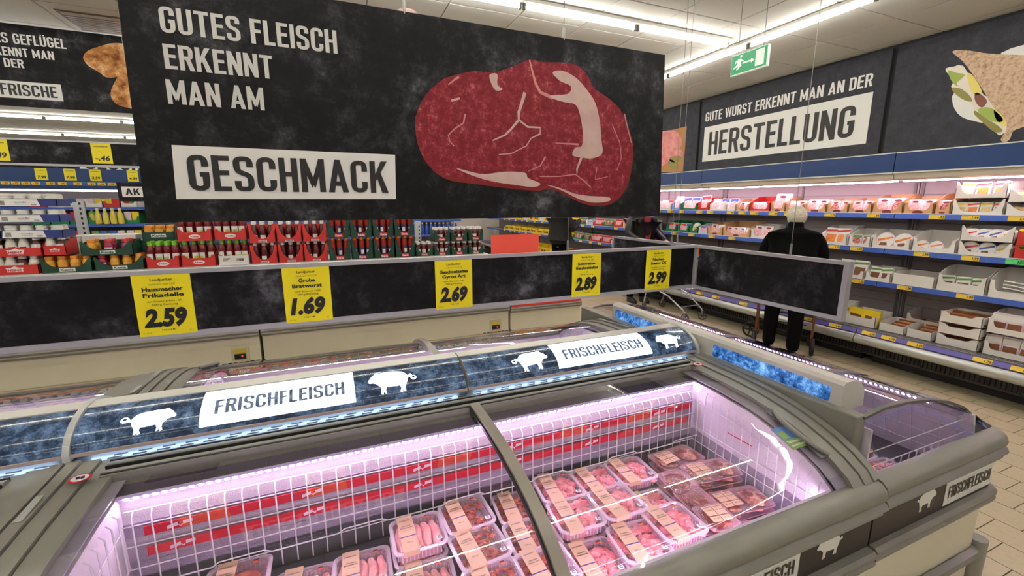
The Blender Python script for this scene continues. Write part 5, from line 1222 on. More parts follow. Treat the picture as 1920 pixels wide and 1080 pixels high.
# far part of the cooler, beyond the man
FARK = [('salgreen', GRN2, 'green carton'), ('hamred', REDC, 'red carton'), ('hamwhite', WCART, 'white carton'), ('ham', KRAFT, 'tan carton'), ('yellowbag', YELPK, 'yellow carton'), ('cupblue', WBLU, 'blue-white carton')]
seq = [2, 3, 0, 2, 3, 1, 0, 1, 5, 0]
for si in (0, 1, 2, 3):
    y = 6.42; i = 0
    while y < 13.2:
        wd = random.choice((.30, .36, .42))
        c = FARK[seq[(i + si * 3) % 10]] if y < 8.9 else (FARK[4] if si >= 2 or (i % 3) else FARK[5])
        if si == 3: c = FARK[1] if y < 9.3 else FARK[4]
        if si == 2 and y < 8.6: c = FARK[(1, 0, 2, 1)[i % 4]]
        xs, zs = (SH + [(XL + .11, ZL + .013)])[si]; hb = .22 if si == 3 else random.choice((.13, .16, .18))
        o = carton('display_carton', wd - .01, .3, .05, hb, c[1], 'U'); o.location = (xs + .012, y + wd / 2, zs - (.004 if si < 3 else 0)); o.rotation_euler.z = -PI / 2
        nth = ORD[i] if i < 25 else 'last'
        full = '%s far along the %s, %s beyond the ham banner edge' % (c[2], SHN[si], nth)
        tag(o, full, 'carton', 'far cartons in the wall cooler')
        for k in range(3):
            p = dup(PK[c[0]], label='%s %s in the %s %s, far %s' % (('left', 'middle', 'right')[k], SNAME[c[0]], nth, c[2], SHN[si]), group='packs in the ' + full)
            p.location = (xs + .045, y + wd * (.2 + .3 * k), zs + .004 + (.01 if si == 3 else 0)); p.rotation_euler = (-.15, 0, -PI / 2)
        y += wd + .01; i += 1
for n_, o in PK.items():
    for c in list(o.children): bpy.data.objects.remove(c)
    bpy.data.objects.remove(o)
PK = {}

# ================================================================ SAUCE SHELF BEHIND THE CREAM FREEZERS
SX0, SX1, SY = -4.4, 1.66, 4.66
sg = empty('shop_gondola', (-1.4, 5.0, 0), 'tall white gondola behind the cream freezers carrying the sauce cartons', 'shelf unit')
MB().box(SX0, SX1, SY, 5.25, 1.115, 1.148).build('shelf', mat('white_metal', (206, 204, 198), 0.4), parent=sg, smooth=False)
MB().box(SX0, SX1, 5.34, 5.36, .05, 1.115).build('back_panel', mat('white_metal2', (190, 188, 184), 0.5), parent=sg, smooth=False)
MB().box(SX0, SX1, 5.255, 5.36, 0, .20).build('base', mat('grey_base', (120, 118, 112), 0.5), parent=sg, smooth=False)
for x_ in (-2.11, -.60, 1.0):
    b = MB(); b.box(x_ - .035, x_ + .035, 5.30, 5.34, 0, 1.72 if x_ < -2 else 1.5)
    z = 1.2
    while z < (1.70 if x_ < -2 else 1.46): b.box(x_ + .008, x_ + .022, 5.298, 5.301, z, z + .022, 1); z += .045
    b.build('slotted_post', [mat('post_grey', (196, 196, 196), 0.4), DARK], parent=sg, smooth=False)
SB = {}
def bottle(name, prof, cap, lab, mb_, mc, ml, n=10, label2=None):
    b = MB(); b.lathe(prof, n); o = b.build(name, mb_)
    b = MB(); b.lathe(cap, n); b.build('cap', mc, parent=o, world=False)
    if lab:
        r_, z0, z1, a = lab; b = MB(); k = 5
        b.add([(r_ * math.sin(-a + 2 * a * i / k), -r_ * math.cos(-a + 2 * a * i / k), z) for i in range(k + 1) for z in (z0, z1)], [(2 * i, 2 * i + 2, 2 * i + 3, 2 * i + 1) for i in range(k)])
        if label2: b.add([(r_ * 1.02 * math.sin(-a * .6 + 1.2 * a * i / k), -r_ * 1.02 * math.cos(-a * .6 + 1.2 * a * i / k), z) for i in range(k + 1) for z in (z0 + (z1 - z0) * .2, z0 + (z1 - z0) * .7)], [(2 * i, 2 * i + 2, 2 * i + 3, 2 * i + 1) for i in range(k)], 1)
        b.build('bottle_label', [ml, label2 or ml], parent=o, world=False)
    o.location = (0, -6, -3); return o
KET = mat('ketchup_red', (112, 22, 24), 0.2); KETD = mat('dark_ketchup', (84, 18, 18), 0.2); KETO = mat('orange_red_ketchup', (150, 44, 24), 0.25); CAPG = mat('lime_green_cap', (120, 190, 40), 0.4); CAPW = mat('white_cap', (225, 222, 215), 0.4); CAPO = mat('orange_cap', (216, 130, 30), 0.4)
LABY = mat('yellow_green_label', (176, 186, 70), 0.45); LABW = mat('white_label', (222, 220, 214), 0.45); MUST = mat('yellow_sauce', (206, 150, 44), 0.25); PINKS = mat('magenta_sauce', (140, 28, 66), 0.25); MAYO = mat('creamy_mayo', (226, 222, 202), 0.3); LABB = mat('navy_label', (40, 44, 90), 0.45); LABO = mat('orange_label', (226, 150, 50), 0.45)
SB['hela'] = bottle('curry_ketchup_bottle', [(.028, 0), (.031, .01), (.031, .10), (.028, .125), (.030, .15), (.022, .185), (.016, .19)], [(.019, .19), (.019, .225), (.016, .228)], (.0315, .02, .12, .9), KET, CAPG, LABW, label2=LABY)
SB['heinz'] = bottle('tomato_ketchup_bottle', [(.024, 0), (.030, .012), (.033, .06), (.030, .11), (.022, .15), (.016, .162)], [(.018, .162), (.018, .19), (.013, .195)], (.0335, .02, .065, .7), KETD, CAPW, LABW)
SB['kania'] = bottle('spiced_ketchup_bottle', [(.026, 0), (.029, .01), (.029, .08), (.026, .10), (.029, .12), (.027, .185), (.018, .19)], [(.021, .19), (.021, .218), (.018, .222)], (.0298, .03, .115, .8), KETO, CAPO, LABB, label2=LABW)
SB['small'] = bottle('small_ketchup_bottle', [(.026, 0), (.030, .01), (.030, .075), (.020, .115), (.015, .12)], [(.021, .12), (.021, .145), (.019, .148)], (.0305, .02, .07, .75), KETD, CAPW, LABW)
SB['must'] = bottle('sauce_jar', [(.030, 0), (.034, .01), (.032, .04), (.034, .07), (.028, .095), (.022, .10)], [(.027, .10), (.027, .125), (.025, .128)], (.0335, .035, .06, .9), MUST, CAPO, LABO)
SB['pink'] = bottle('sauce_jar', [(.030, 0), (.034, .01), (.032, .04), (.034, .07), (.028, .095), (.022, .10)], [(.027, .10), (.027, .125), (.025, .128)], (.0335, .035, .06, .9), PINKS, mat('red_cap', (190, 40, 40), 0.4), LABW)
SB['mayo'] = bottle('mayonnaise_jar', [(.035, 0), (.040, .01), (.040, .06), (.034, .075)], [(.038, .075), (.038, .09), (.030, .096)], (.0405, .015, .06, 1.0), MAYO, CAPW, LABW, label2=LABB)
SB['heinzj'] = bottle('squeeze_sauce_bottle', [(.022, 0), (.034, .012), (.036, .07), (.028, .11), (.020, .118)], [(.024, .118), (.024, .14), (.02, .144)], (.0362, .03, .085, .9), MAYO, CAPW, LABW, label2=mat('dark_label', (60, 30, 26), .5))
SB['heinzb'] = bottle('brown_sauce_bottle', [(.022, 0), (.034, .012), (.036, .07), (.028, .11), (.020, .118)], [(.024, .118), (.024, .14), (.02, .144)], (.0362, .03, .085, .9), mat('brown_sauce', (70, 34, 24), 0.25), CAPW, LABW)
def scarton(x0, x1, z, m, hf, hb, kinds, lab, style, logo, d=.20, y=SY + .02, gap=0, rows=2, bl='bottle', name='display_carton'):
    wd = x1 - x0 - .006; cx = (x0 + x1) / 2
    o = carton(name, wd, d, hf, hb, m, style, logo); o.location = (cx, y, z); tag(o, lab, 'carton', 'sauce cartons on the gondola')
    k = len(kinds)
    for rI in range(rows):
        for i, kd in enumerate(kinds):
            if not kd: continue
            p = dup(SB[kd], (cx - wd / 2 + wd * (i + .5) / k, y + .045 + .072 * rI, z + .0045), rot=random.uniform(-.5, .5), label='%s %s, %s' % (ORD[i] + ('' if rows == 1 else (' front', ' rear')[rI]), SN[kd], lab.replace(' on the shelf at the left photograph edge', ' at the left edge')), group='bottles in the ' + lab)
    return o
SN = {'hela': 'green-capped bottle', 'heinz': 'bottle', 'kania': 'bottle', 'small': 'bottle', 'must': 'yellow jar', 'pink': 'pink jar', 'mayo': 'white jar', 'heinzj': 'pale bottle', 'heinzb': 'brown bottle'}
BN = {'hela': 'red curry ketchup bottle with lime green cap', 'heinz': 'dark ketchup bottle with white cap', 'kania': 'orange-capped ketchup bottle', 'small': 'small white-capped ketchup bottle', 'must': 'yellow sauce jar with orange lid', 'pink': 'dark pink sauce jar', 'mayo': 'white mayonnaise jar', 'heinzj': 'pale squeeze bottle', 'heinzb': 'brown sauce bottle'}
ZS = 1.149
HL = ('oval', 'Hela', [WHITE, REDPK]); HK = ('keystone', 'HEINZ', [WHITE, REDPK], .11)
HKs = ('plate', 'HEINZ', [WHITE, BLACKP], (.07, .018, .012))
KN = lambda w_, cz: ('plate', 'Kania', [WHITE, GRNC], (w_, w_ * .28, cz))
KR = lambda w_, cz: ('plate', 'Kania', [REDPK, WHITE], (w_, w_ * .45, cz))
scarton(-2.46, -2.175, ZS, REDC, .075, .10, ['heinzj', 'heinzj', 'heinzb', 'heinzj'], 'red HEINZ carton on the shelf at the left photograph edge', 'low', HK)
scarton(-2.72, -2.47, ZS, REDC, .075, .10, ['heinzj', 'heinzj'], 'red HEINZ carton outside the left photograph edge', 'low', HK)
scarton(-2.165, -1.84, ZS, GRNC, .045, .115, ['must', 'must', 'must', 'must'], 'left dark green carton of yellow sauce jars', 'V', KN(.10, .022))
scarton(-1.83, -1.49, ZS, GRNC, .045, .115, ['pink', 'must', 'must', 'must'], 'dark green carton of mixed sauce jars beside the red cartons', 'V', KN(.10, .022))
scarton(-1.48, -1.235, ZS, REDC, .075, .13, ['hela', 'hela', 'hela', 'hela'], 'lower red carton of lime-capped ketchup, left of three', 'U', HL)
scarton(-1.228, -.962, ZS, REDC, .075, .13, ['hela', 'hela', 'hela', 'hela'], 'lower red carton of lime-capped ketchup, middle of three', 'U', HL)
scarton(-.948, -.698, ZS, WCART, .085, .12, ['hela', 'hela', 'hela', 'hela'], 'white carton with barcode holding lime-capped ketchup', 'low', SMALLTXT)
for k, (a, b_) in enumerate(((-.686, -.463), (-.458, -.238), (-.234, -.016))):
    scarton(a, b_, ZS, REDC, .035, .175, ['heinz', 'heinz', 'heinz'], 'lower red carton of dark ketchup, %s of three' % ('left', 'middle', 'right')[k], 'O', HKs)
    scarton(a, b_, ZS + .196, REDC, .035, .175, ['heinz', 'heinz', 'heinz'], 'upper red carton of dark ketchup, %s of three' % ('left', 'middle', 'right')[k], 'O', HKs)
for k, (a, b_) in enumerate(((-.008, .196), (.203, .413), (.422, .630), (.638, .843))):
    scarton(a, b_, ZS, GRNC, .035, .19, ['kania', 'kania', 'kania'], 'lower dark green carton of orange-capped ketchup, %s from the left' % ORD[k], 'O', KR(.075, .022))
    scarton(a, b_, ZS + .224, GRNC, .035, .19, ['kania', 'kania', 'kania'], 'upper dark green carton of orange-capped ketchup, %s from the left' % ORD[k], 'O', KR(.075, .022))
for k, (a, b_) in enumerate(((.850, 1.040), (1.048, 1.233), (1.240, 1.430), (1.438, 1.618))):
    scarton(a, b_, ZS, GRNC, .035, .10, ['small', 'small', 'small'], 'lower small green carton of white-capped bottles, %s from the left' % ORD[k], 'O', KR(.07, .018))
    if k: scarton(a, b_, ZS + .152, GRNC, .045, .125, ['small', 'small', 'small'], 'upper small green carton of white-capped bottles, %s from the left' % ORD[k - 1], 'O', KR(.075, .024))
# second tier
scarton(-2.75, -2.46, ZS + .146, REDC, .065, .13, ['heinzb', 'heinzj', 'heinzj'], 'upper red HEINZ carton outside the left edge', 'low', ('keystone', 'HEINZ', [WHITE, REDPK], .11))
scarton(-2.45, -2.135, ZS + .146, REDC, .065, .13, ['heinzb', 'heinzj', 'heinzj', 'heinzb'], 'upper red HEINZ carton at the left edge', 'low', ('keystone', 'HEINZ', [WHITE, REDPK], .11))
scarton(-2.13, -1.985, ZS + .146, REDC, .075, .13, ['heinzj', 'heinzb'], 'narrow upper red HEINZ carton beside the slotted post', 'low', ('keystone', 'HEINZ', [WHITE, REDPK], .07))
scarton(-1.90, -1.55, ZS + .13, GRNC, .05, .12, ['must', 'pink', 'pink'], 'upper dark green carton of pink and orange jars', 'V', KN(.10, .026))
scarton(-1.545, -1.30, ZS + .232, GRNC, .07, .14, ['must', 'must', 'must'], 'dark green carton standing high behind the others', 'low', KN(.11, .04), y=SY + .23)
MB().box(-1.56, -1.29, SY + .23, SY + .44, ZS, ZS + .231).build('storage_carton', GRNC, smooth=False, label='closed dark green carton supporting the high carton', cat='carton')
scarton(-1.235, -.968, ZS + .23, REDC, .075, .13, ['hela', 'hela', 'hela', 'hela'], 'upper red carton of lime-capped ketchup, left of two', 'U', HL)
scarton(-.958, -.70, ZS + .23, REDC, .075, .13, ['hela', 'hela', 'hela', 'hela'], 'upper red carton of lime-capped ketchup, right of two', 'U', HL)
# mayonnaise tiers
for k, z in enumerate((1.432, 1.555, 1.678)):
    for q_, (a, b_) in enumerate(((-2.70, -2.365), (-2.36, -1.985))):
        o = scarton(a, b_, z + .004, BLUC, .062, .062, ['mayo'] * 4, '%s tier blue carton of white jars, %s one' % (('lowest', 'middle', 'top')[k], ('left', 'right')[q_]), 'low', None, rows=2)
        b = MB(); wd = b_ - a; b.flat([(-wd / 2 + .01, .004), (wd * .22, .004), (wd * .18, .058), (-wd / 2 + .02, .058)], (0, 0, 0), *FU, t=.001)
        b.text('Gourmet Mayo', (-.03, -.0014, .030), *FU, W=.07, H=.009, m=1, bold=.01, align='c'); b.text('Delikatess 500 ml', (-.03, -.0014, .018), *FU, W=.06, H=.005, m=1, bold=0, align='c')
        for j in range(9): b.box(-wd * .42 + .004 * j, -wd * .42 + .002 + .004 * j, -.0016, -.0008, .012, .045, 1); b.box(wd * .08 + .0035 * j, wd * .08 + .0015 + .0035 * j, -.0016, -.0008, .010, .022, 1)
        b.build('carton_print', [WHITE, BLACKP], parent=o, world=False, smooth=False)
MB().box(-2.72, -1.99, SY + .225, SY + .45, ZS, 1.431).build('storage_carton', WCART, smooth=False, label='plain white carton behind the red HEINZ cartons', cat='carton')
MB().box(-1.97, -1.60, SY + .26, SY + .50, ZS, ZS + .285).build('storage_carton', WCART, smooth=False, label='big plain white carton behind the green jar cartons', cat='carton')
SB2 = {k: SB[k] for k in SB}

# ================================================================ REAR COOLER ACROSS THE BACK LEFT
YK = 8.0
rc = empty('island_cooler', (-1.5, 8.4, 0), 'far open cooler with blue header and yellow price cards behind the sauces', 'refrigerated shelf')
P = dict(parent=rc)
MB().box(-6.0, 2.35, YK, YK + .03, 2.0, 2.18).build('blue_header', BLUE, smooth=False, **P)
MB().box(-6.0, 2.35, YK, YK + .8, 1.905, 1.955).build('lower_blue_band', BLUE, smooth=False, **P)
MB().box(-6.0, 2.35, YK - .004, YK + .002, 1.957, 1.998).build('tag_rail', RAILB, smooth=False, **P)
MB().box(-6.0, 2.35, YK + .62, YK + .66, .1, 2.18).build('back_panel', BACKP, smooth=False, **P)
for k, z in enumerate((.45, .85, 1.15, 1.42, 1.66)):
    MB().box(-6.0, 2.35, YK + .1, YK + .62, z - .02, z).build('shelf', SHELFM, smooth=False, **P); MB().box(-6.0, 2.35, YK + .095, YK + .1, z - .04, z).build('shelf_rail', RAILB, smooth=False, **P)
MB().box(-6.0, 2.35, YK + .05, YK + .62, 0, .43).build('lower_body', mat('grey_base', (120, 118, 112), 0.5), smooth=False, **P)
MB().box(-6.0, 2.35, YK + .2, YK + .22, 1.88, 1.90).build('cooler_led_tube', mat('white_cooler_led', (255, 250, 245), 0.4, emit=6), smooth=False, **P)
for x_, pr_ in ((-3.50, '7.99'), (-3.205, '7.99'), (-2.935, '2.59'), (-2.52, '4.99'), (-4.1, '3.99')):
    card(rc, x_ - .06, 2.02, YK - .002, ['Rauchfleisch'], pr_, W=.125, H=.155, big=False)
for i_, x_ in enumerate((-3.87, -3.77, -3.67, -3.57, -3.42, -3.30, -3.14, -2.99, -2.88, -2.77, -2.68, -2.56, -2.46)):
    b = MB(); b.box(x_ - .043, x_ + .043, YK - .008, YK - .0045, 1.958, 1.997); b.text('-.25' if i_ < 6 else '-.35', (x_, YK - .0082, 1.968), *FU, W=.055, H=.02, m=1, bold=.03, align='c'); b.build('price_tag', [YTAG, BLACKP], smooth=False, **P)
# distant banner behind that header, only its lower edge seen
db = empty('distant_banner', (-3.3, 9.2, 2.3), 'distant white-lettered banner GESCHMACK above the far blue header', 'banner')
MB().box(-5.6, -1.2, 9.2, 9.21, 2.21, 2.62).build('banner_board', CHALK, parent=db, smooth=False)
b = MB(); b.flat([(-3.55, 2.23), (-2.0, 2.23), (-2.0, 2.50), (-3.55, 2.50)], (0, 9.2, 0), *FU, t=.001); b.build('word_panel', WHITE, parent=db, smooth=False)
b = MB(); b.text('GESCHMACK', (-3.48, 9.198, 2.25), *FU, W=1.4, H=.21, blk=True); b.build('lettering', BLACKP, parent=db, smooth=False)
wires(db, [(-5, 9.205), (-1.6, 9.205)], 2.6)
# goods in the far cooler
cols = [(GRN2, 'bright green carton'), (WCART, 'white carton'), (REDC, 'red carton'), (YELPK, 'yellow carton'), (BLUC, 'blue carton')]
def fgoods(z, xs, ci, lab, h=.13):
    for i, x_ in enumerate(xs):
        m, nm_ = cols[ci[i % len(ci)]]
        o = carton('display_carton', .19, .3, .05, h, m, 'U'); o.location = (x_, YK + .11, z + .001); tag(o, '%s in the far cooler, %s, %s from the left' % (nm_, lab, ORD[i]), 'carton', 'cartons in the far cooler')
        for k in range(2):
            s = MB().box(-.04, .04, 0, .03, 0, h * 1.05).build('food_pack', [HAMF, YELPK, REDPK, GRNPK, BLUPK][(i + k) % 5], smooth=False, bevel=.004); s.location = (x_ - .045 + .09 * k, YK + .13, z + .006); tag(s, '%s pack in the %s, far cooler %s, %s from the left' % (('left', 'right')[k], nm_, lab, ORD[i]), 'pack', 'packs in carton %s of %s' % (ORD[i], lab))
fgoods(1.66, [-4.05 + .2 * k for k in range(8)], [4, 4, 2, 1, 1, 1, 2, 1], 'top shelf', .11)
fgoods(1.42, [-3.65 + .2 * k for k in range(6)], [0, 0, 0, 0], 'second shelf', .16)
fgoods(1.15, [-3.65 + .2 * k for k in range(6)], [3, 1, 0, 3, 3], 'third shelf', .16)
def far_bottle(x_, z, col, lab, i):
    b = MB(); b.lathe([(.03, 0), (.036, .01), (.036, .12), (.02, .16), (.018, .19)], 8); o = b.build('plastic_bottle', col); b = MB(); b.lathe([(.02, .19), (.02, .215)], 8); b.build('cap', CAPW, parent=o, world=False); o.location = (x_, YK + .15, z + .001); tag(o, lab, 'bottle', lab); return o
BB = far_bottle(1.30, 1.15, mat('blue_bottle', (30, 80, 170), .3), 'blue plastic bottle on the far cooler, right of the green ketchup cartons', 0)
for k in range(1, 13): dup(BB, (1.30 + .08 * k, YK + .15, 1.151), label='blue plastic bottle on the far cooler, %s in the row from the left' % ORD[k])
YBt = far_bottle(-3.1, 1.42, mat('yellow_bottle', (226, 206, 90), .3), 'tall yellow bottle in the far cooler above the green jar cartons', 0)
for k in range(1, 5): dup(YBt, (-3.1 + .085 * k, YK + .08, 1.421), scale=(1, 1, 1.05), label='tall yellow bottle in the far cooler, %s from the left' % ORD[k])
BB.location.x = 1.30
for o in list(SB.values()):
    for c in list(o.children): bpy.data.objects.remove(c)
    bpy.data.objects.remove(o)
KIDS.clear()

# ================================================================ MEAT PACKS IN THE FRONT FREEZER
RAW = ramp_mat('raw_pork', [(0.32, (222, 96, 108)), (0.55, (244, 142, 152)), (0.70, (255, 214, 216))], scale=22, detail=6, rough=0.3)
MINCE = ramp_mat('orange_spiced_meat', [(0.35, (160, 50, 34)), (0.6, (206, 90, 60)), (0.75, (236, 150, 116))], scale=50, detail=6, rough=0.35)
SAUS = ramp_mat('raw_sausage', [(0.4, (238, 146, 148)), (0.7, (252, 196, 190))], scale=30, detail=3, rough=0.3)
STEAK_ = ramp_mat('marinated_steak', [(0.40, (110, 40, 36)), (0.54, (150, 66, 56)), (0.62, (220, 160, 136))], scale=26, detail=8, rough=0.3, dist=1.2)
SLEEVE = mat('kraft_paper_sleeve', (214, 176, 148), 0.55); INKB = mat('blue_band_print', (60, 50, 130), 0.5); QS = mat('blue_quality_mark', (50, 70, 170), 0.4); ORF = mat('orange_flag', (230, 130, 30), .4); RDF = mat('red_flag', (210, 30, 30), .4)
TRAY = mat('clear_pink_tray', (244, 180, 200), 0.18, alpha=.5, coat=.6)
TRAYR = mat('clear_tray_rim', (236, 216, 232), 0.12, alpha=.6, coat=.8)
def rrect(w_, h_, r, n=4):
    return [(cx + r * math.cos(a0 + k * PI / 2 / n), cy + r * math.sin(a0 + k * PI / 2 / n)) for cx, cy, a0 in ((w_ / 2 - r, -h_ / 2 + r, -PI / 2), (w_ / 2 - r, h_ / 2 - r, 0), (-w_ / 2 + r, h_ / 2 - r, PI / 2), (-w_ / 2 + r, -h_ / 2 + r, PI)) for k in range(n + 1)]
def stack_ring(b, levels, m=0, close_bottom=True):
    n = len(levels[0][0]); base = []
    for pts, z in levels: base += [(x, y, z) for x, y in pts]
    F = [(j * n + i, j * n + (i + 1) % n, (j + 1) * n + (i + 1) % n, (j + 1) * n + i) for j in range(len(levels) - 1) for i in range(n)]
    if close_bottom: F.append(tuple(range(n))[::-1])
    b.add(base, F, m)
def meat_pack(kind, W_=.157, D_=.148, H_=.046):
    b = MB(); stack_ring(b, [(rrect(W_ - .034, D_ - .034, .016), 0), (rrect(W_ - .020, D_ - .020, .018), H_ - .006)]); o = b.build('meat_pack', TRAY, ang=60)
    b = MB(); stack_ring(b, [(rrect(W_ - .022, D_ - .022, .018), H_ - .005), (rrect(W_, D_, .022), H_ - .006), (rrect(W_, D_, .022), H_ - .002), (rrect(W_ - .016, D_ - .016, .018), H_)], close_bottom=False); b.build('tray_rim', TRAYR, parent=o, world=False, ang=60)
    # ribs on the tray walls
    b = MB(); pts = rrect(W_ - .0275, D_ - .0275, .017, 2); 
    for i in range(-5, 6):
        for s in (-1, 1):
            b.box(i * .011 - .0015, i * .011 + .0015, s * (D_ / 2 - .013) - .001, s * (D_ / 2 - .013) + .001, .006, H_ - .01); b.box(s * (W_ / 2 - .013) - .001, s * (W_ / 2 - .013) + .001, i * .010 - .0015, i * .010 + .0015, .006, H_ - .01)
    b.build('tray_ribs', TRAYR, parent=o, world=False, smooth=False, kind='stuff')
    b = MB(); rnd = random.Random(kind)
    if kind.startswith('cube'):
        for i in range(48): b.blob((rnd.uniform(-.058, .058), rnd.uniform(-.054, .054), .027 + rnd.uniform(-.008, .008)), (rnd.uniform(.012, .02), rnd.uniform(.010, .017), rnd.uniform(.008, .012)), 0, .5, 2.2, 7, 5, i + 1)
        mm = RAW; nm_ = 'pork_pieces'
    elif kind.startswith('spice'):
        for i in range(64): b.blob((rnd.uniform(-.058, .058), rnd.uniform(-.054, .054), .026 + rnd.uniform(-.006, .009)), (rnd.uniform(.008, .016), rnd.uniform(.006, .010), rnd.uniform(.005, .008)), 0, .6, 2.5, 6, 4, i + 1)
        mm = MINCE; nm_ = 'spiced_meat_strips'
    elif kind.startswith('mince'):
        b.blob((0, 0, .022), (.060, .055, .018), 0, .12, 5, 14, 8, 3); mm = MINCE; nm_ = 'minced_meat'
    if kind.startswith('saus'):
        for i in range(5):
            x_ = -.052 + .026 * i; b = MB(); P_ = [(x_ + .003 * math.sin(k + i), -.048 + .0125 * k, .024 + .002 * math.sin(k * .9 + i)) for k in range(9)]
            n = 8; V = []
            for k, p in enumerate(P_):
                rr = .0136 * (math.sin(PI * (k + .55) / 9.1)) ** .28
                V += [(p[0] + rr * math.cos(2 * PI * j / n), p[1], p[2] + rr * math.sin(2 * PI * j / n)) for j in range(n)]
            b.add(V, [(k * n + j, (k + 1) * n + j, (k + 1) * n + (j + 1) % n, k * n + (j + 1) % n) for k in range(8) for j in range(n)] + [tuple(range(n)), tuple(range(8 * n, 9 * n))[::-1]])
            b.build('sausage', SAUS, parent=o, world=False)
    else: b.build(nm_, mm, parent=o, world=False, kind='stuff')
    # film
    b = MB(); N = 9; V = []
    for j in range(N):
        for i in range(N):
            x_ = (-.5 + i / (N - 1)) * (W_ - .018); y_ = (-.5 + j / (N - 1)) * (D_ - .018); e_ = min(i, j, N - 1 - i, N - 1 - j)
            V.append((x_, y_, H_ + (.0 if e_ == 0 else .003 * noise.noise(Vector((x_ * 40, y_ * 40, len(kind) + ord(kind[-1])))) + .0015)))
    b.add(V, [(j * N + i, j * N + i + 1, (j + 1) * N + i + 1, (j + 1) * N + i) for j in range(N - 1) for i in range(N - 1)]); b.build('pack_film', FILM, parent=o, world=False, ang=80)
    # paper sleeve, text, marks
    x0 = -W_ * .34; sw = .046; z = H_ + .0045
    b = MB(); b.box(x0, x0 + sw, -D_ / 2 + .001, D_ / 2 - .001, z, z + .0006); b.box(x0, x0 + sw, -D_ / 2 - .0005, -D_ / 2 + .001, z - .016, z + .0006); sl = b.build('paper_sleeve', SLEEVE, parent=o, world=False, smooth=False)
    b = MB(); ux, uy = (1, 0, 0), (0, 1, 0); zz = z + .0009
    b.text('Landjunker', (x0 + .005, .050, zz), ux, uy, W=.034, H=.0055, shear=.4, bold=.01)
    t1, t2 = {'cube': ('Schweine-', 'Geschnetzeltes'), 'spic': ('Geschnetzeltes', 'Gyros Art'), 'saus': ('Grobe', 'Bratwurst'), 'minc': ('Hausmacher', 'Frikadelle')}[kind[:4]]
    b.text(t1, (x0 + sw / 2, .026, zz), ux, uy, W=.026, H=.0045, bold=.02, align='c'); b.text(t2, (x0 + sw / 2, .018, zz), ux, uy, W=.036, H=.0045, bold=.02, align='c')
    b.text('vom Schwein', (x0 + sw / 2, .008, zz), ux, uy, W=.024, H=.0028, bold=0, align='c')
    b.box(x0, x0 + sw, -.016, -.0125, z + .0004, z + .0009, 1); b.text('400 g', (x0 + sw / 2, -.042, zz), ux, uy, W=.018, H=.0045, bold=0, align='c')
    b.build('sleeve_print', [BLACKP, INKB], parent=o, world=False, smooth=False)
    b = MB()
    for k, m in enumerate((0, 1, 2)): b.flat([(.030 + .0001 * k, .055 - .004 * k), (.044, .055 - .004 * k), (.0435 - .001 * k, .051 - .004 * k), (.031 + .001 * k, .051 - .004 * k)][::-1], (0, 0, z + .0006), ux, uy, m, 0)
    b.build('heart_flag_sticker', [DARK, RDF, ORF], parent=o, world=False, smooth=False)
    b = MB(); b.box(.044, .060, -.058, -.044, z - .001, z - .0004); b.text('C', (.048, -.0555, z), ux, uy, W=.008, H=.009, m=1, bold=.06); b.build('quality_sticker', [WHITE, QS], parent=o, world=False, smooth=False)
    return o
def steak_pack(twin, lab=True):
    W_ = .215 if twin else .118; D_ = .122
    b = MB(); stack_ring(b, [(rrect(W_ - .03, D_ - .03, .014), 0), (rrect(W_ - .016, D_ - .016, .016), .012), (rrect(W_, D_, .02), .0125), (rrect(W_, D_, .02), .0145)]); o = b.build('steak_pack', TRAY, ang=60)
    cs = (-.052, .052) if twin else (0,)
    for i, cx in enumerate(cs):
        b = MB(); b.blob((cx, 0, .013), (.043, .048, .010), 0, .22, 2.0, 14, 8, 5 + i + (2 if twin else 0)); b.build('steak', STEAK_, parent=o, world=False)
    b = MB(); N = 9; V = []
    for j in range(N):
        for i in range(N):
            x_ = (-.5 + i / (N - 1)) * (W_ - .008); y_ = (-.5 + j / (N - 1)) * (D_ - .008); hh = max([math.exp(-((x_ - c) ** 2 + y_ ** 2) / .0014) for c in cs])
            V.append((x_, y_, .0152 + .0095 * min(1, hh * 1.5)))
    b.add(V, [(j * N + i, j * N + i + 1, (j + 1) * N + i + 1, (j + 1) * N + i) for j in range(N - 1) for i in range(N - 1)]); b.build('pack_film', FILM, parent=o, world=False, ang=80)
    if lab:
        b = MB(); cx = cs[0]; ux, uy = (1, 0, 0), (0, 1, 0)
        for dx in (-.019, .019):
            for y0, y1 in ((-.008, .036), (-.036, -.012)): b.box(cx + dx - .0175, cx + dx + .0175, y0, y1, .0262, .0268)
            b.text('Landjunker', (cx + dx, .026, .0272), ux, uy, W=.028, H=.004, m=1, shear=.3, align='c'); b.text('Nacken-Steaks', (cx + dx, .012, .0272), ux, uy, W=.028, H=.0035, m=1, align='c'); b.text('400 g 2.99', (cx + dx, -.026, .0272), ux, uy, W=.022, H=.004, m=1, align='c')
        b.build('paper_label', [SLEEVE, BLACKP], parent=o, world=False, smooth=False)
    return o
PRO = {k: meat_pack(k) for k in ('cubeA', 'cubeB', 'spiceA', 'sausA', 'minceA')}
PRO['twin'] = steak_pack(True); PRO['single'] = steak_pack(False, False); PRO['slab'] = steak_pack(False, True)
for o in PRO.values(): o.location = (0, -6, -3)
ZB = .611
def place(kind, x, y, z, rot, lab, grp): 
    o = dup(PRO[kind], (x, y, z), rot=math.radians(rot), label=lab, group=grp); o['category'] = 'meat pack'
    if kind not in ('twin', 'single', 'slab'): o.scale = (1.04, 1.04, 1)
    return o
ROW = ['back', 'second', 'third', 'front']
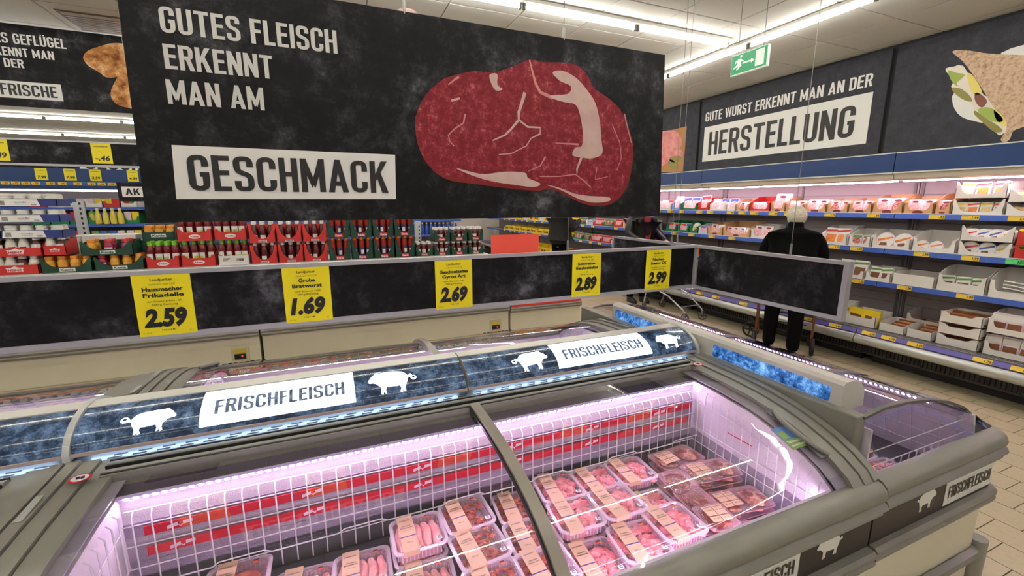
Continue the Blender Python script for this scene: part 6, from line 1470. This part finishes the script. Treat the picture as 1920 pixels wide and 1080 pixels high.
# right compartment: pork trays, two layers
gx = [(.70, 1.232), (.852, 1.212), (1.004, 1.212), (.682, 1.082), (.838, 1.072), (.985, 1.060), (.660, .930), (.810, .920), (.955, .928)]
nmx = [('back row', 'left'), ('back row', 'middle'), ('back row', 'right'), ('second row', 'left'), ('second row', 'middle'), ('second row', 'right'), ('third row', 'left'), ('third row', 'middle'), ('third row', 'right')]
topz = [.70, .70, .70, .705, .712, .66, .665, .69, .705]
for i, ((x, y), (rw, cl_)) in enumerate(zip(gx, nmx)):
    zt = topz[i] - .046; a = -6 + (i * 5) % 7
    place('cubeA' if i % 2 else 'cubeB', x, y, zt, a, 'top tray of pink pork pieces in the right compartment, %s, %s' % (rw, cl_), 'pork trays')
    z = zt - .048
    if z > ZB - .001: place('cubeA', x + .004, y + .003, max(ZB, z), a + 3, 'lower tray of pork pieces in the right compartment, %s, %s' % (rw, cl_), 'pork trays')
place('cubeB', .80, .800, ZB, -5, 'tray of pork pieces close to the front rim, right compartment', 'pork trays')
place('cubeA', .645, .790, ZB + .01, -8, 'tray of pork pieces at the front rim beside the bar', 'pork trays')
for i, (x, y, zt) in enumerate(((.540, 1.232, .668), (.525, 1.085, .672), (.505, .940, .690))):
    place('spiceA', x, y, zt - .046, -5 + 3 * i, 'tray of spiced meat strips just right of the middle bar, %s row' % ROW[i], 'spiced meat trays')
place('spiceA', .50, .80, ZB + .012, -6, 'tray of spiced meat strips right of the middle bar at the front rim', 'spiced meat trays')
# steaks
st = [('twin', 1.245, 1.225, .690, 2), ('single', 1.14, 1.105, .688, -3), ('twin', 1.30, 1.100, .694, -6), ('single', 1.125, 1.005, .686, -5), ('twin', 1.285, .955, .668, -8), ('slab', 1.115, .905, .690, -10), ('single', 1.085, .80, .650, 10), ('twin', 1.235, .835, .640, -12)]
for i, (k, x, y, zt, a) in enumerate(st):
    z = zt - .018; n = 0
    place(k, x, y, z, a, '%s of marinated steak on top in the right corner, %s from the back' % ({'twin': 'twin pack', 'single': 'single pack', 'slab': 'labelled single pack'}[k], ORD[i]), 'steak packs')
    while z - .027 > ZB - .001 and n < 3:
        z -= .027; n += 1
        place(k, x + random.uniform(-.006, .006), y + random.uniform(-.006, .006), z, a + random.uniform(-4, 4), 'pack of neck steak %d layer%s below the %s top steak pack from the back' % (n, 's' if n > 1 else '', ORD[i]), 'steak packs under the %s top pack' % ORD[i])
# left compartment
lf = [('sausA', .188, 1.198, .705, 0, 'tray of raw sausages raised on a stack against the rear basket'), ('spiceA', .352, 1.225, .70, 3, 'tray of spiced strips in the back row left of the bar'),
      ('spiceA', .350, 1.085, .695, 5, 'tray of spiced strips in the second row left of the bar'), ('spiceA', .350, .945, .69, 0, 'tray of spiced strips in the third row left of the bar'),
      ('sausA', .020, 1.165, .660, -2, 'tray of raw sausages left of the raised one'), ('sausA', -.135, 1.165, .658, -4, 'second tray of raw sausages left of the raised one'),
      ('sausA', .185, 1.050, .660, -4, 'tray of raw sausages in front of the raised one'), ('sausA', .025, 1.015, .660, 2, 'tray of raw sausages, second row, middle'),
      ('sausA', -.13, 1.015, .658, -2, 'tray of raw sausages, second row, left'), ('sausA', .185, .90, .660, 2, 'tray of raw sausages, third row'),
      ('minceA', -.300, 1.225, .690, 0, 'tray of minced meat against the rear basket'), ('minceA', -.465, 1.20, .66, 3, 'tray of minced meat at the left end of the basket'), ('minceA', -.30, 1.07, .66, -3, 'tray of minced meat, second row'), ('minceA', -.46, 1.05, .658, 0, 'tray of minced meat, second row, far left'),
      ('spiceA', .348, .80, .66, 3, 'tray of spiced strips by the front rim left of the bar'), ('sausA', .19, .80, ZB + .046, 0, 'tray of raw sausages by the front rim')]
for i, (k, x, y, zt, a, lab) in enumerate(lf):
    z = zt - .046; place(k, x, y, z, a, lab, 'trays in the left compartment')
    if z - .048 > ZB - .003: place(k, x, y + .004, max(ZB, z - .048), a, 'lower tray directly under: ' + lab, 'lower trays in the left compartment')
# a few packs in the end cabinet
for i, (k, x, y, a) in enumerate((('cubeB', 1.86, .93, 88), ('cubeA', 2.03, .86, 82), ('cubeA', 2.02, 1.02, 90), ('slab', 2.14, 1.45, 0), ('slab', 2.14, 1.6, 0))):
    place(k, x, y, .602, a, 'meat pack lying in the end cabinet, %s from the near end' % ORD[i], 'packs in the end cabinet')
for o in PRO.values():
    for c in list(o.children): bpy.data.objects.remove(c)
    bpy.data.objects.remove(o)
KIDS.clear()
# ================================================================ PEOPLE
def skin_obj(name, joints, edges, m, parent, sub=2, root=0):
    """continuous skinned body: joints = [(x,y,z,rx,ry)]"""
    me = bpy.data.meshes.new(name); me.from_pydata([j[:3] for j in joints], edges, []); me.materials.append(m)
    o = bpy.data.objects.new(name, me); COL.objects.link(o); o.parent = parent
    sk = o.modifiers.new('skin', 'SKIN'); sk.use_smooth_shade = True; sk.branch_smoothing = .6
    if not me.skin_vertices: me.attributes.new if False else None
    bm = bmesh.new(); bm.from_mesh(me); lay = bm.verts.layers.skin.verify(); bm.verts.ensure_lookup_table()
    for v, j in zip(bm.verts, joints): v[lay].radius = (j[3], j[4] if len(j) > 4 else j[3]); v[lay].use_root = False
    bm.verts[root][lay].use_root = True; bm.to_mesh(me); bm.free()
    ss = o.modifiers.new('sub', 'SUBSURF'); ss.levels = sub; ss.render_levels = sub
    return o
SKIN = mat('skin', (206, 160, 136), 0.5); BLKCOAT = mat('black_quilted_coat', (9, 10, 10), 0.9, bump=.3, bs=60, spec=.12); BLKTR = mat('black_trousers', (7, 7, 8), 0.95, spec=.1); GREYHAIR = mat('short_grey_hair', (206, 200, 178), 0.7, var=.3, vs=60, bump=1, bs=120)
SHOE = mat('black_shoe', (18, 18, 20), 0.5); REDSH = mat('dark_red_shirt', (130, 24, 34), 0.7); LEATHER = mat('black_leather_jacket', (12, 12, 13), 0.4, bump=.4, bs=20)
def lathe_rings(b, rings, n=20, m=0, cap=True):
    """rings = [(cx, cy, z, rx, ry)]"""
    V = [(cx + rx * math.cos(2 * PI * k / n), cy + ry * math.sin(2 * PI * k / n), z) for cx, cy, z, rx, ry in rings for k in range(n)]
    F = [(j * n + k, j * n + (k + 1) % n, (j + 1) * n + (k + 1) % n, (j + 1) * n + k) for j in range(len(rings) - 1) for k in range(n)]
    if cap: F += [tuple(range(n))[::-1], tuple(range((len(rings) - 1) * n, len(rings) * n))]
    b.add(V, F, m); return b
def person(loc, rot, label, H=1.65, coat=BLKCOAT, trousers=BLKTR, hair=GREYHAIR, lean=.06, hands=((-.24, .38, .98), (.24, .38, .98)), shirt=None, hairlen=.012, coatlen=.80, group=None, feet=((-.10, .02), (.10, -.04)), wide=1.0):
    """local: faces +y ; x to its right"""
    s = H / 1.65; e = empty('person', loc, label, 'person', group, rot=rot)
    L = lambda x, y, z, a, b=None: (x * s * 1.0, y * s, z * s, a * s, (b or a) * s)
    f0, f1 = feet
    hy = lean * 1.5
    J = [L(0, 0, .92, .12, .095), L(0, lean * .4, 1.10, .115, .09), L(0, lean * .8, 1.28, .13, .095), L(0, lean, 1.38, .085, .07), L(0, hy, 1.45, .048), L(0, hy + .015, 1.53, .070, .082), L(0, hy + .02, 1.60, .062, .074),   # 0-6
         L(-.16, lean, 1.345, .055), L(-.235, lean + .04, 1.12, .042), L(*hands[0], .028), L(hands[0][0], hands[0][1] + .05, hands[0][2] - .01, .034, .022),  # 7-10
         L(.16, lean, 1.345, .055), L(.235, lean + .04, 1.12, .042), L(*hands[1], .028), L(hands[1][0], hands[1][1] + .05, hands[1][2] - .01, .034, .022),   # 11-14
         L(-.09, 0, .84, .085), L(f0[0], f0[1] + .02, .46, .058), L(f0[0], f0[1] - .02, .08, .036), L(f0[0], f0[1] + .12, .03, .03),   # 15-18
         L(.09, 0, .84, .085), L(f1[0], f1[1] + .02, .46, .058), L(f1[0], f1[1] - .02, .08, .036), L(f1[0], f1[1] + .12, .03, .03)]
    E_ = [(0, 1), (1, 2), (2, 3), (3, 4), (4, 5), (5, 6), (3, 7), (7, 8), (8, 9), (9, 10), (3, 11), (11, 12), (12, 13), (13, 14), (0, 15), (15, 16), (16, 17), (17, 18), (0, 19), (19, 20), (20, 21), (21, 22)]
    # fingers: four plus a thumb on each hand, rooted in the palm
    for hi, sx in ((10, -1), (14, 1)):
        hx, hyy, hz = J[hi][:3]
        for k in range(4):
            a = len(J); q = (-.018 + .012 * k) * s; ln = (.030, .036, .034, .026)[k] * s
            J += [(hx + q, hyy + .018 * s, hz - .004, .0085 * s), (hx + q, hyy + .018 * s + ln, hz - .012 * s, .0078 * s), (hx + q, hyy + .01 * s + ln, hz - .036 * s, .0068 * s)]; E_ += [(hi, a), (a, a + 1), (a + 1, a + 2)]
        a = len(J); J += [(hx - sx * .026 * s, hyy, hz - .006, .009 * s), (hx - sx * .040 * s, hyy + .028 * s, hz - .022 * s, .0075 * s)]; E_ += [(hi, a), (a, a + 1)]
    skin_obj('body', J, E_, SKIN, e)
    # face: nose, eyes, mouth, ears
    hz = 1.55 * s; fy = (hy + .02) * s
    b = MB(); b.blob((0, fy + .088 * s, hz - .012 * s), (.012 * s, .018 * s, .022 * s), 0, .1, 2, 8, 6); b.build('nose', SKIN, parent=e, world=False)
    for sx in (-1, 1):
        b = MB(); b.blob((sx * .030 * s, fy + .074 * s, hz + .012 * s), (.013 * s, .007 * s, .007 * s), 0, 0, 2, 8, 6); b.build('eye', WHITE, parent=e, world=False)
        b = MB(); b.blob((sx * .077 * s, fy - .003 * s, hz), (.010 * s, .018 * s, .030 * s), 0, .1, 2, 8, 6); b.build('ear', SKIN, parent=e, world=False)
    b = MB(); b.blob((0, fy + .078 * s, hz - .045 * s), (.022 * s, .008 * s, .006 * s), 0, .1, 2, 8, 6); b.build('mouth', mat('lips', (170, 96, 88), 0.5), parent=e, world=False)
    # hair cap
    b = MB(); N, R = 18, 12; V = []
    for i in range(R + 1):
        th = PI * .70 * i / R
        for k in range(N):
            ph = 2 * PI * k / N; d = Vector((math.sin(th) * math.cos(ph), math.sin(th) * math.sin(ph), math.cos(th)))
            front = max(0, d.y); q = 1 + .07 * noise.noise(d * 5) + .03 * noise.noise(d * 14)
            cut = 1 - .25 * front * (i / R) ** 2
            V.append((d.x * .098 * s * q, fy - .010 * s + d.y * .108 * s * q * cut, hz + .022 * s + d.z * (.092 + hairlen) * s * q * (1 if d.z > 0 else (.4 if front > .35 else 1.25))))
    b.add(V, [(i * N + k, (i + 1) * N + k, (i + 1) * N + (k + 1) % N, i * N + (k + 1) % N) for i in range(R) for k in range(N)] + [tuple(range(N))[::-1]]); b.build('hair', hair, parent=e, world=False)
    # trousers
    T = [L(0, 0, .93, .135, .11), L(-.095, 0, .84, .10), L(f0[0], f0[1] + .02, .46, .082), L(f0[0], f0[1] - .01, .065, .066), L(.095, 0, .84, .10), L(f1[0], f1[1] + .02, .46, .082), L(f1[0], f1[1] - .01, .065, .066)]
    skin_obj('trousers', T, [(0, 1), (1, 2), (2, 3), (0, 4), (4, 5), (5, 6)], trousers, e)
    for f in (f0, f1):
        b = MB(); lathe_rings(b, [(f[0] * s, (f[1] + .055) * s, 0, .042 * s, .125 * s), (f[0] * s, (f[1] + .055) * s, .03 * s, .045 * s, .13 * s), (f[0] * s, (f[1] + .03) * s, .07 * s, .040 * s, .095 * s), (f[0] * s, (f[1] - .02) * s, .10 * s, .034 * s, .05 * s)], 14); b.build('shoe', SHOE, parent=e, world=False)
    # coat: torso shell and sleeves as one skinned garment
    k = wide; cl = coatlen
    Cc = [L(0, lean * .4, 1.12, .19 * k, .15 * k), L(0, lean * .9, 1.28, .19 * k, .145 * k), L(0, lean + .01, 1.385, .095, .085), L(0, hy * .95, 1.43, .066), L(0, 0, .95, .175 * k, .14 * k), L(0, -.01, cl, .19 * k, .15 * k),
          L(-.165 * k, lean, 1.335, .078), L(-.215 * k, lean + .03, 1.12, .078), L(hands[0][0] * 1.0, hands[0][1] - .03, hands[0][2] + .005, .050),
          L(.165 * k, lean, 1.335, .078), L(.215 * k, lean + .03, 1.12, .078), L(hands[1][0] * 1.0, hands[1][1] - .03, hands[1][2] + .005, .050)]
    skin_obj('coat', Cc, [(0, 1), (1, 2), (2, 3), (0, 4), (4, 5), (2, 6), (6, 7), (7, 8), (2, 9), (9, 10), (10, 11)], coat, e)
    b = MB(); lathe_rings(b, [(0, (hy - .004) * s, 1.40 * s, .085 * s, .085 * s), (0, (hy - .006) * s, 1.45 * s, .078 * s, .08 * s), (0, (hy - .012) * s, 1.50 * s, .070 * s, .074 * s)], 16); b.build('collar', coat, parent=e, world=False)
    if shirt:
        b = MB(); P_ = [(-.035, .93), (.035, .93), (.045, 1.2), (.05, 1.36), (.0, 1.40), (-.05, 1.36), (-.045, 1.2)]
        b.add([(x * s * 1.2, (.155 + lean * .6 + (.03 if z < 1.3 else -.01)) * s, z * s) for x, z in P_], [tuple(range(7))[::-1]]); b.add([(x * s * 1.2, (.11 + lean * .6) * s, z * s) for x, z in P_], [tuple(range(7))]); b.build('shirt', shirt, parent=e, world=False)
    return e
# grey-haired woman seen from behind at the wall cooler
HD = math.radians(33)
person((4.70, 3.20, 0), HD - PI / 2, 'person with short grey hair in a black coat leaning towards the wall cooler', H=1.66, lean=.09, wide=1.3, hands=((-.22, .40, .97), (.22, .40, .97)), coatlen=.86, feet=((-.13, .05), (.11, -.08)))
# man in the black leather jacket with the trolley
person((4.95, 6.08, 0), math.radians(178), 'person in an open black leather jacket over a dark red shirt holding a shopping trolley', H=1.78, coat=LEATHER, hair=mat('dark_hair', (60, 50, 44), 0.7), lean=.04, wide=1.25, hands=((-.20, .42, 1.0), (.20, .42, 1.0)), shirt=REDSH, coatlen=.80)
# person in black farther back
person((4.45, 8.0, 0), math.radians(-70), 'person in a plain black coat reaching towards the far wall cooler', H=1.74, coat=mat('plain_black_coat', (9, 9, 10), 0.8), hair=mat('brown_hair', (70, 54, 42), 0.7), lean=.03, wide=1.25, hands=((-.24, .25, .9), (.12, .50, 1.30)), coatlen=.80)

# ================================================================ ROLLATOR
COPPER = mat('copper_brown_frame', (122, 72, 46), 0.3, .5); TYRE = mat('black_tyre', (26, 26, 28), 0.6)
ro = empty('rollator', (4.86, 3.30, 0), 'copper brown rollator with black spoked wheels in front of the grey-haired woman', 'walking frame', rot=HD - PI / 2)
def wheel(parent, c, r_, w_, yaw, spokes=5, hub=TYRE):
    e = MB(); N = 18; ax = Vector((math.cos(yaw), math.sin(yaw), 0)); up = Vector((0, 0, 1)); fw = up.cross(ax)
    prof = [(-w_ / 2, r_ * .84), (-w_ / 2, r_ * .96), (-w_ * .25, r_), (w_ * .25, r_), (w_ / 2, r_ * .96), (w_ / 2, r_ * .84)]; q = len(prof); V = []
    for k in range(N):
        a = 2 * PI * k / N; d = fw * math.cos(a) + up * math.sin(a)
        V += [Vector(c) + ax * p[0] + d * p[1] for p in prof]
    e.add(V, [(k * q + j, ((k + 1) % N) * q + j, ((k + 1) % N) * q + (j + 1) % q, k * q + (j + 1) % q) for k in range(N) for j in range(q)])
    for k in range(spokes):
        a = 2 * PI * k / spokes; d = fw * math.cos(a) + up * math.sin(a); e.obox(Vector(c) + d * r_ * .45, ax * w_ * .5, d * r_ * .85, d.cross(ax) * r_ * .16)
    e.cyl(Vector(c) - ax * w_ * .7, Vector(c) + ax * w_ * .7, r_ * .18, 10)
    return e.build('wheel', hub, parent=parent, world=False)
for sx in (-1, 1):
    x_ = .28 * sx
    b = MB(); b.obox((x_, -.06, .52), (.022, 0, 0), (0, .038, 0), (0, -.10, .86)); b.tube([(x_, -.11, .94), (x_, -.16, .97), (x_, -.26, .97)], .014, 8); b.obox((x_, .12, .38), (.02, 0, 0), (0, .03, .02), (0, .36, .58 * -.9)); b.build('side_frame', COPPER, parent=ro, world=False, smooth=False)
    b = MB(); b.cyl((x_, -.27, .97), (x_, -.17, .97), .019, 8); b.build('handle_grip', DARK, parent=ro, world=False)
    wheel(ro, (x_ + sx * .012, -.04, .10), .10, .035, 0 + .05 * sx)
    wheel(ro, (x_ + (-.09 if sx < 0 else .0), .38, .10), .10, .035, 1.35 if sx < 0 else -.25)
    b = MB(); b.obox((x_ + (-.05 if sx < 0 else 0), .34, .20), (.02, 0, 0), (0, .06, -.04), (-.09 if sx < 0 else 0, .02, .12)); b.build('wheel_fork', DARK, parent=ro, world=False)
b = MB(); b.cyl((-.28, .06, .44), (.28, .06, .44), .010, 8); b.cyl((-.28, .16, .30), (.28, .16, .30), .008, 8); b.build('cross_bar', DARK, parent=ro, world=False, kind='stuff')
MB().box(-.20, .20, .02, .24, .50, .53).build('seat', DARK, parent=ro, world=False, bevel=.01)

# ================================================================ SHOPPING TROLLEY
ct = empty('shopping_trolley', (4.90, 5.16, 0), 'chrome shopping trolley held by the person in the leather jacket', 'trolley')
P = dict(parent=ct, world=False)
for sx in (-1, 1):
    b = MB(); b.tube([(sx * .17, -.46, .13), (sx * .175, -.42, .17), (sx * .20, -.12, .33), (sx * .22, .25, .42), (sx * .20, .38, .30), (sx * .19, .42, .13)], .013, 8); b.tube([(sx * .22, .25, .42), (sx * .25, .46, .62), (sx * .25, .52, .98)], .013, 8); b.build('frame_tube', CHROME, **P)
    for yy, rr_ in ((-.46, .062), (.42, .062)):
        xx = sx * (.17 if yy < 0 else .19)
        wheel(ct, (xx, yy, rr_), rr_, .028, .3 * sx + (.5 if yy < 0 else 0), 6, mat('grey_tyre', (70, 66, 62), 0.6))
        b = MB(); b.obox((xx, yy, .105), (.04, 0, 0), (0, .03, 0), (0, 0, .05)); b.build('castor_fork', mat('castor_steel', (140, 142, 146), 0.3, .7), **P)
b = MB()
for z, k in ((.50, .86), (.62, .91), (.74, .96), (.86, 1.0)):
    b.tube([(-.24 * k, .46, z), (-.18 * k, -.46 * k, z), (.18 * k, -.46 * k, z), (.24 * k, .46, z)], .004, 5)
for i in range(9):
    y = -.40 + .105 * i; hw = .185 + .05 * (y + .40)
    for sx in (-1, 1): b.cyl((sx * hw * .86, y, .47), (sx * hw, y, .87), .0028, 4, cap=False)
    b.cyl((-hw * .86, y, .47), (hw * .86, y, .47), .0028, 4, cap=False)
for i in range(7): x_ = -.15 + .05 * i; b.cyl((x_, -.40, .47), (x_ * 1.1, -.46, .87), .0028, 4, cap=False); b.cyl((x_, -.40, .47), (x_ * 1.3, .46, .47), .0028, 4, cap=False)
b.build('wire_basket', CHROME, kind='stuff', **P)
b = MB(); b.cyl((-.25, .54, 1.0), (.25, .54, 1.0), .015, 10); b.build('push_handle', mat('blue_handle', (30, 80, 160), .4), **P)
b = MB(); b.cyl((-.18, -.36, .205), (.18, -.36, .205), .009, 8); b.cyl((-.24, .25, .42), (.24, .25, .42), .009, 8); b.build('cross_bar', CHROME, kind='stuff', **P)
